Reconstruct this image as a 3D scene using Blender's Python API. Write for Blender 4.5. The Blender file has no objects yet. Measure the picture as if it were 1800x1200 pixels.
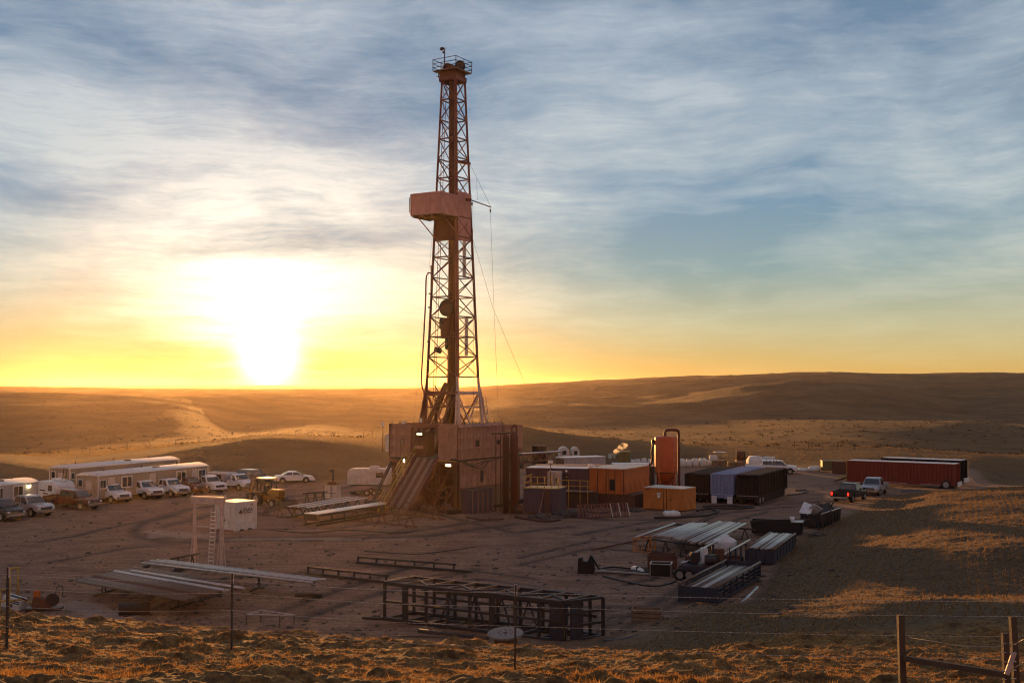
import bpy, bmesh, math, random
import numpy as np
from mathutils import Vector, Matrix
random.seed(7); rng = np.random.default_rng(7)
R = math.radians
scene = bpy.context.scene
col = scene.collection
# ------------------------------------------------------------------ camera
F = 2000.0; HC = 12.0; PITCH = math.atan(80.0 / F)
cam_d = bpy.data.cameras.new('camera'); cam = bpy.data.objects.new('camera', cam_d)
col.objects.link(cam); cam.location = (0, 0, HC); cam.rotation_euler = (R(90) + PITCH, 0, 0)
cam_d.sensor_width = 36; cam_d.lens = 36 * F / 1800; cam_d.clip_start = 0.5; cam_d.clip_end = 30000
scene.camera = cam
# ------------------------------------------------------------------ light
SUN_AZ = math.atan((473 - 900) / F); SUN_EL = R(1.42)
SD = Vector((math.sin(SUN_AZ) * math.cos(SUN_EL), math.cos(SUN_AZ) * math.cos(SUN_EL), math.sin(SUN_EL)))
sl = bpy.data.lights.new('sun', 'SUN'); so = bpy.data.objects.new('sun', sl); col.objects.link(so)
sl.energy = 5.0; sl.angle = R(0.5); sl.color = (1.0, 0.44, 0.12)
so.rotation_euler = SD.to_track_quat('Z', 'Y').to_euler(); so.location = (0, 0, 60)
w = bpy.data.worlds.new('World'); scene.world = w; w.use_nodes = True
vs = scene.view_settings
vs.view_transform = 'Standard'; vs.look = 'None'; vs.gamma = 1; vs.exposure = 0.75; vs.use_curve_mapping = False
scene.cycles.volume_bounces = 0; scene.cycles.max_bounces = 5; scene.cycles.diffuse_bounces = 2
scene.cycles.glossy_bounces = 2; scene.cycles.transparent_max_bounces = 12
scene.cycles.sample_clamp_indirect = 3; scene.cycles.sample_clamp_direct = 10.0; scene.cycles.use_denoising = True; scene.cycles.filter_width = 1.1

class NT:
    """small node-tree helper"""
    def __init__(s, tree): s.t = tree; s.n = tree.nodes; s.l = tree.links
    def new(s, kind, **kw):
        n = s.n.new(kind)
        for k, v in kw.items(): setattr(n, k, v)
        return n
    def put(s, sock, v):
        if hasattr(v, 'is_output') or isinstance(v, bpy.types.NodeSocket): s.l.new(v, sock)
        elif v is not None: sock.default_value = v
    def math(s, op, a, b=None, c=None, clamp=False):
        n = s.new('ShaderNodeMath', operation=op); n.use_clamp = clamp
        s.put(n.inputs[0], a)
        if b is not None: s.put(n.inputs[1], b)
        if c is not None: s.put(n.inputs[2], c)
        return n.outputs[0]
    def vmath(s, op, a, b=None, out=0):
        n = s.new('ShaderNodeVectorMath', operation=op); s.put(n.inputs[0], a)
        if b is not None: s.put(n.inputs[1], b)
        return n.outputs[out]
    def mix(s, f, a, b, mode='MIX'):
        n = s.new('ShaderNodeMix', data_type='RGBA', blend_type=mode)
        s.put(n.inputs[0], f); s.put(n.inputs[6], a); s.put(n.inputs[7], b); return n.outputs[2]
    def ramp(s, f, stops, interp='LINEAR'):
        n = s.new('ShaderNodeValToRGB'); s.put(n.inputs[0], f); cr = n.color_ramp; cr.interpolation = interp
        while len(cr.elements) < len(stops): cr.elements.new(0.5)
        for e, (p, c) in zip(cr.elements, stops):
            e.position = p; e.color = (c[0], c[1], c[2], 1) if hasattr(c, '__len__') else (c, c, c, 1)
        return n.outputs[0]
    def noise(s, vec, scale, detail=4, rough=0.55, dist=0.0, out=0, dims='3D'):
        n = s.new('ShaderNodeTexNoise'); n.noise_dimensions = dims
        if vec is not None: s.l.new(vec, n.inputs['Vector'])
        n.inputs['Scale'].default_value = scale; n.inputs['Detail'].default_value = detail
        n.inputs['Roughness'].default_value = rough; n.inputs['Distortion'].default_value = dist
        return n.outputs[out]
    def mapping(s, vec, loc=(0,0,0), rot=(0,0,0), scale=(1,1,1)):
        n = s.new('ShaderNodeMapping'); s.l.new(vec, n.inputs[0])
        n.inputs['Location'].default_value = loc; n.inputs['Rotation'].default_value = rot; n.inputs['Scale'].default_value = scale
        return n.outputs[0]
def srgb(r, g, b):
    f = lambda c: (c / 12.92 if c <= 0.04045 else ((c + 0.055) / 1.055) ** 2.4)
    return (f(r / 255), f(g / 255), f(b / 255), 1)

def build_world():
    t = NT(w.node_tree); t.n.clear()
    tc = t.new('ShaderNodeTexCoord'); d = tc.outputs['Generated']
    d = t.vmath('NORMALIZE', d)
    sep = t.new('ShaderNodeSeparateXYZ'); t.l.new(d, sep.inputs[0])
    x, y, z = sep.outputs
    zc = t.math('MAXIMUM', z, 0.0)
    # clear sky colour by elevation, warm at the horizon
    base = t.ramp(zc, [(0.0, srgb(234, 172, 84)), (0.022, srgb(228, 186, 108)), (0.055, srgb(206, 192, 142)), (0.10, srgb(158, 172, 160)),
                       (0.16, srgb(136, 158, 172)), (0.24, srgb(134, 154, 168)), (0.34, srgb(122, 142, 160)), (1.0, srgb(92, 104, 130))])
    # warm / cool by bearing to the sun
    ds = t.vmath('DOT_PRODUCT', d, tuple(SD), out=1)
    ang = t.math('ARCCOSINE', t.math('MINIMUM', ds, 0.99999))          # radians from sun
    # cirrus laid out by bearing (u) and elevation (v); 1 unit = 1 radian
    u = t.math('ARCTAN2', x, y); v = t.math('ARCSINE', z)
    cb = t.new('ShaderNodeCombineXYZ'); t.l.new(u, cb.inputs[0]); t.l.new(t.math('POWER', t.math('MAXIMUM', v, 0.001), 0.8), cb.inputs[1]); P = cb.outputs[0]
    wv = t.noise(P, 5.0, 3, 0.5, out=1)
    Pw = t.vmath('ADD', P, t.vmath('MULTIPLY', t.vmath('SUBTRACT', wv, (0.5, 0.5, 0.5)), (0.10, 0.05, 0)))
    big = t.noise(t.mapping(Pw, loc=(0.31, 0.44, 0), rot=(0, 0, R(-8)), scale=(1.0, 2.0, 1)), 4.5, 5, 0.55)
    str1 = t.noise(t.mapping(Pw, loc=(0.3, 2.0, 0), rot=(0, 0, R(-24)), scale=(0.9, 4.5, 1)), 7.0, 8, 0.66)
    str2 = t.noise(t.mapping(Pw, loc=(7.3, 5.0, 0), rot=(0, 0, R(4)), scale=(0.9, 5.5, 1)), 8.0, 8, 0.68)
    cl = t.math('ADD', t.math('MULTIPLY', big, 1.15), t.math('ADD', t.math('MULTIPLY', str1, 0.55), t.math('MULTIPLY', str2, 0.38)))
    def bank(px, py, sx, sy, amp):                                   # a denser or thinner patch of cirrus
        du = t.math('MULTIPLY', t.math('SUBTRACT', u, math.atan((px - 900) / F)), F / sx)
        dv = t.math('MULTIPLY', t.math('SUBTRACT', v, (680 - py) / F), F / sy)
        r2 = t.math('ADD', t.math('MULTIPLY', du, du), t.math('MULTIPLY', dv, dv))
        return t.math('MULTIPLY', t.math('POWER', 2.71828, t.math('MULTIPLY', r2, -1.0)), amp)
    for args in [(500, 520, 230, 60, 0.42), (420, 340, 330, 120, 0.20), (60, 230, 260, 90, 0.20), (330, 150, 170, 70, -0.14), (650, 170, 210, 110, -0.13), (1050, 200, 320, 90, 0.06),
                 (1650, 220, 320, 110, -0.12), (1250, 430, 300, 60, -0.10), (620, 430, 160, 40, -0.10), (200, 620, 260, 30, -0.12), (1350, 330, 300, 45, 0.07)]:
        cl = t.math('ADD', cl, bank(*args))
    cl2 = t.math('MULTIPLY', t.math('SUBTRACT', cl, 0.84), 2.4, clamp=True)
    fine = t.noise(t.mapping(Pw, loc=(1.3, 0.2, 0), rot=(0, 0, R(-27)), scale=(1.0, 7.0, 1)), 18.0, 10, 0.72)
    fine2 = t.noise(t.mapping(Pw, loc=(4.3, 0.9, 0), rot=(0, 0, R(-6)), scale=(1.0, 7.0, 1)), 14.0, 10, 0.70)
    fs = t.math('ADD', t.math('MULTIPLY', fine, 0.6), t.math('MULTIPLY', fine2, 0.5))
    cl2 = t.math('MULTIPLY', cl2, t.math('ADD', 0.05, t.math('MULTIPLY', fs, 1.65)), clamp=True)
    fade = t.ramp(zc, [(0.0, 0.22), (0.03, 0.5), (0.07, 0.85), (0.14, 1.0), (0.5, 0.9)])
    cm = t.math('MULTIPLY', cl2, fade)
    ccol = t.ramp(zc, [(0.0, srgb(250, 215, 140)), (0.06, srgb(232, 220, 186)), (0.14, srgb(222, 224, 214)), (0.3, srgb(208, 214, 218)), (1.0, srgb(170, 182, 198))])
    # clouds between us and the sun glow more
    near = t.math('POWER', 2.71828, t.math('MULTIPLY', ang, -6.0))
    ccol = t.mix(1.0, ccol, t.mix(near, (1, 1, 1, 1), (1.9, 1.75, 1.45, 1)), 'MULTIPLY')
    skyc = t.mix(t.math('MULTIPLY', cm, 0.92), base, ccol)
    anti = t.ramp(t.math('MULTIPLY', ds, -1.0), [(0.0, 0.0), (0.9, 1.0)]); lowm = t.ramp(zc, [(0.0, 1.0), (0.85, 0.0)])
    skyc = t.mix(t.math('MULTIPLY', anti, lowm), skyc, srgb(244, 164, 126))  # pink sky opposite the sun, added to warm the ambient light
    # physically based low sun sky adds its own share
    st = t.new('ShaderNodeTexSky', sky_type='NISHITA'); st.sun_disc = False
    st.sun_elevation = SUN_EL; st.sun_rotation = SUN_AZ; st.altitude = 900; st.air_density = 1.0; st.dust_density = 0.0; st.ozone_density = 4.0
    sky_n = t.vmath('SCALE', st.outputs[0]); sky_n.node.inputs['Scale'].default_value = 0.05
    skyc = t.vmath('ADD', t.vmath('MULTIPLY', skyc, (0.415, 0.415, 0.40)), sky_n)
    # aureole of the sun
    a2 = t.math('MULTIPLY', ang, ang)
    def gauss(sig, amp, colr):
        g = t.math('MULTIPLY', t.math('POWER', 2.71828, t.math('MULTIPLY', a2, -1.0 / (2 * R(sig) ** 2))), amp)
        v = t.vmath('SCALE', colr); t.l.new(g, v.node.inputs['Scale']); return v
    def expo(k, amp, colr, mod=None):
        g = t.math('MULTIPLY', t.math('POWER', 2.71828, t.math('MULTIPLY', ang, -1.0 / R(k))), amp)
        if mod is not None: g = t.math('MULTIPLY', g, mod)
        v = t.vmath('SCALE', colr); t.l.new(g, v.node.inputs['Scale']); return v
    tot = t.vmath('ADD', skyc, gauss(0.80, 2.6, (1.0, 0.86, 0.55)))
    tot = t.vmath('ADD', tot, gauss(1.5, 0.20, (1.0, 0.82, 0.50)))
    cmod = t.math('MULTIPLY', t.math('ADD', 0.04, t.math('MULTIPLY', t.math('POWER', cl2, 1.5), 1.6)), t.math('ADD', 0.25, t.math('MULTIPLY', zc, 9.0, clamp=True)))
    tot = t.vmath('ADD', tot, expo(2.7, 1.35, (1.0, 0.86, 0.66), cmod))
    hz = t.math('POWER', 2.71828, t.math('MULTIPLY', zc, -26.0))
    tot = t.vmath('ADD', tot, expo(4.0, 0.24, (1.0, 0.38, -0.5), hz))
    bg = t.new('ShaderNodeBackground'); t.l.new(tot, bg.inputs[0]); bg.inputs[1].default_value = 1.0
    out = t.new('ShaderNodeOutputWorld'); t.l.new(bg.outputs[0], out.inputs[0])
build_world()

# ------------------------------------------------------------------ photograph geometry helpers
cP, sP = math.cos(PITCH), math.sin(PITCH)
def ray(px, py):
    x = (px - 900) / F; y = (600 - py) / F
    return Vector((x, cP - y * sP, sP + y * cP))
def G(px, py, z=0.0):                       # point where the sight line meets height z
    d = ray(px, py); t = (z - HC) / d.z
    return Vector((0, 0, HC)) + d * t
def AT(px, py, Y):                          # point on the sight line at depth Y
    d = ray(px, py); return Vector((0, 0, HC)) + d * (Y / d.y)

# ------------------------------------------------------------------ terrain
def _hash(ix, iy, seed):
    h = (ix.astype(np.int64) * 374761393 + iy.astype(np.int64) * 668265263 + seed * 974634777) & 0xffffffff
    h = ((h ^ (h >> 13)) * 1274126177) & 0xffffffff
    return ((h ^ (h >> 16)) & 0xffffff).astype(np.float64) / 0xffffff
def vnoise(x, y, seed=0):
    ix = np.floor(x); iy = np.floor(y); fx = x - ix; fy = y - iy
    fx = fx * fx * fx * (fx * (fx * 6 - 15) + 10); fy = fy * fy * fy * (fy * (fy * 6 - 15) + 10)
    a = _hash(ix, iy, seed); b = _hash(ix + 1, iy, seed); c = _hash(ix, iy + 1, seed); d = _hash(ix + 1, iy + 1, seed)
    return (a * (1 - fx) + b * fx) * (1 - fy) + (c * (1 - fx) + d * fx) * fy * 1.0 - 0.5
def fbm(x, y, octv=4, seed=0, gain=0.5):
    s = 0; a = 1.0
    for i in range(octv):
        s = s + a * vnoise(x, y, seed + i * 17); a *= gain
        x, y = (x * 1.62 - y * 1.18), (x * 1.18 + y * 1.62)
    return s
def sstep(a, b, x):
    t = np.clip((x - a) / (b - a), 0, 1); return t * t * (3 - 2 * t)

# each profile line: list of (px, Y, py or ('z', z))
LINES = [
 [(-900, 6, ('z', 10.2)), (900, 6, ('z', 10.1)), (2700, 6, ('z', 9.9))],
 [(-900, 15, 1170), (0, 15, 1185), (900, 15, 1215), (1800, 14.5, 1235), (2700, 14, 1250)],
 [(-900, 27, 1060), (0, 26, 1078), (400, 25, 1103), (700, 23, 1128), (1000, 22, 1143), (1400, 21, 1152), (1600, 21, 1160), (1800, 20, 1172), (2700, 20, 1180)],
 [(-900, 42, ('z', 2.2)), (0, 42, ('z', 1.6)), (1000, 40, ('z', 1.6)), (1150, 37, ('z', 3.0)), (1300, 35, 1126), (1500, 32, 1112), (1800, 30, 1102), (2700, 30, 1095)],
 [(-900, 60, ('z', 0.2)), (0, 58, ('z', 0)), (1000, 58, ('z', 0)), (1150, 54, ('z', 0.3)), (1300, 52, 1098), (1420, 50, 1083), (1520, 48, 1066), (1650, 46, 1046), (1800, 46, 1042), (2700, 46, 1035)],
 [(-900, 75, ('z', 0)), (1000, 74, ('z', 0)), (1300, 68, ('z', 0.05)), (1420, 64, ('z', 0.9)), (1520, 60, ('z', 1.6)), (1650, 54, ('z', 1.9)), (1800, 52, ('z', 2.2)), (2700, 56, 1030)],
 [(-900, 88, ('z', 0)), (1300, 88, ('z', 0)), (1400, 84, ('z', 0.35)), (1500, 80, ('z', 1.2)), (1650, 68, ('z', 2.5)), (1800, 66, ('z', 2.9)), (2700, 66, ('z', 3.2))],
 [(-900, 110, ('z', 0)), (1420, 110, ('z', 0)), (1500, 112, ('z', 0.15)), (1560, 110, 889), (1650, 105, 873), (1800, 104, 866), (2700, 104, 860)],
 [(-900, 136, ('z', 0.6)), (200, 132, ('z', 0.3)), (420, 132, ('z', 0)), (2700, 140, ('z', 0.1))],
 [(-900, 160, 808), (0, 152, 811), (120, 152, 822), (250, 160, 802), (370, 175, 782), (480, 190, 768), (590, 190, 774), (680, 185, 788), (780, 190, ('z', 1.2)), (920, 190, ('z', 0.6)), (1100, 180, ('z', 0)), (1500, 178, ('z', 0)), (1700, 172, ('z', -0.2)), (1800, 172, 843), (2700, 172, 850)],
 [(-900, 260, 798), (0, 260, 796), (250, 260, 786), (480, 262, ('z', 0.5)), (640, 250, ('z', 1.0)), (700, 240, ('z', 4.2)), (800, 238, ('z', 4.6)), (900, 236, ('z', 4.2)), (960, 235, ('z', 2.8)), (1100, 233, ('z', 1.2)), (1230, 232, ('z', 0.2)), (1500, 232, ('z', -0.1)), (1800, 225, ('z', -1.5)), (2700, 230, ('z', -1.5))],  # rise behind the rig added to keep the pad in shade
 [(-900, 335, 778), (0, 335, 779), (300, 335, 772), (480, 345, ('z', -3)), (700, 330, 775), (900, 290, 778), (1100, 280, 783), (1300, 270, 786), (1500, 270, 783), (1800, 265, 798), (2700, 270, 800)],
 [(-900, 480, ('z', 4)), (0, 480, ('z', 3.0)), (300, 500, ('z', 2)), (420, 520, 752), (560, 540, 745), (700, 540, 757), (850, 480, 752), (1100, 450, 752), (1280, 440, 750), (1480, 420, 741), (1650, 420, 741), (1800, 420, 745), (2700, 420, 745)],
 [(-900, 680, 692), (0, 680, 692), (230, 690, 693), (400, 700, 712), (560, 730, 732), (700, 720, 742), (900, 620, ('z', -3)), (1100, 600, ('z', -4)), (1300, 580, ('z', -4)), (1500, 560, ('z', -3)), (1700, 570, ('z', -4)), (2700, 560, ('z', -3))],
 [(-900, 900, ('z', 1)), (0, 900, ('z', 1)), (300, 960, ('z', 1)), (450, 1000, 697), (620, 1000, 706), (760, 950, 722), (860, 900, 714), (960, 860, 708), (1100, 840, 712), (1230, 820, 698), (1330, 800, 684), (1420, 800, 680.5), (1560, 800, 689), (1620, 810, 703), (1700, 840, 722), (1800, 840, 715), (2700, 840, 700)],
 [(-900, 1250, ('z', 2)), (500, 1250, ('z', -2)), (900, 1200, ('z', -4)), (1300, 1150, ('z', 2)), (2700, 1200, ('z', 2))],
 [(-900, 1500, 684), (400, 1500, 688), (800, 1500, 690), (900, 1500, 684), (1100, 1400, 681), (1300, 1350, 676), (1500, 1350, 677), (1700, 1300, 671), (1800, 1300, 675), (2700, 1300, 675)],
 [(-900, 2300, 679.5), (0, 2300, 679.5), (150, 2300, 681), (500, 2400, 684), (840, 2200, 681), (900, 2150, 678), (1000, 2100, 673), (1150, 2000, 664), (1300, 1950, 661), (1470, 1900, 657.5), (1650, 1900, 659), (1800, 1900, 658.5), (2700, 1900, 660)],
 [(-900, 4000, ('z', 0)), (2700, 4000, ('z', 0))],
 [(-900, 8500, 677.0), (0, 8500, 677.5), (420, 8500, 677), (900, 8500, 678), (2700, 8500, 678)],
]
def zof(Y, v): return v[1] if isinstance(v, tuple) else HC + Y * (680 - v) / F
PXG = np.arange(-900, 2701, 10.0)
def _pchip(xs, ys, xq):
    xs = np.asarray(xs, float); ys = np.asarray(ys, float)
    h = np.diff(xs); dl = np.diff(ys) / h; m = np.zeros(len(xs))
    for i in range(1, len(xs) - 1):
        if dl[i-1] * dl[i] > 0: m[i] = 2 * dl[i-1] * dl[i] / (dl[i-1] + dl[i])
    k = np.clip(np.searchsorted(xs, xq) - 1, 0, len(h) - 1); t = (xq - xs[k]) / h[k]
    return ys[k]*(1+2*t)*(1-t)**2 + m[k]*h[k]*t*(1-t)**2 + ys[k+1]*t*t*(3-2*t) + m[k+1]*h[k]*t*t*(t-1)
LY = np.array([_pchip([p[0] for p in L], [p[1] for p in L], PXG) for L in LINES])
LZ = np.array([_pchip([p[0] for p in L], [zof(p[1], p[2]) for p in L], PXG) for L in LINES])
# monotone slopes along depth for every bearing
_h = np.diff(LY, axis=0); _d = np.diff(LZ, axis=0) / _h; LM = np.zeros_like(LZ)
_p = _d[:-1] * _d[1:]
LM[1:-1] = np.where(_p > 0, 2 * _p / np.where(np.abs(_d[:-1] + _d[1:]) < 1e-9, 1e-9, _d[:-1] + _d[1:]), 0)
def height(X, Y, detail=True):
    X = np.asarray(X, float); Y = np.asarray(Y, float)
    Yc = np.clip(Y, 6, 8499); px = np.clip(900 + F * X / np.maximum(Yc, 6), -899, 2699)
    fi = (px + 900) / 10; i0 = np.clip(np.floor(fi).astype(int), 0, len(PXG) - 2); fr = fi - i0
    def col_at(A, k): return A[k, i0] * (1 - fr) + A[k, i0 + 1] * fr
    z = np.zeros_like(Yc)
    for k in range(len(LINES) - 1):
        y0 = col_at(LY, k); y1 = col_at(LY, k + 1); m = (Yc >= y0) & (Yc <= y1)
        if not m.any(): continue
        h = y1 - y0; t = np.clip((Yc - y0) / h, 0, 1)
        zz = col_at(LZ, k)*(1+2*t)*(1-t)**2 + col_at(LM, k)*h*t*(1-t)**2 + col_at(LZ, k+1)*t*t*(3-2*t) + col_at(LM, k+1)*h*t*t*(t-1)
        z = np.where(m, zz, z)
    if detail:
        pad, bank, hill = zones(X, Y, z)
        D = np.maximum(Y, 6)
        # far rolling ground: spurs and gullies
        far = sstep(330, 800, D)
        g = fbm(X / 150 + 3, Y / 210, 4, 5, 0.5)
        gul = 0.5 - np.abs(fbm(X / 95, Y / 150 + 9, 3, 31, 0.5))
        z = z + far * (1 - 0.6 * sstep(1500, 2500, D)) * (g * 4.0 + (gul - 0.35) * 7.0)
        z = z + sstep(450, 850, D) * (1 - 0.65 * sstep(1500, 2000, D)) * (0.42 - np.abs(fbm(X / 240 + 2.3, Y / 420, 2, 41, 0.45)) * 1.0) * 13.0 * sstep(-0.1, 0.35, X / np.maximum(D, 6) + 0.25)
        z = z + sstep(180, 300, D) * fbm(X / 30, Y / 45, 2, 77) * 0.45
        z = z + (1 - pad) * sstep(60, 160, D) * fbm(X / 6, Y / 9, 3, 7) * 0.07
        # worked straw bank in front
        z = z + bank * (fbm(X / 0.8, Y / 0.6, 5, 3, 0.72) * 0.085 + fbm(X / 6, Y / 4, 2, 4) * 0.12 + np.maximum(0, fbm(X / 0.9, Y / 0.6, 3, 33, 0.6) - 0.18) * 0.30)
        z = z + hill * (fbm(X / 7, Y / 5, 2, 14) * 0.22 + fbm(X / 1.1, Y / 0.8, 3, 15, 0.6) * 0.09)
        # pad: soft ruts and wheel tracks
        z = z + pad * (fbm(X / 9, Y / 9, 2, 21) * 0.06 + fbm(X / 0.9, Y / 0.7, 3, 22) * 0.035)
        z = z + pad * rut(X, Y)[0] * 0.045
    return z
TOE = None
def zones(X, Y, z):
    """pad 0..1, foreground bank 0..1, strawed hill 0..1"""
    D = np.maximum(Y, 6); px = 900 + F * X / D; py = 680 + (HC - z) * F / D
    e = vnoise(X / 3.0, Y / 3.0, 91) * 0.25
    pad = (1 - sstep(0.12, 0.42, np.abs(z + e * 0.3))) * sstep(52, 60, D) * (1 - sstep(168, 176, D + e * 20))
    left = 1 - sstep(0.5, 1.2, z)
    pad = np.maximum(pad, sstep(44, 60, D) * (1 - sstep(120, 135, D)) * left * (1 - sstep(1100, 1250, px)) )
    pad = pad * (1 - sstep(1480, 1580, px) * (1 - sstep(118, 128, D)))
    bank = 1 - sstep(30, 36, D)
    hill = (1 - pad) * sstep(26, 32, D) * (1 - sstep(125, 140, D)) * sstep(950, 1100, px)
    return pad, bank, hill
# wheel ruts as polylines on the pad (photo pixels -> ground)
RUTS = [([(233, 938), (255, 915), (330, 893), (430, 880), (560, 868), (640, 852)], 0.45), ([(233, 938), (290, 950), (420, 949), (560, 948), (760, 941), (900, 921)], 0.6),
        ([(262, 936), (330, 946), (470, 944), (700, 938), (860, 914)], 0.4), ([(300, 925), (350, 905), (450, 893)], 0.4),
        ([(440, 905), (520, 880), (640, 862), (700, 850)], 0.35), ([(700, 885), (900, 935), (1000, 925)], 0.35),
        ([(1240, 1030), (1150, 1085), (1060, 1140)], 0.3), ([(1210, 1025), (1110, 1085), (1020, 1130)], 0.3),
        ([(1400, 985), (1330, 1080), (1210, 1100)], 0.4), ([(500, 1080), (620, 1030), (760, 990)], 0.3), ([(540, 1090), (680, 1040), (840, 1000)], 0.3),
        ([(60, 950), (180, 930), (300, 905)], 0.3), ([(100, 985), (240, 960), (400, 945)], 0.3), ([(960, 905), (1080, 915), (1240, 905), (1400, 890)], 0.4),
        ([(1000, 940), (1150, 915), (1300, 890), (1480, 880)], 0.3)]
_seg = []
_r = random.Random(3)
for _i in range(15):
    _x = _r.uniform(120, 1250); _y = _r.uniform(925, 1090); _dx = _r.uniform(120, 330); _dy = _r.uniform(-55, 10)
    _c = _r.uniform(-25, 25)
    for _o in (0, _r.choice((14, 20))): RUTS.append(([(_x, _y + _o), (_x + _dx * 0.5, _y + _o + _dy * 0.5 + _c), (_x + _dx, _y + _o * 0.9 + _dy)], 0.22))
for pts, wd in RUTS:
    g = [G(*p) for p in pts]
    for a, b in zip(g, g[1:]): _seg.append((a.x, a.y, b.x, b.y, wd))
def rut(X, Y):
    """(height profile -1..0.4, darkness 0..1)"""
    hgt = np.zeros_like(X); dark = np.zeros_like(X)
    m = (Y > 50) & (Y < 175)
    if not m.any(): return hgt, dark
    x = X[m] + vnoise(X[m] / 7, Y[m] / 7, 55) * 1.6; y = Y[m] + vnoise(X[m] / 7, Y[m] / 7, 56) * 1.6
    best = np.full(x.shape, 9.0)
    for ax, ay, bx, by, wd in _seg:
        dx, dy = bx - ax, by - ay; t = np.clip(((x - ax) * dx + (y - ay) * dy) / (dx * dx + dy * dy), 0, 1)
        dist = np.hypot(x - ax - t * dx, y - ay - t * dy)
        for off in (0.0,): best = np.minimum(best, np.abs(np.abs(dist - 0.0) - 0.0) / wd)
    prof = -np.exp(-best ** 2) + 0.55 * np.exp(-(best - 2.0) ** 2 * 1.5)
    hgt[m] = prof; dark[m] = np.exp(-(best / 1.5) ** 2) * (0.95 + 0.5 * vnoise(x / 2, y / 2, 57))
    return hgt, dark

FROST = [(300, 938, 345, 941, 2.0), (262, 934, 300, 938, 1.2), (470, 946, 700, 947, 0.7), (110, 1062, 185, 1074, 1.3), (160, 1072, 215, 1082, 1.2), (420, 946, 470, 946, 0.8)]
def frost(X, Y):
    f = np.zeros_like(X); m = (Y > 45) & (Y < 120)
    if not m.any(): return f
    x, y = X[m], Y[m]; v = np.zeros_like(x)
    for (ax, ay, bx, by, wd) in FROST:
        a = G(ax, ay); b = G(bx, by); dx, dy = b.x - a.x, b.y - a.y; t = np.clip(((x - a.x) * dx + (y - a.y) * dy) / (dx * dx + dy * dy), 0, 1)
        d = np.hypot(x - a.x - t * dx, y - a.y - t * dy) / wd + fbm(x / 1.2, y / 1.2, 3, 71) * 0.9; v = np.maximum(v, 1 - sstep(0.45, 1.0, d))
    f[m] = v; return f
def grid_mesh(name, X, Y, Z, attrs, m):
    nr, nc = X.shape
    me = bpy.data.meshes.new(name)
    co = np.stack([X, Y, Z], -1).reshape(-1, 3).astype(np.float32)
    i = (np.arange(nr - 1)[:, None] * nc + np.arange(nc - 1)[None, :]).reshape(-1)
    q = np.stack([i, i + 1, i + nc + 1, i + nc], -1).astype(np.int32)
    me.vertices.add(len(co)); me.vertices.foreach_set('co', co.reshape(-1))
    me.loops.add(q.size); me.loops.foreach_set('vertex_index', q.reshape(-1))
    me.polygons.add(len(q)); me.polygons.foreach_set('loop_start', np.arange(0, q.size, 4, dtype=np.int32))
    me.polygons.foreach_set('use_smooth', np.ones(len(q), dtype=bool))
    me.update(calc_edges=True)
    for k, v in attrs.items():
        a = me.attributes.new(k, 'FLOAT', 'POINT'); a.data.foreach_set('value', v.reshape(-1).astype(np.float32))
    me.materials.append(m)
    o = bpy.data.objects.new(name, me); col.objects.link(o); o['kind'] = 'structure'
    return o

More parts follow.
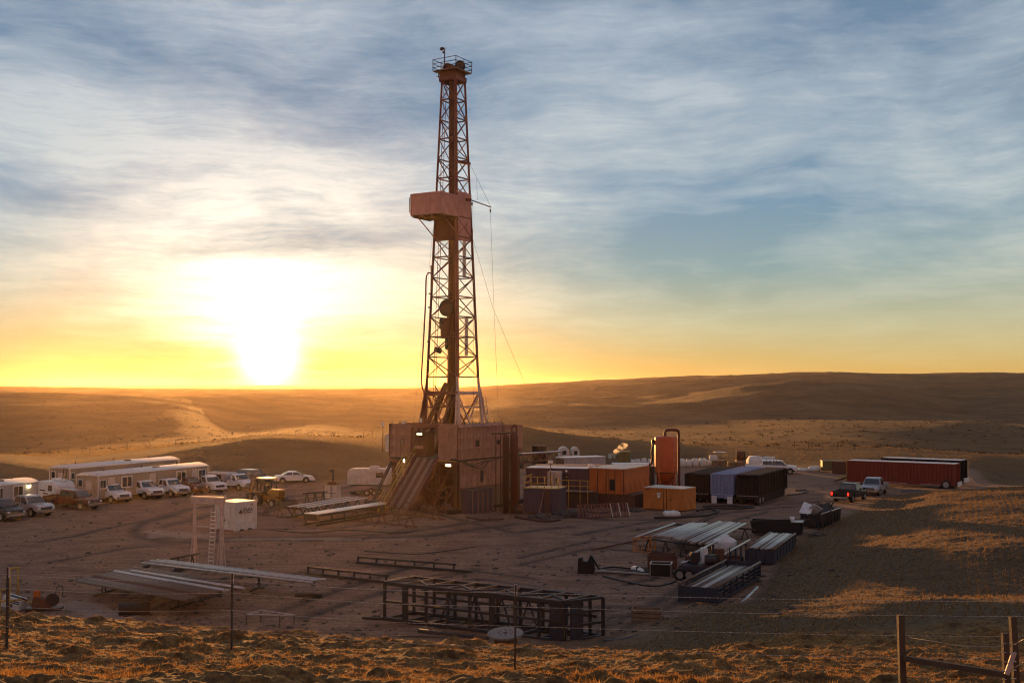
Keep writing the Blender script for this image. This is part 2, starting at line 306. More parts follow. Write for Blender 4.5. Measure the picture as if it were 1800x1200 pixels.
def mat_ground():
    m = bpy.data.materials.new('ground'); m.use_nodes = True; t = NT(m.node_tree); b = t.n['Principled BSDF']
    geo = t.new('ShaderNodeNewGeometry'); P = geo.outputs['Position']
    at = lambda n: t.new('ShaderNodeAttribute', attribute_name=n).outputs['Fac']
    pad, bank, hill, dark, scr = at('pad'), at('bank'), at('hill'), at('dark'), at('scrub')
    n1 = t.noise(P, 0.35, 6, 0.6); n2 = t.noise(P, 4.0, 5, 0.65); n3 = t.noise(P, 0.025, 7, 0.68); n4 = t.noise(P, 22.0, 3, 0.7)
    strk = t.noise(t.mapping(P, rot=(0, 0, R(25)), scale=(0.25, 2.2, 1)), 1.1, 6, 0.65)
    dirt = t.mix(t.ramp(n1, [(0.35, 0), (0.65, 1)]), (0.170, 0.082, 0.050, 1), (0.320, 0.172, 0.112, 1))
    dirt = t.mix(t.ramp(strk, [(0.44, 0), (0.60, 0.7)]), dirt, (0.38, 0.225, 0.155, 1))
    dirt = t.mix(t.ramp(n2, [(0.40, 0.55), (0.60, 0)]), dirt, (0.085, 0.045, 0.031, 1))
    dirt = t.mix(t.math('MULTIPLY', dark, 0.8), dirt, (0.055, 0.040, 0.036, 1))
    dirt = t.mix(t.math('MULTIPLY', at('frost'), 0.35), dirt, (0.44, 0.35, 0.31, 1))
    grass = t.mix(t.ramp(n3, [(0.35, 0), (0.65, 1)]), (0.080, 0.043, 0.021, 1), (0.25, 0.145, 0.066, 1))
    grass = t.mix(t.ramp(n2, [(0.40, 0.6), (0.62, 0)]), grass, (0.085, 0.056, 0.032, 1))
    sc = t.noise(t.mapping(P, scale=(1, 1, 1)), 0.16, 8, 0.75)
    grass = t.mix(t.math('MULTIPLY', t.ramp(sc, [(0.56, 0), (0.64, 1)]), 0.75), grass, (0.050, 0.038, 0.024, 1))
    straw = t.mix(t.ramp(n2, [(0.38, 0), (0.62, 1)]), (0.10, 0.050, 0.020, 1), (0.38, 0.205, 0.068, 1))
    straw = t.mix(t.ramp(n4, [(0.42, 0.6), (0.6, 0)]), straw, (0.045, 0.028, 0.016, 1))
    hl = t.mix(t.ramp(n2, [(0.38, 0), (0.62, 1)]), (0.050, 0.030, 0.018, 1), (0.120, 0.075, 0.042, 1))
    c = t.mix(pad, grass, dirt); c = t.mix(hill, c, hl); c = t.mix(bank, c, straw)
    t.l.new(c, b.inputs['Base Color']); b.inputs['Roughness'].default_value = 0.95
    b.inputs['Specular IOR Level'].default_value = 0.15
    bp = t.new('ShaderNodeBump'); bp.inputs['Strength'].default_value = 0.8; bp.inputs['Distance'].default_value = 0.16
    h = t.math('ADD', t.noise(P, 2.5, 8, 0.7), t.math('MULTIPLY', t.noise(P, 0.25, 4, 0.6), 2.0))
    t.l.new(h, bp.inputs['Height'])
    gr = t.noise(P, 9.0, 6, 0.75)
    bq = t.new('ShaderNodeBump'); bq.inputs['Distance'].default_value = 1.0; np_ = t.math('SUBTRACT', 1.0, pad)
    t.l.new(t.math('MULTIPLY', t.math('MULTIPLY', np_, 1.0), t.math('SUBTRACT', 1.0, t.math('MAXIMUM', bank, hill))), bq.inputs['Strength'])
    t.l.new(t.math('ADD', t.noise(P, 1.3, 5, 0.65), t.math('MULTIPLY', t.noise(P, 0.12, 4, 0.6), 2.5)), bq.inputs['Height']); t.l.new(bp.outputs[0], bq.inputs['Normal']); t.l.new(bq.outputs[0], b.inputs['Normal'])
    t.l.new(t.math('MULTIPLY', np_, 0.12), b.inputs['Sheen Weight']); b.inputs['Sheen Roughness'].default_value = 0.35; b.inputs['Sheen Tint'].default_value = (0.75, 0.45, 0.20, 1)
    return m
def build_ground():
    u = np.concatenate([np.linspace(-1.35, -0.47, 70)[:-1], np.linspace(-0.47, 0.47, 1000), np.linspace(0.47, 1.35, 70)[1:]])
    rows = [-70, -40, -20, -5, 3, 6]; yv = 7.0; rows2 = []
    while yv < 8495:
        rows2.append(yv)
        yv += yv * (0.0030 if yv < 30 else 0.006 if yv < 70 else 0.0042 if yv < 330 else 0.0065 if yv < 1200 else 0.016)
    rows = np.array(rows + rows2 + [8495])
    Yg = rows[:, None] * np.ones_like(u)[None, :]; S = np.where(rows > 14, rows, 14 + 0 * rows)[:, None]
    Xg = u[None, :] * S
    Z = np.zeros_like(Xg); A = {k: np.zeros_like(Xg) for k in ('pad', 'bank', 'hill', 'dark', 'frost')}
    for i in range(0, len(rows), 60):
        s = slice(i, i + 60); Z[s] = height(Xg[s], Yg[s])
        z0 = height(Xg[s], Yg[s], False); A['pad'][s], A['bank'][s], A['hill'][s] = zones(Xg[s], Yg[s], z0); A['dark'][s] = rut(Xg[s], Yg[s])[1]; A['frost'][s] = frost(Xg[s], Yg[s])
    print('ground verts', Xg.size)
    return grid_mesh('ground', Xg, Yg, Z, A, mat_ground())
build_ground()
def hz(x, y): return float(height(np.array([x]), np.array([y]))[0])
# ------------------------------------------------------------------ object helpers
def mat(name, rgb, rough=0.6, metal=0.0, var=0.25, dirt=0.35, scale=3.0, spec=0.4, streak=False, bump=0.0):
    m = bpy.data.materials.new(name); m.use_nodes = True; t = NT(m.node_tree); b = t.n['Principled BSDF']
    tc = t.new('ShaderNodeTexCoord').outputs['Object']
    n = t.noise(tc, scale, 6, 0.65); n2 = t.noise(t.mapping(tc, loc=(5, 3, 1), scale=(1, 1, 0.25 if streak else 1)), scale * 2.3, 5, 0.7)
    c = (rgb[0], rgb[1], rgb[2], 1); dk = tuple(x * (1 - var) for x in rgb) + (1,); lt = tuple(min(1, x * (1 + var * 0.6)) for x in rgb) + (1,)
    k = t.mix(t.ramp(n, [(0.3, 0), (0.7, 1)]), dk, lt)
    mud = (rgb[0] * 0.35 + 0.045, rgb[1] * 0.35 + 0.032, rgb[2] * 0.35 + 0.024, 1)
    k = t.mix(t.math('MULTIPLY', t.ramp(n2, [(0.48, 0), (0.72, 1)]), dirt), k, mud)
    t.l.new(k, b.inputs['Base Color']); b.inputs['Metallic'].default_value = metal; b.inputs['Specular IOR Level'].default_value = spec
    rr = t.math('ADD', rough - 0.08, t.math('MULTIPLY', n2, 0.25), clamp=True); t.l.new(rr, b.inputs['Roughness'])
    if bump:
        bp = t.new('ShaderNodeBump'); bp.inputs['Strength'].default_value = bump; bp.inputs['Distance'].default_value = 0.02
        t.l.new(n2, bp.inputs['Height']); t.l.new(bp.outputs[0], b.inputs['Normal'])
    return m
def glow_mat(name, rgb, s):
    m = bpy.data.materials.new(name); m.use_nodes = True; b = m.node_tree.nodes['Principled BSDF']
    b.inputs['Base Color'].default_value = (*rgb, 1); b.inputs['Emission Color'].default_value = (*rgb, 1); b.inputs['Emission Strength'].default_value = s
    return m
M = {}
def defm(k, *a, **kw): M[k] = mat(k, *a, **kw)
defm('rig_paint', (0.17, 0.052, 0.034), 0.55, dirt=0.5); defm('rig_red', (0.12, 0.032, 0.022), 0.55, dirt=0.45); defm('rig_white', (0.50, 0.38, 0.35), 0.5, dirt=0.5)
defm('rig_wall', (0.36, 0.190, 0.140), 0.8, var=0.4, dirt=0.55, scale=0.9, streak=True); defm('board_wall', (0.46, 0.23, 0.21), 0.6, dirt=0.25, scale=1.0)
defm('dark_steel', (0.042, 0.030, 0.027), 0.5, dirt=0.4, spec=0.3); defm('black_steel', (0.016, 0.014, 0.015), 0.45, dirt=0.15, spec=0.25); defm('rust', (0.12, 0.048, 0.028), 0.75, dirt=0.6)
defm('blue_steel', (0.030, 0.030, 0.046), 0.5, dirt=0.45); defm('bright_pipe', (0.50, 0.45, 0.42), 0.30, 0.85, dirt=0.30, scale=6); defm('dull_pipe', (0.17, 0.11, 0.080), 0.45, 0.5, dirt=0.5, scale=6)
defm('white_paint', (0.74, 0.72, 0.70), 0.35, dirt=0.18); defm('white_dirty', (0.60, 0.56, 0.52), 0.6, dirt=0.4, scale=2, streak=True); defm('white_car', (0.75, 0.75, 0.76), 0.22, dirt=0.12, spec=0.6, var=0.08)
defm('silver_car', (0.42, 0.42, 0.44), 0.25, 0.4, dirt=0.15, var=0.1); defm('maroon_car', (0.085, 0.010, 0.010), 0.22, dirt=0.05, spec=0.6, var=0.1); defm('black_car', (0.020, 0.019, 0.021), 0.2, dirt=0.12, spec=0.6, var=0.1)
defm('grey_car', (0.10, 0.10, 0.11), 0.25, 0.3, dirt=0.15, var=0.1); defm('trim_black', (0.018, 0.018, 0.018), 0.6, dirt=0.2); defm('chrome', (0.62, 0.60, 0.58), 0.2, 0.9, dirt=0.2)
defm('rubber', (0.022, 0.020, 0.019), 0.85, dirt=0.5); defm('rim', (0.35, 0.34, 0.33), 0.35, 0.7, dirt=0.3); defm('glass', (0.030, 0.034, 0.038), 0.08, dirt=0.05, spec=0.9, var=0.1)
defm('tan_siding', (0.33, 0.27, 0.20), 0.7, dirt=0.2, scale=1.2, streak=True); defm('grey_siding', (0.42, 0.38, 0.37), 0.7, dirt=0.2, scale=1.2, streak=True); defm('roof_white', (0.72, 0.70, 0.68), 0.5, dirt=0.2)
defm('window_trim', (0.72, 0.68, 0.62), 0.5, dirt=0.1); defm('cream_door', (0.60, 0.50, 0.42), 0.5, dirt=0.15); defm('yellow_rail', (0.46, 0.27, 0.04), 0.5, dirt=0.35); defm('orange_box', (0.50, 0.125, 0.022), 0.55, dirt=0.4, scale=1.3, streak=True)
defm('yellow_box', (0.52, 0.17, 0.030), 0.55, dirt=0.4, scale=1.3, streak=True); defm('red_tank', (0.52, 0.085, 0.018), 0.4, dirt=0.35, scale=1.2, streak=True); defm('red_trailer', (0.21, 0.028, 0.016), 0.5, dirt=0.35, scale=1.5, streak=True)
defm('purple_tank', (0.085, 0.055, 0.075), 0.55, dirt=0.5, streak=True); defm('blue_tank', (0.20, 0.25, 0.42), 0.5, dirt=0.35, streak=True); defm('black_tank', (0.014, 0.012, 0.013), 0.6, spec=0.15, dirt=0.12, streak=True)
defm('wood', (0.22, 0.145, 0.085), 0.85, dirt=0.4, scale=5); defm('old_wood', (0.26, 0.20, 0.17), 0.85, dirt=0.4, scale=5); defm('poly_white', (0.66, 0.64, 0.66), 0.5, dirt=0.25, scale=2)
defm('frost_wire', (0.42, 0.36, 0.30), 0.4, 0.5, dirt=0.2); defm('t_post', (0.055, 0.040, 0.030), 0.7, dirt=0.5); defm('post_wood', (0.085, 0.060, 0.042), 0.85, dirt=0.5, scale=8, bump=0.6)
defm('tractor_yellow', (0.20, 0.10, 0.025), 0.5, dirt=0.5); defm('green_box', (0.13, 0.12, 0.045), 0.6, dirt=0.4); defm('bag_white', (0.66, 0.62, 0.58), 0.75, dirt=0.3); defm('skin', (0.42, 0.24, 0.17), 0.6, dirt=0.05)
defm('cloth_dark', (0.035, 0.030, 0.035), 0.9, dirt=0.2); defm('walk_white', (0.62, 0.58, 0.56), 0.4, 0.2, dirt=0.2); defm('mud', (0.070, 0.050, 0.040), 0.7, dirt=0.3); defm('logo_ink', (0.10, 0.055, 0.045), 0.6, dirt=0.1)
defm('deck_brown', (0.20, 0.13, 0.10), 0.6, dirt=0.5); defm('snow_patch', (0.58, 0.56, 0.60), 0.7, dirt=0.45, scale=1.5)
M['lamp'] = glow_mat('lamp', (1.0, 0.80, 0.42), 6.0); M['tail_lamp'] = glow_mat('tail_lamp', (0.9, 0.02, 0.01), 1.6)

def link(o, parent=None, label=None):
    col.objects.link(o)
    if parent is not None: o.parent = parent
    if label: o['label'] = label
    return o
def thing(name, label, cat, loc=(0, 0, 0), rz=0.0, group=None):
    if loc[2] == 0 and (loc[0] or loc[1]): loc = (loc[0], loc[1], max(hz(loc[0], loc[1]), -0.05) - 0.02)
    o = bpy.data.objects.new(name, None); col.objects.link(o); o.location = loc; o.rotation_euler = (0, 0, R(rz))
    o.empty_display_size = 0.3; o['label'] = label; o['category'] = cat
    if group: o['group'] = group
    return o
def tag(o, label, cat, group=None):
    o['label'] = label; o['category'] = cat
    if group: o['group'] = group
    return o
_cache = {}
def _box_mesh(m, sx, sy, sz, bev=0.0):
    k = ('b', m, round(sx, 3), round(sy, 3), round(sz, 3), bev)
    if k not in _cache:
        bm = bmesh.new(); bmesh.ops.create_cube(bm, size=1, matrix=Matrix.Diagonal((sx, sy, sz, 1)))
        if bev: bmesh.ops.bevel(bm, geom=list(bm.edges), offset=bev, segments=2, affect='EDGES')
        me = bpy.data.meshes.new('box'); bm.to_mesh(me); bm.free(); me.materials.append(M[m]); _cache[k] = me
    return _cache[k]
def _cyl_mesh(m, r, L, n=10, r2=None):
    k = ('c', m, round(r, 3), round(L, 2), n, r2)
    if k not in _cache:
        bm = bmesh.new(); bmesh.ops.create_cone(bm, cap_ends=True, segments=n, radius1=r, radius2=r if r2 is None else r2, depth=L)
        for f in bm.faces: f.smooth = len(f.verts) == 4
        me = bpy.data.meshes.new('rod'); bm.to_mesh(me); bm.free(); me.materials.append(M[m]); _cache[k] = me
    return _cache[k]
def box(name, p, m, c, s, rot=(0, 0, 0), bev=0.0, label=None):
    o = bpy.data.objects.new(name, _box_mesh(m, *s, bev)); o.location = c; o.rotation_euler = tuple(R(a) for a in rot); return link(o, p, label)
def _align(o, a, b):
    a = Vector(a); b = Vector(b); d = b - a; o.location = (a + b) / 2
    o.rotation_mode = 'QUATERNION'; o.rotation_quaternion = d.to_track_quat('Z', 'Y'); return d.length
def beam(name, p, m, a, b, w_=0.1, h=None, label=None):
    L = (Vector(b) - Vector(a)).length; o = bpy.data.objects.new(name, _box_mesh(m, w_, h or w_, round(L, 2))); _align(o, a, b); return link(o, p, label)
def rod(name, p, m, a, b, r=0.05, n=8, r2=None, label=None):
    L = (Vector(b) - Vector(a)).length; o = bpy.data.objects.new(name, _cyl_mesh(m, r, L, n, r2)); _align(o, a, b); return link(o, p, label)
def meshobj(name, p, m, vs, fs, smooth=False, label=None, loc=(0, 0, 0)):
    me = bpy.data.meshes.new(name); me.from_pydata([tuple(v) for v in vs], [], fs); me.update()
    if smooth: me.polygons.foreach_set('use_smooth', [True] * len(me.polygons))
    if m: me.materials.append(M[m])
    o = bpy.data.objects.new(name, me); o.location = loc; return link(o, p, label)
def prism(name, p, m, prof, y0, y1, taper=None, bev=0.0, label=None, smooth=False):
    """profile in x,z extruded along y; taper(z)->half width replaces y0,y1"""
    bm = bmesh.new(); n = len(prof); A = []; B = []
    for (x, z) in prof:
        if taper: hw = taper(x, z); ya, yb = -hw, hw
        else: ya, yb = y0, y1
        A.append(bm.verts.new((x, ya, z))); B.append(bm.verts.new((x, yb, z)))
    bm.faces.new(A); bm.faces.new(B[::-1])
    for i in range(n): bm.faces.new((A[i], B[i], B[(i + 1) % n], A[(i + 1) % n]))
    bmesh.ops.recalc_face_normals(bm, faces=bm.faces)
    if bev: bmesh.ops.bevel(bm, geom=list(bm.edges), offset=bev, segments=2, affect='EDGES', clamp_overlap=True)
    me = bpy.data.meshes.new(name); bm.to_mesh(me); bm.free(); me.materials.append(M[m])
    if smooth: me.polygons.foreach_set('use_smooth', [True] * len(me.polygons)); 
    o = bpy.data.objects.new(name, me); return link(o, p, label)
def tube_data(pts, r, n=6):
    pts = [Vector(q) for q in pts]; vs = []; fs = []
    for i, q in enumerate(pts):
        d = (pts[min(i + 1, len(pts) - 1)] - pts[max(i - 1, 0)]).normalized(); up = Vector((0, 0, 1)) if abs(d.z) < 0.9 else Vector((1, 0, 0))
        a = d.cross(up).normalized(); b = d.cross(a)
        rr = r[i] if hasattr(r, '__len__') else r
        for k in range(n): an = 2 * math.pi * k / n; vs.append(q + a * math.cos(an) * rr + b * math.sin(an) * rr)
    for i in range(len(pts) - 1):
        for k in range(n): k2 = (k + 1) % n; fs.append((i * n + k, i * n + k2, (i + 1) * n + k2, (i + 1) * n + k))
    fs.append(tuple(range(n))[::-1]); fs.append(tuple((len(pts) - 1) * n + k for k in range(n)))
    return vs, fs
def tube(name, p, m, pts, r, n=6, label=None):
    vs, fs = tube_data(pts, r, n); return meshobj(name, p, m, vs, fs, True, label)
def smooth_pts(pts, k=6):
    pts = [Vector(q) for q in pts]; out = []
    for i in range(len(pts) - 1):
        p0 = pts[max(i - 1, 0)]; p1 = pts[i]; p2 = pts[i + 1]; p3 = pts[min(i + 2, len(pts) - 1)]
        for j in range(k):
            t = j / k; out.append(0.5 * ((2 * p1) + (-p0 + p2) * t + (2 * p0 - 5 * p1 + 4 * p2 - p3) * t * t + (-p0 + 3 * p1 - 3 * p2 + p3) * t ** 3))
    out.append(pts[-1]); return out
def lathe(name, p, m, prof, n=24, loc=(0, 0, 0), label=None, smooth=True):
    vs = []; fs = []
    for (r, z) in prof:
        for k in range(n): a = 2 * math.pi * k / n; vs.append((r * math.cos(a), r * math.sin(a), z))
    for i in range(len(prof) - 1):
        for k in range(n): k2 = (k + 1) % n; fs.append((i * n + k, i * n + k2, (i + 1) * n + k2, (i + 1) * n + k))
    o = meshobj(name, p, m, vs, fs, smooth, label, loc); return o
def copy_tree(o, parent=None):
    c = o.copy(); col.objects.link(c); c.parent = parent
    for ch in list(o.children): copy_tree(ch, c)
    return c
def at_px(C, d, px):
    """distance along ground direction d from C where the photograph column px is reached"""
    m_ = (px - 900) / F; return (m_ * C.y - C.x) / (d[0] - m_ * d[1])
def axes(rz): a = R(rz); return (math.cos(a), math.sin(a)), (-math.sin(a), math.cos(a))
def zpx(py, Y): return HC + (680 - py) * Y / F
SY = -28.0
ORD = 'first second third fourth fifth sixth seventh eighth ninth tenth eleventh twelfth thirteenth fourteenth fifteenth sixteenth seventeenth eighteenth nineteenth twentieth twenty-first twenty-second twenty-third twenty-fourth twenty-fifth twenty-sixth'.split()
# ------------------------------------------------------------------ drilling rig
RZ = -32.0
RC = G(804, 903); rx, ry = axes(RZ)
W1 = at_px(RC, (-rx[0], -rx[1]), 686); W2 = at_px(RC, ry, 883); W3 = at_px(RC, ry, 918)
rig = thing('drilling_rig', 'tall red lattice drilling rig on a boxy windwalled base, middle of the pad', 'drilling rig', (RC.x, RC.y, 0), RZ)
RMAT = Matrix.Translation((RC.x, RC.y, 0)) @ Matrix.Rotation(R(RZ), 4, 'Z'); RINV = RMAT.inverted()
def rl(px, py, Y): return RINV @ AT(px, py, Y)
ZF = zpx(806, RC.y); ZT = zpx(746, RC.y)
# --- wind walls round the floor: cladding boards on each face
def clad(name, a, b, z0, z1, m, n, th=0.06, cut=None, rows=1):
    """wall of sheets from a to b (local xy), each sheet its own piece, with recessed joints"""
    a = Vector((a[0], a[1], 0)); b = Vector((b[0], b[1], 0)); d = b - a; L = d.length; u = d / L; ang = math.degrees(math.atan2(u.y, u.x))
    for i in range(n):
        for j in range(rows):
            c = a + d * (i + 0.5) / n; hh = (z1 - z0) / rows
            box(name, rig, m, (c.x, c.y, z0 + hh * (j + 0.5)), (L / n - 0.03, th + 0.012 * ((i + j) % 2), hh - 0.025), (0, 0, ang))
vx0 = -at_px(RC, (-rx[0], -rx[1]), 724); vx1 = -at_px(RC, (-rx[0], -rx[1]), 772)
clad('windwall_sheet', (-W1, 0), (vx0, 0), ZF, ZT, 'rig_wall', 2, rows=3)
clad('windwall_sheet', (vx1, 0), (0, 0), ZF + 0.05, ZT, 'rig_wall', 3, rows=3)
clad('windwall_sheet', (0.05, 0), (0.05, W2), ZF - 0.1, ZT - 0.25, 'rig_wall', 5, rows=3)
clad('windwall_sheet', (0.05, W2 + 0.4), (0.05, W3), ZF + 0.6, ZT - 0.6, 'rig_wall', 2, rows=2)
clad('windwall_sheet', (-W1, 0), (-W1, W3), ZF, ZT, 'rig_wall', 5)
clad('windwall_sheet', (-W1, W3), (0, W3), ZF, ZT - 0.3, 'rig_wall', 5)
for (x, y) in ((-W1, 0), (vx0, 0), (vx1, 0), (0.03, 0.0), (0.03, W2)): box('corner_post', rig, 'rig_paint', (x, y - 0.03, (ZF + ZT) / 2), (0.12, 0.12, ZT - ZF))
for i in range(5): box('eave', rig, 'rig_wall', (0.0, W2 * (i + 0.5) / 5, ZT - 0.12), (0.5, W2 / 5 - 0.02, 0.05), (0, 35, 0))
box('eave_trim', rig, 'rig_wall', (-W1 / 2 * 0.28, 0.05, ZT + 0.03), (W1 * 0.28 * 1.0, 0.16, 0.06))
# battens, edge pipes and walkway on the walls
for i in range(14): box('batten', rig, 'rig_wall', (0.11, 0.35 + (W2 - 0.6) * i / 13, (ZF + ZT) / 2 - 0.15), (0.05, 0.07, ZT - ZF - 0.35))
for i in range(5): box('batten', rig, 'rig_wall', (-W1 + 0.2 + (vx0 + W1 - 0.4) * i / 4, -0.07, (ZF + ZT) / 2), (0.07, 0.05, ZT - ZF - 0.1))
for i in range(6): box('batten', rig, 'rig_wall', (vx1 + 0.2 - (vx1 + 0.3) * i / 6, -0.15, (ZF + ZT) / 2 + 0.3), (0.07, 0.05, ZT - ZF - 0.9))
for i in range(9): box('batten', rig, 'rig_wall', (0.08, 0.5 + (W2 - 0.8) * i / 8, (zpx(858, RC.y) + ZF) / 2 - 0.1), (0.05, 0.06, ZF - zpx(858, RC.y) - 0.4))
for i in range(24): box('hanger_bolt', rig, 'dark_steel', (0.12, 0.2 + (W2 - 0.4) * i / 23, ZF - 0.18), (0.09, 0.1, 0.16))
for k in range(3): tube('cable', rig, 'black_steel', smooth_pts([(0.18, 0.4 + k * 0.2, ZF - 0.2), (0.3, 1.5 + k, ZF - 0.7 - k * 0.2), (0.28, 4.0 + k * 0.6, ZF - 0.45), (0.2, W2 - 0.2, ZF - 0.25)]), 0.035, 5)
for i in range(7): rod('roof_rail_post', rig, 'dark_steel', (-0.1, W2 * i / 6, ZT - 0.1), (-0.1, W2 * i / 6, ZT + 0.4), 0.03, 5)
# small dark windows in the walls
def rig_win(face, px, py, w_, h):
    if face == 'f': x = -at_px(RC, (-rx[0], -rx[1]), px); c = (x, -0.06, zpx(py, RC.y - x * 0.5)); s = (w_, 0.05, h)
    else: y = at_px(RC, ry, px); c = (0.11, y, zpx(py, RC.y + y * 0.85)); s = (0.05, w_, h)
    f = box('window_frame', rig, 'rig_paint', c, s)
    s2 = (s[0] * 0.72, s[1], s[2] * 0.78) if face == 'f' else (s[0], s[1] * 0.72, s[2] * 0.78)
    box('pane', f, 'glass', (0, -0.012, 0) if face == 'f' else (0.012, 0, 0), s2)
rig_win('f', 708, 778, 0.5, 0.9); rig_win('r', 838, 778, 0.7, 0.7); rig_win('r', 875, 776, 0.75, 0.5)
# slanted lower skirt beside the mast
meshobj('skirt', rig, 'rig_wall', [(vx1, -0.12, ZT - 0.1), (0.0, -0.12, ZT - 0.1), (0.0, -0.12, ZF + 0.9), (-0.9, -0.12, ZF - 0.15), (vx1, -0.12, ZF - 0.15),
        (vx1, -0.06, ZT - 0.1), (0.0, -0.06, ZT - 0.1), (0.0, -0.06, ZF + 0.9), (-0.9, -0.06, ZF - 0.15), (vx1, -0.06, ZF - 0.15)],
        [(0, 1, 2, 3, 4), (9, 8, 7, 6, 5), (0, 5, 6, 1), (1, 6, 7, 2), (2, 7, 8, 3), (3, 8, 9, 4), (4, 9, 5, 0)])
# --- floor and substructure
box('rig_floor', rig, 'dark_steel', (-W1 / 2, W3 / 2, ZF - 0.14), (W1, W3, 0.22))
for y in (0.1, W3 - 0.1): box('floor_girder', rig, 'rig_paint', (-W1 / 2, y, ZF - 0.42), (W1, 0.25, 0.32))
for x in (-W1 + 0.15, -0.25): box('floor_girder', rig, 'rig_paint', (x, W3 / 2, ZF - 0.42), (0.25, W3 - 0.5, 0.32))
box('edge_rail', rig, 'yellow_rail', ((vx1) / 2, -0.2, ZF - 0.2), (-vx1, 0.08, 0.08))
for x in (-W1 + 0.3, -4.9, -2.3, -0.3):
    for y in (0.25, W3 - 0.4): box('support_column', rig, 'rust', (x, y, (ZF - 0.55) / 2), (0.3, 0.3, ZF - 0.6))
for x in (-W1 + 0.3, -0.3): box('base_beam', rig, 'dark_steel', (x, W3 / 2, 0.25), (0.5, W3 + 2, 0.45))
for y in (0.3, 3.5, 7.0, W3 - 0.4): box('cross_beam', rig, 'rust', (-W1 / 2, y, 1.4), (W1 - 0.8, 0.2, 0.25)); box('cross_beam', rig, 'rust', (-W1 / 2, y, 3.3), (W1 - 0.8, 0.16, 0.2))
for i in range(6): box('dark_backing', rig, 'rust', (-W1 + 0.7 + i * (W1 - 1.2) / 5.5, 4.6, 2.5), (W1 / 6.2, 0.05, 4.2))  # sheets added behind the open bay to make its background dark
beam('diagonal', rig, 'rig_paint', (-0.6, 0.05, ZF - 0.5), (-3.1, 0.05, 0.6), 0.16); beam('diagonal', rig, 'rig_paint', (-2.2, -0.05, ZF - 0.5), (-4.4, -0.05, 0.9), 0.16)
beam('diagonal', rig, 'rig_paint', (-0.5, -0.1, 2.3), (-1.6, -0.6, 0.3), 0.14); beam('diagonal', rig, 'rig_paint', (-1.7, -0.1, 2.2), (-2.6, -0.7, 0.2), 0.14)
beam('diagonal', rig, 'rig_paint', (-1.2, -0.15, 2.2), (-1.15, -0.3, 0.3), 0.12)
tube('hose', rig, 'rig_paint', smooth_pts([(-4.2, -0.5, 1.9), (-3.4, -0.6, 2.4), (-2.2, -0.6, 2.1), (-1.0, -0.5, 2.5), (-0.1, -0.4, 2.6)]), 0.07)
tube('hose', rig, 'rig_red', smooth_pts([(-3.8, -0.6, 1.2), (-2.8, -0.8, 1.9), (-1.6, -0.7, 1.5), (-0.2, -0.5, 2.2)]), 0.06)
# machinery standing in the open bay
lathe('accumulator', rig, 'rig_red', [(0, 0.4), (0.55, 0.4), (0.6, 0.7), (0.6, 2.0), (0.4, 2.4), (0, 2.5)], 14, (-1.6, 2.2, 0))
lathe('accumulator', rig, 'dark_steel', [(0, 0.4), (0.4, 0.4), (0.45, 0.7), (0.45, 1.7), (0.2, 2.0), (0, 2.0)], 12, (-2.9, 1.6, 0))
box('pump_box', rig, 'rust', (-3.9, 1.6, 1.3), (1.1, 1.0, 1.6)); box('pump_box', rig, 'rust', (-6.3, 1.6, 1.6), (1.6, 1.2, 2.2))
lathe('blowout_preventer', rig, 'rig_red', [(0, 0.3), (0.5, 0.3), (0.5, 0.6), (0.35, 0.6), (0.35, 1.2), (0.6, 1.2), (0.6, 1.7), (0.35, 1.7), (0.35, 2.4), (0.65, 2.4), (0.65, 3.3), (0.3, 3.5), (0.3, 4.3)], 14, (-4.2, 3.4, 0))
# --- lower right clad house with seams, blue box in front
zL = zpx(858, RC.y)
clad('lower_sheet', (0.02, 0.35), (0.02, W2 - 0.1), zL, ZF - 0.25, 'rig_wall', 4)
clad('lower_sheet', (-0.02, 0.35), (-0.02, W2 - 0.1), 0.3, zL, 'deck_brown', 4)
box('hatch', rig, 'dark_steel', (0.09, at_px(RC, ry, 846), zpx(836, RC.y + 3)), (0.08, 0.42, 1.1))
rod('exhaust_pipe', rig, 'rig_wall', (0.25, at_px(RC, ry, 847), 3.6), (0.6, W2 + 0.6, 3.4), 0.08)
box('lower_ledge', rig, 'rig_paint', (0.25, W2 / 2, zL), (0.6, W2 - 0.4, 0.08))
tankb = box('trip_tank', rig, 'purple_tank', (0.75, 2.4, 1.15), (1.1, 3.9, 2.2), label='dull purple and rust coloured tank box at the foot of the rig')
for i in range(5): box('stiffener', tankb, 'rig_wall', (0.57, -1.75 + i * 0.87, 0), (0.05, 0.08, 2.1))
# --- ramp, stairs
rx0 = -at_px(RC, (-rx[0], -rx[1]), 733); rx1 = -at_px(RC, (-rx[0], -rx[1]), 771)
rb = 4.3
for i in range(6):
    xa = rx0 + (rx1 - rx0) * i / 6; xb = rx0 + (rx1 - rx0) * (i + 1) / 6 - 0.03
    meshobj('ramp_plank', rig, 'rust' if i % 2 else 'deck_brown', [(xa, 0, ZF), (xb, 0, ZF), (xb, -rb, 0.9), (xa, -rb, 0.9), (xa, 0, ZF - 0.12), (xb, 0, ZF - 0.12), (xb, -rb, 0.78), (xa, -rb, 0.78)],
            [(0, 3, 2, 1), (4, 5, 6, 7), (0, 1, 5, 4), (1, 2, 6, 5), (2, 3, 7, 6), (3, 0, 4, 7)])
for x in (rx0 - 0.12, rx1 + 0.08): beam('ramp_stringer', rig, 'rig_paint', (x, 0.05, ZF + 0.05), (x, -rb, 0.95), 0.18, 0.4)
for x in (rx0 + 0.3, rx1 - 0.2): beam('ramp_leg', rig, 'rig_paint', (x, -2.6, 2.5), (x, -1.2, 0.1), 0.14); beam('ramp_leg', rig, 'rig_paint', (x, -rb + 0.1, 1.0), (x - 0.2, -rb - 1.4, 0.1), 0.14)
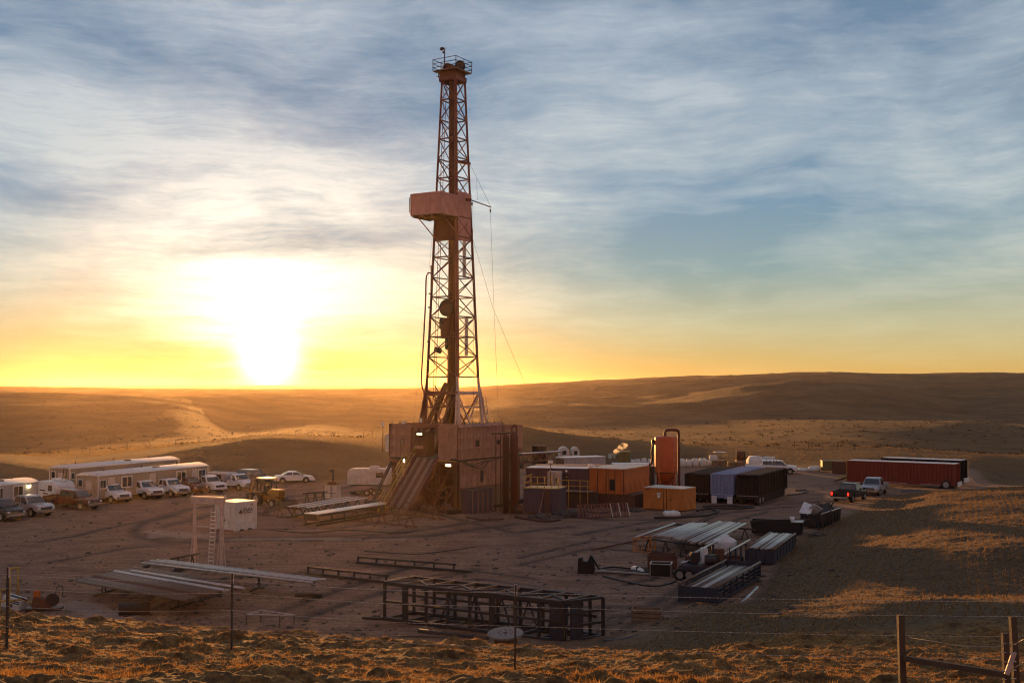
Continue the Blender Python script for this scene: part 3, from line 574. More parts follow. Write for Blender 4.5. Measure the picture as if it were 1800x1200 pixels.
# stair with yellow rails at the left of the ramp
sx = -W1 + 2.3
for s_ in (0, 0.85):
    for h in (0.55, 1.05): rod('handrail', rig, 'yellow_rail', (sx + s_, -0.1, ZF + h), (sx + s_, -rb - 0.4, 0.4 + h), 0.035)
    beam('stair_stringer', rig, 'yellow_rail', (sx + s_, -0.1, ZF), (sx + s_, -rb - 0.4, 0.3), 0.05, 0.2)
    for i in range(6): t_ = i / 5; rod('rail_post', rig, 'yellow_rail', (sx + s_, -0.1 - (rb + 0.3) * t_, ZF + (0.3 - ZF) * t_), (sx + s_, -0.1 - (rb + 0.3) * t_, ZF + (0.3 - ZF) * t_ + 1.05), 0.025)
for i in range(16): t_ = (i + 0.5) / 16; box('tread', rig, 'deck_brown', (sx + 0.42, -0.1 - (rb + 0.3) * t_, ZF + (0.3 - ZF) * t_), (0.8, 0.25, 0.04))
beam('sub_strut', rig, 'dark_steel', (-W1 + 0.3, -0.1, ZF - 0.5), (-W1 + 0.15, -3.4, 0.3), 0.22)
box('strut_foot', rig, 'dark_steel', (-W1 + 0.2, -2.6, 0.6), (1.6, 1.0, 1.1))
tank2 = box('water_tank', rig, 'white_dirty', (-W1 - 0.35, 0.4, (ZF + ZT) / 2 - 0.3), (0.6, 0.7, 1.7), bev=0.04, label='pale steel box hung on the left end of the windwall')
# V-door interior
box('vdoor_header', rig, 'rig_paint', ((vx0 + vx1) / 2, 0.05, ZT - 0.15), (vx1 - vx0, 0.25, 0.35))
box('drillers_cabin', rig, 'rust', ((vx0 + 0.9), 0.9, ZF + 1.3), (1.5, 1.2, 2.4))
box('cabin_sill', rig, 'rig_wall', ((vx0 + 0.7), 0.25, ZF + 1.0), (1.1, 0.1, 0.3))
def lamp_at(px, py, Y, s=(0.5, 0.12, 0.22)):
    p = rl(px, py, Y); h = box('lamp_housing', rig, 'dark_steel', (p.x, p.y + 0.1, p.z + 0.06), (s[0] + 0.08, s[1], s[2] + 0.06)); box('lamp_lens', h, 'lamp', (0, -0.08, -0.02), s)
lamp_at(788, 818, RC.y - 1.2, (0.5, 0.12, 0.2)); lamp_at(737, 763, RC.y + 2.0, (0.55, 0.1, 0.12)); lamp_at(710, 810, RC.y + 1.8, (0.14, 0.1, 0.3))
# flood lamps on stalks above the floor
for px, py in ((673, 745), (710, 742), (740, 738)):
    p = rl(px, py, RC.y + 4.5); rod('lamp_stalk', rig, 'rig_paint', (p.x, p.y, ZF + 0.5), (p.x, p.y, p.z - 0.15), 0.04)
    h = box('lamp_housing', rig, 'white_paint', p, (0.2, 0.16, 0.42))

# --- mast
mc = Vector((-4.0, 5.0, 0)); mcw = RMAT @ mc; MY = mcw.y
mc.x += ((796 - 900) / F * MY - mcw.x) / rx[0]; mcw = RMAT @ mc; MY = mcw.y
kx = rx[0] - 0 + ry[0]
def zm(py): return zpx(py, MY)
s_top = 40 * MY / F / kx; s_660 = 88 * MY / F / kx; Z1 = zm(138); Z0 = zm(662)
def S(z): return s_top + (s_660 - s_top) * (Z1 - z) / (Z1 - Z0)
def corner(i, z):
    h = S(z) / 2; sx_, sy_ = ((-1, -1), (1, -1), (1, 1), (-1, 1))[i]; return Vector((mc.x + sx_ * h, mc.y + sy_ * h, z))
zb = ZF + 0.3
levels = [Z0 + (Z1 - Z0) * i / 15 for i in range(16)]
for i in range(4):
    a, b, c_ = corner(i, Z0), corner(i, (Z0 + Z1) / 2), corner(i, Z1)
    wd = 0.34 if i == 1 else 0.22
    beam('mast_leg', rig, 'rig_paint' if i == 1 else 'rig_red', a, b, wd); beam('mast_leg', rig, 'rig_paint' if i == 1 else 'rig_red', b, c_, wd * 0.85)
    foot = Vector((mc.x + (corner(i, zb).x - mc.x) * 1.12, mc.y + (corner(i, zb).y - mc.y) * 1.12, zb))
    beam('mast_shoe', rig, 'rig_white' if i in (1, 2) else 'rig_paint', a, foot, 0.24)
for k in range(15):
    z0, z1 = levels[k], levels[k + 1]
    for f in range(4):
        g = (f + 1) % 4
        if f != 0: beam('girt', rig, 'rig_red', corner(f, z0), corner(g, z0), 0.11)
        elif k % 2 == 0: beam('girt', rig, 'rig_red', corner(f, z0), corner(g, z0), 0.12)
        if (k + f) % 2: beam('brace', rig, 'rig_red', corner(f, z0), corner(g, z1), 0.085)
        else: beam('brace', rig, 'rig_red', corner(g, z0), corner(f, z1), 0.085)
        if f in (1, 3): beam('brace', rig, 'rig_red', corner(g, z0), corner(f, z1), 0.065) if (k + f) % 2 else beam('brace', rig, 'rig_red', corner(f, z0), corner(g, z1), 0.065)
# A-frame base legs (white on the right)
for (i, dx, dy, m_) in ((1, 0.9, -0.8, 'rig_white'), (1, 0.25, -0.9, 'rig_white'), (2, 1.0, 0.5, 'rig_white'), (2, 1.2, -0.9, 'rig_white'), (0, -0.5, -0.8, 'rig_paint'), (0, 0.7, -0.7, 'rig_paint'), (3, -0.6, 0.4, 'rig_paint')):
    a = corner(i, Z0 - 0.4); c2 = corner(i, zb); beam('base_leg', rig, m_, a, (c2.x + dx, c2.y + dy, zb), 0.2)
for z in (Z0 - 1.6, Z0 - 3.0):
    for f in range(4):
        q = [Vector((mc.x + (corner(j, z).x - mc.x) * 1.1, mc.y + (corner(j, z).y - mc.y) * 1.1, z)) for j in (f, (f + 1) % 4)]
        beam('base_girt', rig, 'rig_white' if f in (1,) else 'rig_paint', q[0], q[1], 0.16, 0.3 if z > Z0 - 2 else 0.1)
for f in (0, 1, 2, 3):
    q0 = corner(f, Z0 - 1.6); q1 = corner((f + 1) % 4, zb); beam('base_brace', rig, 'rig_white' if f == 1 else 'rig_paint', q0, q1, 0.12)
    q0 = corner((f + 1) % 4, Z0 - 1.6); q1 = corner(f, zb); beam('base_brace', rig, 'rig_white' if f == 1 else 'rig_paint', q0, q1, 0.1)
# ladder-like stair at the right foot
la = corner(2, Z0 - 2.0) + Vector((0.6, -0.2, 0)); lb = Vector((la.x + 1.1, la.y - 0.2, zb))
for o_ in (0, 0.5): beam('foot_ladder_rail', rig, 'rig_white', la + Vector((0, o_, 0)), lb + Vector((0, o_, 0)), 0.06)
for i in range(9): q = la.lerp(lb, (i + 0.5) / 9); rod('foot_ladder_rung', rig, 'rig_white', q, q + Vector((0, 0.5, 0)), 0.025)
# raised drawworks frame inside the legs
beam('raising_strut', rig, 'rust', (mc.x - 2.6, mc.y - 3.0, zb), (mc.x - 0.4, mc.y - 0.6, Z0 - 0.6), 0.4); beam('raising_strut', rig, 'rust', (mc.x + 0.1, mc.y - 3.0, zb), (mc.x + 0.9, mc.y - 0.9, Z0 - 0.6), 0.3)
for i in range(5): q0 = Vector((mc.x - 2.6, mc.y - 3.0, zb)).lerp(Vector((mc.x - 0.4, mc.y - 0.6, Z0 - 0.6)), i / 5 + 0.1); q1 = Vector((mc.x - 1.4, mc.y - 3.0, zb)).lerp(Vector((mc.x - 0.9, mc.y + 0.2, Z0 - 0.8)), i / 5 + 0.2); beam('raising_brace', rig, 'rust', q0, q1, 0.12)
beam('raising_strut', rig, 'rust', (mc.x - 1.4, mc.y - 3.0, zb), (mc.x - 0.9, mc.y + 0.2, Z0 - 0.8), 0.22)
for i in range(7):
    a_ = R(i * 51); beam('raising_brace', rig, 'rust', (mc.x - 1.4 + 1.3 * math.cos(a_), mc.y - 0.8, Z0 - 1.6 + 0.7 * math.sin(a_)), (mc.x - 1.4 - 1.1 * math.cos(a_ + 1), mc.y - 0.4, Z0 - 2.4 + 0.8 * math.sin(a_ * 2)), 0.10)
# centre column (track), drill string, travelling block, top drive
zA = zm(548)
rod('guide_track', rig, 'rust', (mc.x + 0.15, mc.y - 0.5, ZF), (mc.x + 0.05, mc.y - 0.3, Z1), 0.33, 12)
rod('guide_track', rig, 'rig_red', (mc.x + 0.75, mc.y - 0.7, ZF), (mc.x + 0.3, mc.y - 0.3, Z1), 0.14, 8)
for k in range(4): rod('drilling_line', rig, 'dark_steel', (mc.x - 0.45 + k * 0.10, mc.y + 0.1, zm(530)), (mc.x - 0.35 + k * 0.09, mc.y + 0.1, Z1 - 0.1), 0.02, 5)
blk = rod('travelling_block', rig, 'dark_steel', (mc.x - 0.32, mc.y - 0.75, zm(541)), (mc.x - 0.32, mc.y + 0.15, zm(541)), 0.86, 18)
box('block_hook', rig, 'dark_steel', (mc.x - 0.2, mc.y - 0.3, zm(558)), (0.5, 0.4, 1.0), bev=0.1)
td = box('top_drive', rig, 'rust', (mc.x - 0.35, mc.y - 0.4, zm(577)), (1.25, 1.0, 2.0), bev=0.12)
box('top_drive_motor', td, 'dark_steel', (-0.45, -0.3, 0.5), (0.5, 0.6, 1.1), bev=0.1); box('top_drive_link', td, 'dark_steel', (0.1, -0.2, -1.5), (0.5, 0.3, 1.3), bev=0.08)
rod('drill_string', rig, 'dull_pipe', (mc.x - 0.2, mc.y - 0.3, ZF), (mc.x - 0.2, mc.y - 0.3, zm(600)), 0.09)
p = rl(770, 615, MY - 1); box('tong_hanger', rig, 'dark_steel', p, (0.9, 0.3, 0.5), (0, 20, 0), bev=0.08)
# ladder up the left side
for o_ in (0, 0.42):
    rod('ladder_rail', rig, 'rig_red', corner(3, zb) * 0.35 + corner(0, zb) * 0.65 + Vector((-0.15, o_, 0)), corner(3, Z1) * 0.35 + corner(0, Z1) * 0.65 + Vector((-0.15, o_, 0)), 0.03, 6)
for i in range(95):
    z = zb + (Z1 - zb) * i / 95; q = corner(3, z) * 0.35 + corner(0, z) * 0.65 + Vector((-0.15, 0, 0)); rod('ladder_rung', rig, 'rig_red', q, q + Vector((0, 0.42, 0)), 0.018, 5)
# pale cloth/light panels hung in the right bay
for py0, py1 in ((424, 488), (558, 625)):
    z1_, z0_ = zm(py0), zm(py1); q = corner(2, z1_); box('hung_tarp', rig, 'cream_door', (q.x - 0.1, q.y - S(z1_) * 0.45, (z0_ + z1_) / 2), (0.05, 0.55, z1_ - z0_))
box('pale_conduit', rig, 'cream_door', (mc.x - 0.55, mc.y + 0.8, zm(250)), (0.16, 0.16, 6.0)); box('pale_conduit', rig, 'cream_door', (mc.x - 0.75, mc.y + 0.9, zm(470)), (0.2, 0.2, 6.0))
# monkey board house
b0 = -4.5; Nw = None
def mb(px, yl):            # x local (relative to mast centre) hitting column px at local y yl
    base = RMAT @ Vector((mc.x, mc.y + yl, 0)); return at_px(base, rx, px)
nb = mb(774, b0); lw = nb - mb(722, b0)
base = RMAT @ Vector((mc.x + nb, mc.y + b0, 0)); rwid = at_px(base, ry, 804)
zt, zbm = zpx(334, base.y), zpx(372, base.y); X0, X1 = mc.x + nb - lw, mc.x + nb; Y0, Y1 = mc.y + b0, mc.y + b0 + rwid
hh = zt - zbm; zc_ = (zt + zbm) / 2
for i in range(3): box('board_house_sheet', rig, 'board_wall', (X0 + lw * (i + 0.5) / 3, Y0, zc_), (lw / 3 - 0.02, 0.05, hh - 0.24))
for i in range(2): box('board_house_sheet', rig, 'board_wall', (X1, Y0 + rwid * (i + 0.5) / 2, zc_), (0.05, rwid / 2 - 0.02, hh - 0.1)); box('board_house_sheet', rig, 'board_wall', (X0, Y0 + rwid * (i + 0.5) / 2, zc_), (0.05, rwid / 2 - 0.02, hh))
for z in (zt - 0.05, zbm + 0.05): box('board_house_frame', rig, 'board_wall', ((X0 + X1) / 2, Y0 - 0.03, z), (lw + 0.08, 0.1, 0.16)); box('board_house_frame', rig, 'board_wall', (X1 + 0.03, (Y0 + Y1) / 2, z), (0.1, rwid, 0.14))
for x in (X0, X1): box('board_house_frame', rig, 'board_wall', (x, Y0 - 0.03, zc_), (0.12, 0.12, hh))
box('board_house_floor', rig, 'rust', ((X0 + X1) / 2, (Y0 + Y1) / 2, zbm - 0.08), (lw, rwid, 0.1))
for i in range(6): box('racking_finger', rig, 'rust', (X0 + 0.3 + i * (lw - 0.6) / 5, (Y0 + Y1) / 2, zbm - 0.2), (0.1, rwid, 0.14))
box('floor_lamp', rig, 'cream_door', (X0 + lw * 0.62, Y0 + 0.4, zbm - 0.18), (0.6, 0.15, 0.1))
for x in (X0 - 0.28,):
    for y in (Y0 + 0.1,): rod('side_rail', rig, 'dark_steel', (x, y, zbm + 0.3), (x, y, zt - 0.3), 0.04); rod('side_rail', rig, 'dark_steel', (x, y, zt - 0.35), (X0, y, zt - 0.35), 0.03); rod('side_rail', rig, 'dark_steel', (x, y, zbm + 0.35), (X0, y, zbm + 0.35), 0.03)
# shroud round the mast
hs = 1.32; sz0, sz1 = zm(423), zm(338)
for i in range(3): box('shroud_sheet', rig, 'rig_red', (mc.x - hs + hs * 2 * (i + 0.5) / 3, mc.y - hs, (sz0 + zbm) / 2), (hs * 2 / 3 - 0.02, 0.05, zbm - sz0))
for i in range(2): box('shroud_sheet', rig, 'board_wall', (mc.x + hs, mc.y - hs + hs * 2 * (i + 0.5) / 2, (sz0 + sz1) / 2), (0.05, hs - 0.02, sz1 - sz0))
box('shroud_sheet', rig, 'rust', (mc.x, mc.y - hs * 1.0 + 0.1, sz0 + 0.0), (hs * 2, 0.1, 0.12)); box('shroud_sheet', rig, 'board_wall', (mc.x + hs, mc.y, sz0), (0.12, hs * 2, 0.12))
beam('board_stay', rig, 'rig_paint', (X0 + lw * 0.15, Y0 + 0.2, zbm - 0.1), (mc.x - hs, mc.y - hs, zm(418)), 0.08); beam('board_stay', rig, 'rig_paint', (X1, Y0 + 0.2, zbm - 0.1), (mc.x + hs, mc.y - hs, zm(412)), 0.1)
# crown
cc = Vector((mc.x - 0.2, mc.y + 0.1, 0)); hc = 1.05
zp = zm(122)
box('crown_block', rig, 'rust', (cc.x, cc.y, (zp + Z1) / 2 - 0.05), (1.9, 1.9, zp - Z1 + 0.15)); box('crown_beam', rig, 'rig_red', (cc.x + 0.1, cc.y - 0.98, Z1 + 0.2), (2.1, 0.1, 0.5)); box('crown_beam', rig, 'rig_red', (cc.x + 1.0, cc.y, Z1 + 0.2), (0.1, 2.1, 0.5))
hp = 1.42
box('crown_platform', rig, 'deck_brown', (cc.x, cc.y, zp + 0.05), (hp * 2, hp * 2, 0.1))
for (x, y) in ((-1, -1), (1, -1), (1, 1), (-1, 1), (0, -1), (0, 1), (-1, 0), (1, 0)): rod('guard_post', rig, 'dark_steel', (cc.x + x * hp, cc.y + y * hp, zp + 0.1), (cc.x + x * hp, cc.y + y * hp, zp + 1.25), 0.04, 6)
for z in (0.4, 0.8, 1.22):
    for a_, b_ in (((-1, -1), (1, -1)), ((1, -1), (1, 1)), ((1, 1), (-1, 1)), ((-1, 1), (-1, -1))): rod('guard_rail', rig, 'dark_steel', (cc.x + a_[0] * hp, cc.y + a_[1] * hp, zp + z), (cc.x + b_[0] * hp, cc.y + b_[1] * hp, zp + z), 0.035, 6)
rod('crown_sheave', rig, 'rust', (cc.x - 0.2, cc.y - 0.7, zp + 0.35), (cc.x - 0.2, cc.y + 0.2, zp + 0.35), 0.55, 18); rod('crown_sheave', rig, 'dark_steel', (cc.x + 0.5, cc.y + 0.55, zp + 0.75), (cc.x + 0.75, cc.y + 0.45, zp + 0.75), 0.55, 18)
p = rl(781, 120, MY - 0.5); pt = rl(782, 84, MY - 0.5); rod('beacon_pole', rig, 'dark_steel', (p.x, p.y, zp), pt, 0.05); box('beacon', rig, 'dark_steel', rl(777, 86, MY - 0.5), (0.45, 0.25, 0.3), bev=0.06); box('beacon', rig, 'dark_steel', rl(780, 92, MY - 0.5), (0.25, 0.2, 0.25), bev=0.05)
p = rl(771, 136, MY - 1.5); rod('antenna', rig, 'dark_steel', p, p + Vector((0, 0, 0.8)), 0.05); rod('antenna', rig, 'dark_steel', p + Vector((-0.25, 0, 0.1)), p, 0.04); rod('antenna', rig, 'dark_steel', p + Vector((-0.25, 0, 0.7)), p + Vector((0, 0, 0.7)), 0.04)
# booms and lines on the right
ga, gb = rl(801, 283, MY), rl(826, 288, MY - 1); beam('gin_boom', rig, 'rig_paint', ga, gb, 0.26, 0.3)
ha, hb = rl(815, 350, MY), rl(827, 351, MY - 1); beam('gin_boom', rig, 'rig_paint', ha, hb, 0.26, 0.3); hx = rl(863, 364, MY - 3); beam('hoist_arm', rig, 'dark_steel', hb, hx, 0.1)
box('hoist_hook', rig, 'dark_steel', rl(862, 370, MY - 3), (0.1, 0.1, 0.35)); box('hoist_hook', rig, 'dark_steel', rl(830, 358, MY - 1), (0.1, 0.1, 0.35))
def line(a, b, r=0.014): rod('wire_line', rig, 'dark_steel', a, b, r, 5)
line(gb, hx); line(rl(838, 316, MY - 2), rl(839, 352, MY - 2)); line(rl(862, 372, MY - 3), rl(869, 560, MY - 3)); line(rl(869, 560, MY - 3), rl(877, 745, MY - 3)); line(rl(831, 360, MY - 1), rl(833, 740, MY - 1), 0.012)
line(rl(824, 395, MY), rl(866, 540, MY - 4)); line(rl(866, 540, MY - 4), rl(924, 676, MY - 6)); line(rl(762, 395, MY), rl(727, 745, MY), 0.01)
# standpipe and mud hose at the left of the mast
def hose(pts, r, m='rig_red'): tube('standpipe', rig, m, smooth_pts([rl(x, y, Yq) for x, y, Yq in pts], 5), r, 8)
hose([(758, 466, MY), (758, 500, MY), (756, 560, MY), (753, 620, MY), (750, 680, MY), (747, 745, MY)], 0.075)
hose([(758, 480, MY - 1), (752, 480, MY - 1), (749, 492, MY - 1), (748, 530, MY - 1), (745, 590, MY - 1), (742, 640, MY - 1), (741, 668, MY - 1), (744, 685, MY - 1), (752, 692, MY - 1), (764, 695, MY - 1)], 0.075, 'rig_paint')
for py in (516, 540, 600, 650): box('pipe_clamp', rig, 'dark_steel', rl(756 - (py - 516) * 0.03, py, MY - 0.3), (0.24, 0.2, 0.14))
# ------------------------------------------------------------------ vehicles
def arc(cx, cz, r, a0, a1, n=7): return [(cx + r * math.cos(R(a0 + (a1 - a0) * i / n)), cz + r * math.sin(R(a0 + (a1 - a0) * i / n))) for i in range(n + 1)]
def wheel(p, x, y, r=0.40, w_=0.27, dual=False):
    t = rod('wheel', p, 'rubber', (x, y - w_ / 2, r), (x, y + w_ / 2, r), r, 20)
    for s in (-1, 1): rod('rim', t, 'rim', (0, 0, s * (w_ / 2 - 0.03)), (0, 0, s * (w_ / 2 + 0.012)), r * 0.58, 14)
    return t
def vehicle(name, label, cat, px, py, rz, paint, kind='pickup', crew=True, lights=False, L=None, dark_grille=True, white_roof=False, group=None, stripe=None):
    P0 = G(px, py); t = thing(name, label, cat, (P0.x, P0.y, hz(P0.x, P0.y) - 0.02), rz, group)
    if kind == 'sedan': LL, hood, belt, roof, hw, wr, clr = 4.75, 0.86, 0.95, 1.43, 0.90, 0.33, 0.28
    elif kind == 'suv': LL, hood, belt, roof, hw, wr, clr = 4.9, 1.10, 1.14, 1.80, 0.95, 0.38, 0.42
    else: LL, hood, belt, roof, hw, wr, clr = 5.85, 1.16, 1.22, 1.90, 0.99, 0.41, 0.50
    LL = L or LL; h = LL / 2; fx = h - 0.98; bx = -h + 1.18 if kind != 'sedan' else -h + 0.95; ar = wr + 0.10
    wz = wr
    if kind == 'pickup': cab0 = -h + (2.15 if crew else 2.5)
    elif kind == 'suv': cab0 = -h + 0.06
    else: cab0 = -h + 0.75
    cowl = h - (1.45 if kind != 'sedan' else 1.25)
    tp = lambda x, z: hw * (1 - 0.05 * max(0, (z - 0.9)) - 0.10 * max(0, abs(x) - h + 0.45) / 0.45)
    front = [(cowl, belt - 0.02), (h - 0.35, hood - 0.04), (h - 0.10, hood - 0.13), (h, hood - 0.30), (h, clr + 0.12), (h - 0.08, clr)]
    farch = arc(fx, wz, ar, 0, 180)[::1]; farch = [q for q in farch if q[1] > clr - 0.05]
    rarch = [q for q in arc(bx, wz, ar, 0, 180) if q[1] > clr - 0.05]
    start = [(cab0 - 0.02, clr)] if kind == 'pickup' else []
    if kind == 'pickup':
        prof = [(cab0, clr), (cab0, belt)] + front + farch
        prism('body', t, paint, prof, 0, 0, taper=tp, bev=0.035)
        side = [(-h, clr + 0.1), (-h, belt - 0.02), (cab0 - 0.03, belt), (cab0 - 0.03, clr)] + rarch
        for s in (-1, 1): prism('bed_side', t, paint, side, s * hw * 0.985 - 0.05, s * hw * 0.985 + 0.05, bev=0.02)
        tg = box('tailgate', t, paint, (-h + 0.04, 0, (belt + clr) / 2 + 0.12), (0.08, hw * 1.86, belt - clr - 0.2), bev=0.02); box('handle', tg, 'trim_black', (-0.05, 0, 0.15), (0.03, 0.25, 0.07))
        box('bed_floor', t, 'trim_black', ((-h + cab0) / 2, 0, 0.78), (cab0 + h, hw * 1.86, 0.06)); box('bed_front', t, paint, (cab0 - 0.06, 0, (belt + clr) / 2), (0.05, hw * 1.86, belt - clr))
        box('rear_bumper', t, 'chrome', (-h - 0.07, 0, clr + 0.07), (0.14, hw * 1.8, 0.18), bev=0.03)
    else:
        prof = [(-h + 0.06, clr), (-h, clr + 0.15), (-h, belt - 0.12 if kind == 'sedan' else belt - 0.02), (-h + 0.12, belt)] + front + farch + rarch
        prism('body', t, paint, prof, 0, 0, taper=tp, bev=0.035)
        box('rear_bumper', t, paint if kind == 'sedan' else 'trim_black', (-h - 0.03, 0, clr + 0.12), (0.10, hw * 1.75, 0.18), bev=0.03)
    # cab
    ws = 0.62 if kind != 'sedan' else 0.85; rs = 0.12 if kind == 'pickup' else (0.28 if kind == 'suv' else 0.85)
    ra, rbk = cowl - ws, cab0 + rs
    cabp = [(cab0, belt - 0.03), (rbk, roof - 0.05), (rbk + 0.12, roof), (ra - 0.25, roof), (ra, roof - 0.05), (cowl + 0.05, belt - 0.03)]
    ct = lambda x, z: hw * (0.945 - 0.17 * (z - belt) / (roof - belt))
    cab = prism('cab', t, paint, cabp, 0, 0, taper=ct, bev=0.03)
    def sw(z): return ct(0, z) + 0.008
    zb_, zt_ = belt + 0.05, roof - 0.13
    def lx(z): return cab0 + (rbk - cab0) * (z - belt) / (roof - belt)
    def fxr(z): return cowl + (ra - cowl) * (z - belt) / (roof - belt)
    splits = {'pickup': 2 if crew else 1, 'suv': 3, 'sedan': 2}[kind]
    for s in (-1, 1):
        xs0, xs1 = cab0 + 0.14, cowl - 0.10
        for i in range(splits):
            fa, fb = i / splits, (i + 1) / splits
            def X(f, z): a_ = lx(z) + 0.13; b_ = fxr(z) - 0.12; return a_ + (b_ - a_) * f
            g = 0.035
            q = [(X(fa, zb_) + g, s * sw(zb_), zb_), (X(fb, zb_) - g, s * sw(zb_), zb_), (X(fb, zt_) - g, s * sw(zt_), zt_), (X(fa, zt_) + g, s * sw(zt_), zt_)]
            meshobj('side_window', t, 'glass', q, [(0, 1, 2, 3)])
            box('door_handle', t, 'trim_black', ((q[0][0] + 0.12), s * (hw * 0.985 + 0.015), belt - 0.12), (0.14, 0.03, 0.035))
        box('mirror', t, 'trim_black', (cowl - 0.22, s * (hw + 0.12), belt + 0.08), (0.10, 0.20, 0.22), bev=0.02)
    def slope(name, xa, za, xb, zb2, off):
        w0, w1 = ct(0, za) * 0.90, ct(0, zb2) * 0.90; meshobj(name, t, 'glass', [(xa + off, -w0, za), (xa + off, w0, za), (xb + off, w1, zb2), (xb + off, -w1, zb2)], [(0, 1, 2, 3)])
    slope('windscreen', fxr(belt + 0.05) + 0.045, belt + 0.06, fxr(roof - 0.12) + 0.035, roof - 0.12, 0.02)
    slope('rear_window', lx(belt + 0.1) - 0.03, belt + 0.1, lx(roof - 0.15) - 0.03, roof - 0.15, -0.015)
    # nose
    gl = box('grille', t, 'trim_black', (h + 0.005, 0, hood - 0.36), (0.05, hw * 1.15, 0.26), bev=0.02)
    if kind == 'pickup': box('grille_bar', gl, 'chrome', (0.03, 0, 0), (0.02, 0.06, 0.26)); box('grille_bar', gl, 'chrome', (0.03, 0, 0), (0.02, hw * 1.1, 0.04))
    box('front_bumper', t, 'chrome' if kind == 'pickup' else paint, (h + 0.07, 0, clr + 0.08), (0.16, hw * 1.86, 0.22), bev=0.04); box('bumper_valance', t, 'trim_black', (h + 0.02, 0, clr - 0.08), (0.12, hw * 1.6, 0.14))
    for s in (-1, 1):
        box('headlight', t, 'poly_white', (h - 0.03, s * hw * 0.76, hood - 0.34), (0.10, 0.26, 0.20), bev=0.03)
        box('tail_light', t, 'tail_lamp' if lights else 'red_trailer', (-h - 0.015, s * hw * 0.88, belt - 0.26), (0.06, 0.16, 0.34 if kind != 'sedan' else 0.14))
        for xx in (fx, bx): wheel(t, xx, s * (hw - 0.15), wr)
        for xx in (fx, bx): rod('wheel_well', t, 'trim_black', (xx, s * (hw - 0.35), wz), (xx, s * (hw - 0.06), wz), ar - 0.01, 16) if False else None
    box('chassis', t, 'trim_black', (0, 0, clr - 0.02), (LL * 0.92, hw * 1.3, 0.16))
    return t
CARS = 'vehicles parked in a row before the office trailers'
vehicle('parked_pickup', 'dark pickup cut off by the left edge, nearest of the parked row', 'pickup truck', -4, 912, -34, 'black_car', crew=False, group=CARS)
vehicle('parked_pickup', 'silver crew-cab pickup between the dark one at the edge and the maroon one', 'pickup truck', 47, 905, -32, 'silver_car', group=CARS)
vehicle('parked_pickup', 'maroon pickup with chrome grille in the parked row', 'pickup truck', 127, 893, -26, 'maroon_car', L=6.1, group=CARS)
vehicle('parked_pickup', 'white long-bed pickup with dark bumper guard right of the maroon one', 'pickup truck', 187, 882, -36, 'white_car', L=6.2, group=CARS)
vehicle('parked_pickup', 'white extended-cab pickup in the middle of the row before the first trailer doors', 'pickup truck', 249, 876, -37, 'white_car', L=5.6, group=CARS)
vehicle('parked_pickup', 'white pickup parked beside the low dark car, before the far end of the trailer', 'pickup truck', 295, 872, -37, 'white_car', L=5.5, group=CARS)
vehicle('parked_car', 'low dark red car half hidden between the white pickup and the white wagon', 'car', 334, 867, -40, 'maroon_car', kind='suv', L=4.3, group=CARS)
vehicle('parked_wagon', 'white sport utility wagon with dark windows at the end of the office trailer', 'car', 368, 863, -46, 'white_car', kind='suv', group=CARS)
vehicle('parked_pickup', 'white single-cab pickup next to the backhoe', 'pickup truck', 417, 860, -42, 'white_car', crew=False, L=5.2, group=CARS)
vehicle('parked_wagon', 'dark sport utility wagon behind the backhoe, its roof catching the sun', 'car', 446, 853, -40, 'black_car', kind='suv', group=CARS)
vehicle('parked_sedan', 'white sedan parked on its own right of the backhoe', 'car', 517, 851, 14, 'white_car', kind='sedan', group=CARS)
vehicle('parked_pickup', 'dark pickup with glowing red tail lamps, rear towards us, beside the scrap bin', 'pickup truck', 1494, 881, 53, 'black_car', lights=True, L=5.6)
vehicle('parked_pickup', 'silver pickup facing us beside the dark one with lit tail lamps', 'pickup truck', 1537, 870, -119, 'silver_car', L=5.6)
v = vehicle('parked_pickup', 'large white utility pickup parked side-on before the straw bales and sacks', 'pickup truck', 1356, 832, -14, 'white_car', L=7.0)
for i in range(7): rod('rack_bar', v, 'dark_steel', (-0.6 + i * 0.45, -1.04, 1.2), (-0.6 + i * 0.45, -1.04, 2.15), 0.03)
rod('rack_bar', v, 'dark_steel', (-0.6, -1.04, 2.15), (2.1, -1.04, 2.15), 0.03)

# backhoe
P0 = G(472, 889); bh = thing('backhoe', 'yellow backhoe loader with sunlit cab windows behind the white shipping box', 'backhoe', (P0.x, P0.y, 0), -42)
box('chassis', bh, 'tractor_yellow', (0, 0, 0.95), (3.6, 0.9, 0.5), bev=0.05); box('engine_hood', bh, 'tractor_yellow', (1.4, 0, 1.45), (1.7, 0.85, 0.7), bev=0.08)
for s in (-1, 1):
    wheel(bh, -0.75, s * 0.85, 0.72, 0.45); wheel(bh, 1.75, s * 0.8, 0.45, 0.3)
    for x in (-1.0, -0.45, 0.45): beam('cab_post', bh, 'trim_black', (x, s * 0.68, 1.3), (x * 0.92, s * 0.62, 2.75), 0.09)
    box('fender', bh, 'tractor_yellow', (-0.75, s * 0.85, 1.5), (1.3, 0.45, 0.06)); beam('loader_arm', bh, 'tractor_yellow', (0.5, s * 0.5, 1.5), (2.9, s * 0.5, 0.5), 0.12, 0.22)
box('cab_base', bh, 'trim_black', (-0.3, 0, 1.35), (1.5, 1.3, 0.4)); box('cab_roof', bh, 'cream_door', (-0.28, 0, 2.82), (1.75, 1.5, 0.14), bev=0.04); box('seat', bh, 'trim_black', (-0.3, 0, 1.75), (0.5, 0.5, 0.7), bev=0.05)
prism('bucket', bh, 'dark_steel', [(2.8, 0.1), (3.5, 0.1), (3.6, 0.25), (3.1, 0.85), (2.8, 0.8)], -1.05, 1.05)
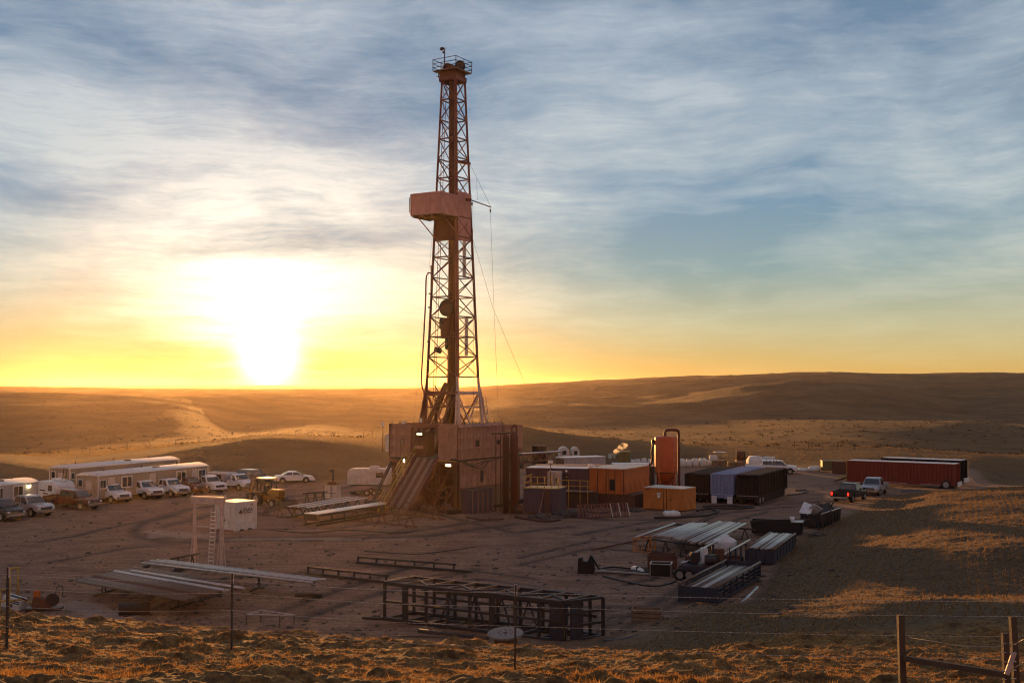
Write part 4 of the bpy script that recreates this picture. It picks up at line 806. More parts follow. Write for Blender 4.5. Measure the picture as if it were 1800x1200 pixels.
tube('boom', bh, 'tractor_yellow', [(-1.7, 0, 1.0), (-2.3, 0, 2.3), (-2.9, 0, 2.6)], 0.16); tube('dipper', bh, 'tractor_yellow', [(-2.9, 0, 2.6), (-3.2, 0, 1.1)], 0.12)
prism('digging_bucket', bh, 'dark_steel', [(-3.4, 1.1), (-3.0, 1.2), (-2.7, 0.8), (-2.9, 0.45), (-3.3, 0.5)], -0.3, 0.3); box('stabiliser', bh, 'tractor_yellow', (-1.8, 0, 0.7), (0.3, 2.0, 0.9))
for i in range(5): beam('grille_slat', bh, 'trim_black', (2.26, -0.3 + i * 0.15, 1.2), (2.26, -0.3 + i * 0.15, 1.75), 0.03)

# ------------------------------------------------------------------ office trailers
def office(label, px, py, pxfar, wdt, H, rz, wall, wins, doors, roof_rise=0.35, light=None, pxleft=None, group='office trailers'):
    """px,py: ground at the near corner between end wall and long side; long side runs away to the right"""
    C = G(px, py); dx, dy = axes(rz); L = at_px(C, dy, pxfar)
    t = thing('office_trailer', label, 'office trailer', (C.x, C.y, 0), rz, group)
    zb_ = 0.55; h0 = H - roof_rise
    n = max(6, int(L / 1.2))
    def wallrun(a, b, k, nm='wall_panel'):
        a = Vector(a); b = Vector(b); ang = math.degrees(math.atan2((b - a).y, (b - a).x)); LL = (b - a).length
        for i in range(k):
            c = a + (b - a) * (i + 0.5) / k; box(nm, t, wall, (c.x, c.y, (zb_ + h0) / 2), (LL / k - 0.012, 0.08 + 0.006 * (i % 2), h0 - zb_), (0, 0, ang))
    wallrun((0, 0, 0), (0, L, 0), n); wallrun((-wdt, 0, 0), (0, 0, 0), 3); wallrun((-wdt, L, 0), (0, L, 0), 3); wallrun((-wdt, 0, 0), (-wdt, L, 0), 4)
    # bowed roof
    k = 8; vs = []; fs = []
    for y in (-0.12, L + 0.12):
        for i in range(k + 1): s_ = i / k; vs.append((0.10 - (wdt + 0.2) * s_, y, h0 + roof_rise * (1 - (2 * s_ - 1) ** 2)))
        for i in range(k + 1): s_ = i / k; vs.append((0.10 - (wdt + 0.2) * s_, y, h0 - 0.06))
    m2 = 2 * (k + 1)
    for i in range(k): fs.append((i, i + 1, m2 + i + 1, m2 + i)); fs.append((i, k + 1 + i, k + 2 + i, i + 1)); fs.append((m2 + i, m2 + i + 1, m2 + k + 2 + i, m2 + k + 1 + i)); fs.append((k + 1 + i, m2 + k + 1 + i, m2 + k + 2 + i, k + 2 + i))
    fs.append((0, m2, m2 + k + 1, k + 1)); fs.append((k, 2 * k + 1, m2 + 2 * k + 1, m2 + k))
    rf = meshobj('roof', t, 'roof_white', vs, fs, True)
    for f_ in (0.12, 0.45, 0.78): rod('vent', rf, 'dull_pipe', (-wdt * 0.45, L * f_, h0 + roof_rise), (-wdt * 0.45, L * f_, h0 + roof_rise + 0.35), 0.08)
    box('roof_hatch', rf, 'trim_black', (-wdt * 0.3, L * 0.55, h0 + roof_rise * 0.95), (0.4, 0.8, 0.12))
    for (x, y) in ((0.06, 0), (0.06, L), (-wdt - 0.03, 0)): box('corner_trim', t, 'window_trim', (x, y - 0.03, (zb_ + h0) / 2), (0.09, 0.09, h0 - zb_))
    box('end_gable', t, wall, (-wdt / 2, 0.02, h0 + 0.02), (wdt - 0.4, 0.08, roof_rise * 0.9))
    for (pw, w_, h_) in wins:
        y = at_px(C, dy, pw); f = box('window', t, 'window_trim', (0.07, y, 1.85 + zb_ * 0.3), (0.05, w_, h_))
        for s in (-1, 1): box('pane', f, 'glass', (0.02, s * w_ * 0.22, 0), (0.04, w_ * 0.38, h_ * 0.78))
    for pd in doors:
        y = at_px(C, dy, pd); d_ = box('door', t, 'cream_door', (0.07, y, zb_ + 1.05), (0.06, 0.95, 2.05)); box('door_handle', d_, 'trim_black', (0.05, 0.35, -0.1), (0.04, 0.05, 0.12))
        st = box('step', t, 'wood', (0.6, y, 0.28), (1.0, 1.1, 0.5)); box('step_tread', st, 'wood', (0.65, 0, -0.12), (0.3, 1.1, 0.25))
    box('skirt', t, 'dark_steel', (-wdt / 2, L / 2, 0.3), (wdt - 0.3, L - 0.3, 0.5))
    for y in (L * 0.6, L * 0.66): wheel(t, -0.35, y, 0.36, 0.25).rotation_quaternion = Vector((1, 0, 0)).to_track_quat('Z', 'Y')
    # end wall things: window, grille, hitch
    f = box('window', t, 'window_trim', (-wdt * 0.8, -0.07, 2.1), (0.6, 0.05, 0.8)); box('pane', f, 'glass', (0, -0.02, 0), (0.48, 0.04, 0.66))
    box('air_conditioner', t, 'cream_door', (-wdt * 0.35, -0.2, 1.9), (0.7, 0.35, 0.9), bev=0.03)
    if light:
        y = at_px(C, dy, light[0]); h = box('lamp_housing', t, 'trim_black', (0.14, y, light[1]), (0.14, 0.2, 0.3)); box('lamp_lens', h, 'lamp', (0.05, 0, -0.08), (0.16, 0.3, 0.26))
    return t, L
office('long tan office trailer, the front one, with three doors and white window frames', 172, 886, 367, 2.9, 3.25, -24, 'tan_siding', [(183, 0.9, 1.0), (225, 1.6, 1.25), (320, 1.7, 1.2), (356, 1.3, 1.1)], [198, 270, 343])
office('long tan office trailer standing behind the front one, only its end wall and roof showing', 122, 872, 316, 2.9, 3.2, -24, 'tan_siding', [(130, 0.5, 0.8)], [])
# left trailer: long side facing us, right end
C = G(71, 890); 
t, L = office('pale grey office trailer at the left edge with a lit lamp beside its door', -60, 913, 71, 3.4, 3.15, -23, 'grey_siding', [(3, 0.7, 1.2), (35, 1.25, 1.3)], [60], light=(52, 2.55))
# long pole ladder leaning on second trailer's end
p0 = G(110, 874); t = thing('ladder', 'dark ladder leaning against the end of the rear office trailer', 'ladder', (p0.x, p0.y - 0.6, 0), -24)
for s in (0, 0.45): beam('ladder_rail', t, 'dark_steel', (s, 0, 0), (s, 0.45, 3.1), 0.06)
for i in range(9): rod('rung', t, 'dark_steel', (0, 0.05 * i, 0.3 + i * 0.32), (0.45, 0.05 * i, 0.3 + i * 0.32), 0.025)

# campers
def camper(name, label, px, py, rz, L=6.5, W=2.4, H=2.9, m='white_paint', z0=0.6, stripes=True, ac=True):
    P0 = G(px, py); t = thing(name, label, 'camper', (P0.x, P0.y, 0), rz)
    prof = [(-L / 2, z0), (-L / 2, H - 0.35), (-L / 2 + 0.15, H - 0.08), (-L / 2 + 0.5, H), (L / 2 - 0.7, H), (L / 2 - 0.2, H - 0.15), (L / 2, H - 0.6), (L / 2 - 0.15, z0 + 0.5), (L / 2 - 0.6, z0)]
    b = prism('body', t, m, prof, -W / 2, W / 2, bev=0.09)
    if stripes:
        for z, x0, x1 in ((H - 0.95, -2.6, -1.9), (H - 0.95, -1.4, -0.2), (H - 1.25, -0.7, 0.4), (H - 1.6, -2.2, -1.3), (H - 1.25, 1.2, 2.4)): box('stripe', b, 'maroon_car', ((x0 + x1) / 2, -W / 2 - 0.006, z), (x1 - x0, 0.012, 0.13))
    f = box('window', t, 'trim_black', (L * 0.2, -W / 2 - 0.012, (H + z0) / 2 + 0.2), (0.8, 0.03, 0.55)); box('pane', f, 'glass', (0, -0.012, 0), (0.7, 0.02, 0.45))
    if ac: box('air_conditioner', t, m, (0.2, 0, H + 0.14), (1.0, 0.8, 0.28), bev=0.08); box('roof_vent', t, m, (L * 0.33, 0.2, H + 0.12), (0.5, 0.5, 0.25), bev=0.06)
    for s in (-1, 1):
        wheel(t, -0.4, s * (W / 2 - 0.15), 0.36, 0.22); wheel(t, 0.45, s * (W / 2 - 0.15), 0.36, 0.22)
    box('chassis', t, 'trim_black', (0, 0, z0 - 0.08), (L * 0.9, W * 0.7, 0.14)); beam('hitch', t, 'trim_black', (L / 2 - 0.5, 0, z0 - 0.05), (L / 2 + 0.9, 0, 0.5), 0.12)
    return t
camper('travel_trailer', 'white travel trailer with dark stripes between the grey office trailer and the tan one', 98, 884, -42, 4.2, 2.1, 2.3)
camper('travel_trailer', 'low white trailer with rounded top behind the end of the tan office trailer', 386, 858, -30, 4.6, 2.2, 1.9, 'grey_siding', stripes=False, ac=False)
camper('travel_trailer', 'white rounded camper with a roof air conditioner, left of the rig stairs', 655, 870, -6, 5.2, 2.3, 3.0, 'white_dirty', z0=1.25, stripes=False)

# ------------------------------------------------------------------ white shipping box with lettering
C = G(413, 934); yz = -33; dx, dy = axes(yz); w2 = at_px(C, dy, 452); hbx = zpx(881, C.y)
w1 = 2.3
cont = thing('shipping_box', 'white steel shipping box with dark STRATA lettering, right of the ladder frame', 'container', (C.x, C.y, 0), yz)
box('body', cont, 'white_dirty', (-w1 / 2, w2 / 2, hbx / 2 + 0.06), (w1, w2, hbx - 0.14), bev=0.02)
for (x, y) in ((0, 0), (0, w2), (-w1, 0), (-w1, w2)): box('corner_post', cont, 'white_dirty', (x, y, hbx / 2), (0.12, 0.12, hbx))
for i in range(2): box('roof_sheet', cont, 'roof_white', (-w1 * (i + 0.5) / 2, w2 / 2, hbx - 0.01), (w1 / 2 - 0.03, w2 - 0.1, 0.05))
for y in (w2 * 0.3, w2 * 0.68): box('fork_pocket', cont, 'black_steel', (0.04, y, 0.12), (0.10, 0.42, 0.12))
box('bottom_rail', cont, 'white_dirty', (0.01, w2 / 2, 0.14), (0.1, w2, 0.14)); box('latch', cont, 'black_steel', (-w1 * 0.55, -0.04, 0.9), (0.12, 0.08, 0.16))
for x in (-w1 * 0.25, -w1 * 0.75): rod('lock_bar', cont, 'white_dirty', (x, -0.05, 0.2), (x, -0.05, hbx - 0.1), 0.03)
box('vent', cont, 'trim_black', (0.03, w2 * 0.74, hbx - 0.28), (0.03, 0.10, 0.05)); box('vent', cont, 'trim_black', (0.03, w2 * 0.83, hbx - 0.32), (0.03, 0.05, 0.12))
def text_mesh(name, p, m, body, size, loc, rot, ext=0.008, sx=1.0):
    cu = bpy.data.curves.new(name, 'FONT'); cu.body = body; cu.size = size; cu.extrude = ext; cu.align_x = 'LEFT'; cu.resolution_u = 3; cu.offset = size * 0.012
    o = bpy.data.objects.new('tmp', cu); col.objects.link(o); dg = bpy.context.evaluated_depsgraph_get(); me = bpy.data.meshes.new_from_object(o.evaluated_get(dg)); bpy.data.objects.remove(o)
    me.materials.clear(); me.materials.append(M[m]); q = bpy.data.objects.new(name, me); q.location = loc; q.rotation_euler = tuple(R(a) for a in rot); q.scale = (sx, 1, 1); return link(q, p)
text_mesh('lettering', cont, 'logo_ink', 'STRATA', 0.40, (0.075, w2 * 0.335, hbx * 0.66), (90, 0, 90), sx=w2 * 0.5 / 1.55)
text_mesh('small_lettering', cont, 'logo_ink', 'ENERGY SERVICES', 0.12, (0.075, w2 * 0.345, hbx * 0.60), (90, 0, 90), sx=w2 * 0.48 / 1.15)
s_ = w2 * 0.17; y_ = w2 * 0.24; z_ = hbx * 0.655
meshobj('emblem', cont, 'logo_ink', [(0.078, y_ + a * s_, z_ + b * s_) for a, b in ((-0.55, -0.05), (0.25, 0.85), (0.1, 0.15), (0.5, 0.25), (-0.1, -0.95), (0.0, -0.15), (-0.3, -0.35))], [(0, 1, 2), (0, 2, 5, 6), (2, 3, 5), (5, 3, 4)])

# ------------------------------------------------------------------ goalpost stand with ladder
A_, B_ = G(341, 996), G(389, 999); Hs = zpx(870, A_.y)
st = thing('access_stand', 'tall white painted steel goalpost stand with a ladder, before the shipping box', 'stand', (A_.x, A_.y, 0), math.degrees(math.atan2(B_.y - A_.y, B_.x - A_.x)))
Ls = (B_ - A_).length
for x in (0, Ls):
    for ox, oy in ((-0.22, -0.1), (-0.08, 0.15), (0.08, -0.15), (0.22, 0.1), (0.0, 0.0)): beam('post', st, 'rig_white', (x + ox, oy * 2, 0), (x + ox * 0.25, oy * 0.3, Hs * 0.56), 0.07)
    for ox in (-0.08, 0.08): beam('post', st, 'rig_white', (x + ox, 0, Hs * 0.54), (x + ox, 0, Hs - 0.3), 0.08)
    beam('post_gusset', st, 'rig_white', (x + (0.12 if x == 0 else -0.12), 0, Hs - 0.75), (x + (0.35 if x == 0 else -0.35), 0, Hs - 0.45), 0.06)
box('top_beam', st, 'rig_white', (Ls / 2, 0, Hs - 0.25), (Ls + 0.35, 0.3, 0.42)); box('top_flange', st, 'cream_door', (Ls / 2, 0, Hs), (Ls + 0.45, 0.4, 0.05))
for x in (-0.2, Ls + 0.2): rod('lug', st, 'rig_white', (x, 0, Hs - 0.4), (x, 0, Hs + 0.18), 0.04)
rod('cross_bar', st, 'rig_white', (0, 0, Hs * 0.58), (Ls, 0, Hs * 0.57), 0.05)
lx0 = Ls * 0.62
for s in (0, 0.42): beam('ladder_rail', st, 'rig_white', (lx0 + s, -0.35, 0.2), (lx0 + s + 0.08, -0.12, Hs - 0.7), 0.05)
for i in range(14): f_ = i / 13; rod('rung', st, 'window_trim', (lx0 + 0.08 * f_, -0.35 + 0.23 * f_, 0.3 + f_ * (Hs - 1.3)), (lx0 + 0.42 + 0.08 * f_, -0.35 + 0.23 * f_, 0.3 + f_ * (Hs - 1.3)), 0.03)

# ------------------------------------------------------------------ pipes and racks
def loose_pipe(label, a, b, z, r, m, group=None, cat='pipe', hollow=True, name='steel_pipe'):
    a = Vector(a); b = Vector(b); o = rod(name, None, m, (a.x, a.y, z), (b.x, b.y, z), r, 10); return tag(o, label, cat, group)
def pipe_bed(a0, a1, b0, b1, n, r, mats, group, label, zz, jit=0.12, extra=0.0, name='steel_pipe'):
    """n pipes laid side by side from edge (a0->a1) to edge (b0->b1)"""
    for i in range(n):
        f = (i + 0.5) / n; a = a0.lerp(a1, f); b = b0.lerp(b1, f); d = (b - a).normalized(); j = random.uniform(-jit, jit)
        dz = random.uniform(-0.03, 0.06); o = rod(name, None, mats[int(i * 7.3) % len(mats)], (a.x + d.x * j, a.y + d.y * j, zz + dz), (b.x + d.x * (j + extra), b.y + d.y * (j + extra), zz + dz * 0.6), r * random.choice((0.72, 0.85, 0.95)), 9)
        tag(o, label % ORD[n - 1 - i], 'pipe', group)
def sawhorse_rack(label, a, b, h=0.95, m='dark_steel', n=3, name='pipe_rack', foot=0.5):
    a = Vector(a); b = Vector(b); d = b - a; L = d.length; t = thing(name, label, 'pipe rack', (a.x, a.y, 0), math.degrees(math.atan2(d.y, d.x)))
    rod('top_rail', t, m, (0, 0, h), (L, 0, h), 0.07); rod('base_rail', t, m, (0, 0, 0.08), (L, 0, 0.08), 0.06)
    for i in range(n):
        x = L * (i + 0.5) / n
        for s in (-1, 1): beam('leg', t, m, (x, 0, h), (x + s * foot * 0.55, s * 0.05, 0.08), 0.07)
        beam('foot', t, m, (x, -foot * 0.7, 0.05), (x, foot * 0.7, 0.05), 0.07)
    return t
g1 = lambda px, py, z=1.0: G(px, py, z)
# left pipe bed
a0, a1, b0, b1 = g1(240, 999), g1(132, 1023), g1(432, 1032), g1(327, 1058)
sawhorse_rack('dark sawhorse pipe rack under the left end of the drill pipes', G(165, 1048), G(262, 1020), 0.93); sawhorse_rack('dark sawhorse pipe rack under the right end of the drill pipes', G(300, 1072), G(395, 1043), 0.93)
pipe_bed(a0, a1, b0, b1, 26, 0.095, ['dull_pipe', 'dull_pipe', 'bright_pipe', 'dull_pipe', 'dull_pipe', 'rust', 'dull_pipe'], 'drill pipes on the left rack', 'rusty drill pipe on the left rack, %s from its near edge', 1.05, 0.25)
loose_pipe('bright single pipe lying across the left drill pipes', g1(231, 1003, 1.2), g1(430, 1034, 1.2), 1.2, 0.09, 'bright_pipe')
# casing bunch behind
a0, a1, b0, b1 = g1(285, 986), g1(250, 992), g1(568, 1020), g1(553, 1027)
sawhorse_rack('dark trestle under the long casing bundle near the ladder stand', G(300, 1006), G(350, 996), 0.9, n=2); sawhorse_rack('dark trestle under the right end of the long casing bundle', G(440, 1040), G(470, 1028), 0.9, n=1)
pipe_bed(a0, a1, b0, b1, 8, 0.085, ['bright_pipe', 'dull_pipe', 'bright_pipe'], 'long casing pipes behind the left rack', 'long casing pipe in the bundle behind the left rack, %s from the near side', 1.08, 0.3)
loose_pipe('long dull pipe lying behind the single bright pipe', g1(262, 1000, 1.1), g1(420, 1026, 1.1), 1.1, 0.09, 'dull_pipe')
loose_pipe('dark pipe lying on the ground right of the left pipe rack', G(520, 1047), G(566, 1049), 0.08, 0.12, 'dark_steel')
# twin-rail beams on the ground
def twin_beam(label, A, B, ext=0.0):
    a, b = G(*A), G(*B); d = b - a; L = d.length; t = thing('rail_skid', label, 'skid', (a.x, a.y, 0), math.degrees(math.atan2(d.y, d.x)))
    beam('rail', t, 'dark_steel', (0, 0, 0.16), (L + ext, 0, 0.16), 0.16, 0.16); beam('rail', t, 'dark_steel', (0.1, 0.05, 0.52), (L, 0.05, 0.52), 0.1, 0.12)
    for i in range(6): beam('spacer', t, 'dark_steel', (0.15 + (L - 0.3) * i / 5, 0.02, 0.1), (0.15 + (L - 0.3) * i / 5, 0.02, 0.6), 0.1)
twin_beam('long low twin-rail skid lying on the open dirt right of the rack', (626, 991), (801, 1005), 1.2)
twin_beam('long low twin-rail skid reaching towards the big cage frame', (538, 1010), (682, 1026))
# catwalk in front of the ramp
za = 1.1; A_, B_ = g1(546, 902, za), g1(680, 882, za); d = B_ - A_; L = d.length
cw = thing('catwalk', 'long raised catwalk with its lit top painted pale, leading to the rig ramp', 'catwalk', (A_.x, A_.y, 0), math.degrees(math.atan2(d.y, d.x)))
for i in range(6): box('deck_plate', cw, 'walk_white', (L * (i + 0.5) / 6, 0, za - 0.03), (L / 6 - 0.03, 1.5, 0.06))  # white plates stand in for the light on the catwalk top
for s in (-1, 1): box('side_beam', cw, 'dark_steel', (L / 2, s * 0.7, za - 0.18), (L, 0.1, 0.22)); box('base_beam', cw, 'dark_steel', (L / 2, s * 0.7, 0.12), (L, 0.14, 0.18))
for i in range(7):
    for s in (-1, 1): beam('post', cw, 'dark_steel', (0.2 + (L - 0.4) * i / 6, s * 0.7, 0.1), (0.2 + (L - 0.4) * i / 6, s * 0.7, za - 0.1), 0.1)
box('end_plate', cw, 'dark_steel', (0.0, 0, za - 0.35), (0.06, 1.5, 0.5))
A_, B_ = g1(522, 890, za), g1(628, 873, za); d = B_ - A_; L = d.length
cw = thing('pipe_deck', 'brown pipe deck of trusses left of the pale catwalk', 'pipe deck', (A_.x, A_.y, 0), math.degrees(math.atan2(d.y, d.x)))
for i in range(10): box('deck_bar', cw, 'deck_brown' if i % 4 else 'walk_white', (L / 2, -1.1 + i * 0.24, za - 0.02), (L, 0.2, 0.07))
for s in (-1.1, 1.1):
    box('base_beam', cw, 'dark_steel', (L / 2, s, 0.1), (L, 0.12, 0.16))
    for i in range(12): beam('truss_bar', cw, 'dark_steel', (L * i / 12, s, 0.15 if i % 2 else za - 0.08), (L * (i + 1) / 12, s, za - 0.08 if i % 2 else 0.15), 0.07)
sawhorse_rack('low dark rack with triangle feet behind the brown pipe deck', G(532, 884), G(575, 880), 1.0, n=3)
sawhorse_rack('low pipe rack with triangular feet right of the catwalk end, nearest row', G(612, 915), G(733, 927), 1.0, 'rust', 5, foot=0.9)
sawhorse_rack('low pipe rack with triangular feet at the foot of the rig ramp, farther row', G(664, 901), G(782, 914), 1.25, 'rust', 4, foot=0.9)
sawhorse_rack('dark rack half hidden behind the shipping box by the backhoe', G(455, 905), G(530, 912), 0.9, 'rust', 3)

# ------------------------------------------------------------------ big cage frame in front
A_, B_ = G(676, 1090), G(990, 1131); hC = zpx(1021, A_.y); d = B_ - A_; L = d.length
cg = thing('cage_frame', 'long dark steel cage frame of square posts in front of the pad', 'steel frame', (A_.x, A_.y, 0), math.degrees(math.atan2(d.y, d.x)))
wc = 2.1
for y in (0, wc):
    for z, s in ((0.1, 0.2), (hC * 0.52, 0.12), (hC, 0.18)): box('long_rail', cg, 'dark_steel', (L / 2 + (y and 0.35), y, z), (L + (0.7 if y else 0), s, s))
    for i in range(9):
        x = L * i / 8 + (0.35 if y else 0); wd = 0.13 if i in (2, 4, 6) else 0.3 if i in (1, 5) and not y else 0.13
        box('upright', cg, 'dark_steel', (x, y, hC / 2), (wd, 0.13, hC))
for i in range(9): beam('top_bar', cg, 'dull_pipe', (L * i / 8, 0, hC + 0.05), (L * i / 8 + 0.35, wc, hC + 0.05), 0.11); beam('bottom_bar', cg, 'dark_steel', (L * i / 8, 0, 0.1), (L * i / 8 + 0.35, wc, 0.1), 0.12)
for i in range(4): beam('top_diagonal', cg, 'blue_steel', (L * (2 * i) / 8, 0.1, hC + 0.08), (L * (2 * i + 1) / 8, wc * 0.55, hC + 0.08), 0.09); beam('top_diagonal', cg, 'blue_steel', (L * (2 * i + 1) / 8, wc * 0.55, hC + 0.08), (L * (2 * i + 2) / 8, 0.1, hC + 0.08), 0.09)
box('end_panel', cg, 'blue_steel', (L - 0.35, 0.15, hC / 2), (0.9, 0.08, hC - 0.1)); box('end_panel', cg, 'blue_steel', (L + 0.25, 0.9, hC / 2), (0.08, 1.2, hC - 0.1))
for z in (0.1, hC * 0.4, hC * 0.7, hC): beam('end_bar', cg, 'dark_steel', (L, 0, z), (L + 1.0, wc, z), 0.12)
box('upright', cg, 'dark_steel', (L + 1.05, wc, hC / 2), (0.14, 0.14, hC))
for x in (0.0, L): beam('end_brace', cg, 'dark_steel', (x, 0, 0.1), (x - 1.2, -0.3, 0.06), 0.14)
sawhorse_rack('row of dark triangle rack feet standing behind the cage frame', G(768, 1092), G(1003, 1118), 1.5, 'dark_steel', 5, foot=0.9)
# lying pipe and hoses at its foot
loose_pipe('dark heavy pipe lying on the ground before the cage frame', G(737, 1112), G(858, 1127), 0.1, 0.13, 'dark_steel')
# cable reel
P0 = G(890, 1141); P0 = AT(890, 1141, 49); zr = hz(P0.x, 49)
rl_ = thing('cable_reel', 'wooden cable reel standing on its side face before the cage frame', 'cable reel', (P0.x, 49, zr - 0.05)); rl_.rotation_euler = (R(7), R(-2), 0)
zt_ = max(0.7, zpx(1103, 49) - zr)
lathe('flange', rl_, 'old_wood', [(0.12, zt_), (0.76, zt_), (0.76, zt_ - 0.09), (0.12, zt_ - 0.09), (0.12, zt_)], 32, smooth=False); lathe('flange', rl_, 'old_wood', [(0.0, 0.09), (0.76, 0.09), (0.76, 0.0), (0, 0)], 32, smooth=False)
lathe('drum', rl_, 'wood', [(0.40, 0.09), (0.40, zt_ - 0.09)], 20)
for i in range(8): a_ = R(i * 45); rod('tie_bolt', rl_, 'rust', (0.3 * math.cos(a_), 0.3 * math.sin(a_), zt_ - 0.1), (0.3 * math.cos(a_), 0.3 * math.sin(a_), zt_ + 0.04), 0.025)
for i in range(10): a_ = R(i * 36); beam('stave', rl_, 'wood', (0.42 * math.cos(a_), 0.42 * math.sin(a_), 0.1), (0.42 * math.cos(a_), 0.42 * math.sin(a_), zt_ - 0.1), 0.16, 0.04)
# small wooden crate
C = G(1112, 1096); t = thing('wooden_crate', 'small worn wooden crate on the dirt right of the cage frame', 'crate', (C.x, C.y, 0), -12)
for i in range(3): box('board', t, 'wood', (0.7, 0, 0.12 + i * 0.22), (1.5, 0.04, 0.18))
for x in (-0.04, 1.44): box('end_board', t, 'wood', (x, 0.35, 0.35), (0.05, 0.75, 0.66))
box('base_board', t, 'wood', (0.7, 0.35, 0.06), (1.4, 0.7, 0.06)); box('board', t, 'wood', (0.7, 0.72, 0.34), (1.5, 0.04, 0.62))
for i in range(6): box('machine_part', t, 'dark_steel', (0.2 + i * 0.2, 0.35, 0.3), (0.14, 0.4, 0.4), (0, 0, i * 13), bev=0.02)
loose_pipe('bright loose pipe lying alone right of the nearest pipe basket', G(1301, 1067), G(1331, 1036), 0.12, 0.11, 'bright_pipe')

# ------------------------------------------------------------------ pipe baskets on the right
def basket(label, near, left, far, H, pipes, mats, group, plabel, zfill=0.85, m='blue_steel', slats=True, r=0.07, end_rail=True):
    N, Lf, Fr = G(*near), G(*left), G(*far); d = Fr - N; L = d.length; rz = math.degrees(math.atan2(d.y, d.x)) - 90; dx, dy = axes(rz); W = abs((Lf - N).x * dx[0] + (Lf - N).y * dx[1])
    t = thing('pipe_basket', label, 'pipe basket', (N.x, N.y, 0), rz)
    for x in (0, -W):
        rod('top_rail', t, 'dull_pipe', (x, -0.1, H), (x, L + 0.1, H), 0.075); box('base_rail', t, m, (x, L / 2, 0.09), (0.12, L, 0.16))
        n = 7
        for i in range(n + 1): box('post', t, m, (x, L * i / n, H / 2), (0.1, 0.12, H))
        if slats:
            for z in (0.35, 0.58, 0.80): box('side_slat', t, m, (x, L / 2, H * z), (0.04, L - 0.1, 0.07))
        else: box('side_plate', t, m, (x, L / 2, H * 0.45), (0.03, L, H * 0.8))
    for i in range(3): box('end_plate', t, m, (-W * (i + 0.5) / 3, 0.0, H * 0.47), (W / 3 - 0.03, 0.05, H * 0.86)); box('end_plate', t, m, (-W * (i + 0.5) / 3, L, H * 0.55), (W / 3 - 0.03, 0.05, H * 0.95))
    for i in range(4): box('floor_beam', t, m, (-W / 2, L * (i + 0.5) / 4, 0.12), (W, 0.14, 0.12))
    rows = max(1, int(zfill * H / (2 * r)) - 1)
    for k in range(rows):
        top = k == rows - 1
        if rows - k > 1: continue
        for i in range(pipes):
            x = -0.12 - (W - 0.24) * (i + 0.5) / pipes; j = random.uniform(0.05, 0.5)
            p = t.matrix_basis @ Vector((x, j, 0.2 + (2 * k + 1) * r)); q = t.matrix_basis @ Vector((x, L - random.uniform(0.05, 0.5), 0.2 + (2 * k + 1) * r))
            o = rod('steel_pipe', None, random.choice(mats) if top else 'dull_pipe', p, q, r * 0.97, 8)
            tag(o, plabel % ORD[i], 'pipe', group)
    return t
bpy.context.view_layer.update()
basket('nearest dark pipe basket with slatted side, before the loose pipe', (1261, 1068), (1191, 1064), (1336, 1021), 0.95, 11, ['bright_pipe', 'dull_pipe', 'dull_pipe'], 'pipes in the nearest basket', 'steel pipe in the nearest slatted basket, %s from its right side', 0.8)
basket('pipe basket farther right filled to the top with bright pipes', (1360, 997), (1311, 995), (1398, 966), 1.0, 12, ['bright_pipe', 'bright_pipe', 'dull_pipe'], 'pipes in the farther basket', 'bright steel pipe in the farther full basket, %s from its right side', 1.0, slats=False)
# pipe sheets on the rack
pg = 'pipes on the right rack'
a0, a1, b0, b1 = g1(1147, 943), g1(1188, 948), g1(1212, 921), g1(1246, 922)
pipe_bed(a0, a1, b0, b1, 9, 0.085, ['bright_pipe'], pg, 'bright steel pipe in the left half of the right rack, %s from its right', 1.08, 0.2)
a0, a1, b0, b1 = g1(1185, 953), g1(1245, 962), g1(1262, 921), g1(1314, 924)
pipe_bed(a0, a1, b0, b1, 14, 0.085, ['bright_pipe', 'bright_pipe', 'dull_pipe'], pg + ' beside the plastic tank', 'long steel pipe on the right rack beside the plastic tank, %s from the right', 1.18, 0.35)
a0, a1, b0, b1 = g1(1190, 949, .95), g1(1240, 955, .95), g1(1236, 922, .95), g1(1290, 924, .95)
pipe_bed(a0, a1, b0, b1, 12, 0.08, ['dull_pipe', 'bright_pipe'], pg + ' in the lower layer', 'steel pipe in the lower layer of the right rack, %s from the right', 0.98, 0.2)
loose_pipe('bright pipe lying apart along the left edge of the right rack', g1(1117, 944), g1(1186, 920), 1.0, 0.1, 'bright_pipe')
sawhorse_rack('dark rack beam under the near ends of the right-hand pipes', G(1125, 966), G(1250, 985), 0.95, n=4); sawhorse_rack('dark rack beam under the far ends of the right-hand pipes', G(1185, 940), G(1328, 950), 0.95, 'dark_steel', 4)
loose_pipe('thin rusty rod lying on the dirt pointing to the right rack', G(1040, 968), G(1120, 951), 0.08, 0.06, 'rust', name='steel_rod')
# yellow-brown basket frame
def frame_box(name, label, cat, c, rz, s, m, plates=False, t=0.06, floor=True, wall_m=None, open_top=True):
    P0 = G(*c); th = thing(name, label, cat, (P0.x, P0.y, 0), rz); X, Y_, Z_ = s
    for x in (0, X):
        for y in (0, Y_): box('post', th, m, (x, y, Z_ / 2), (t, t, Z_))
        for z in (t, Z_): box('rail', th, m, (x, Y_ / 2, z), (t * 1.02, Y_, t))
    for y in (0, Y_):
        for z in (t, Z_): box('rail', th, m, (X / 2, y, z), (X, t * 1.04, t))
    if plates:
        wm = wall_m or m
        for y in (0.01, Y_): box('side_wall', th, wm, (X / 2, y, Z_ / 2), (X - t, 0.03, Z_ - t))
        for x in (0.01, X): box('end_wall', th, wm, (x, Y_ / 2, Z_ / 2), (0.03, Y_ - t, Z_ - t))
    if floor: box('floor', th, wall_m or m, (X / 2, Y_ / 2, 0.1), (X, Y_, 0.05))
    return th
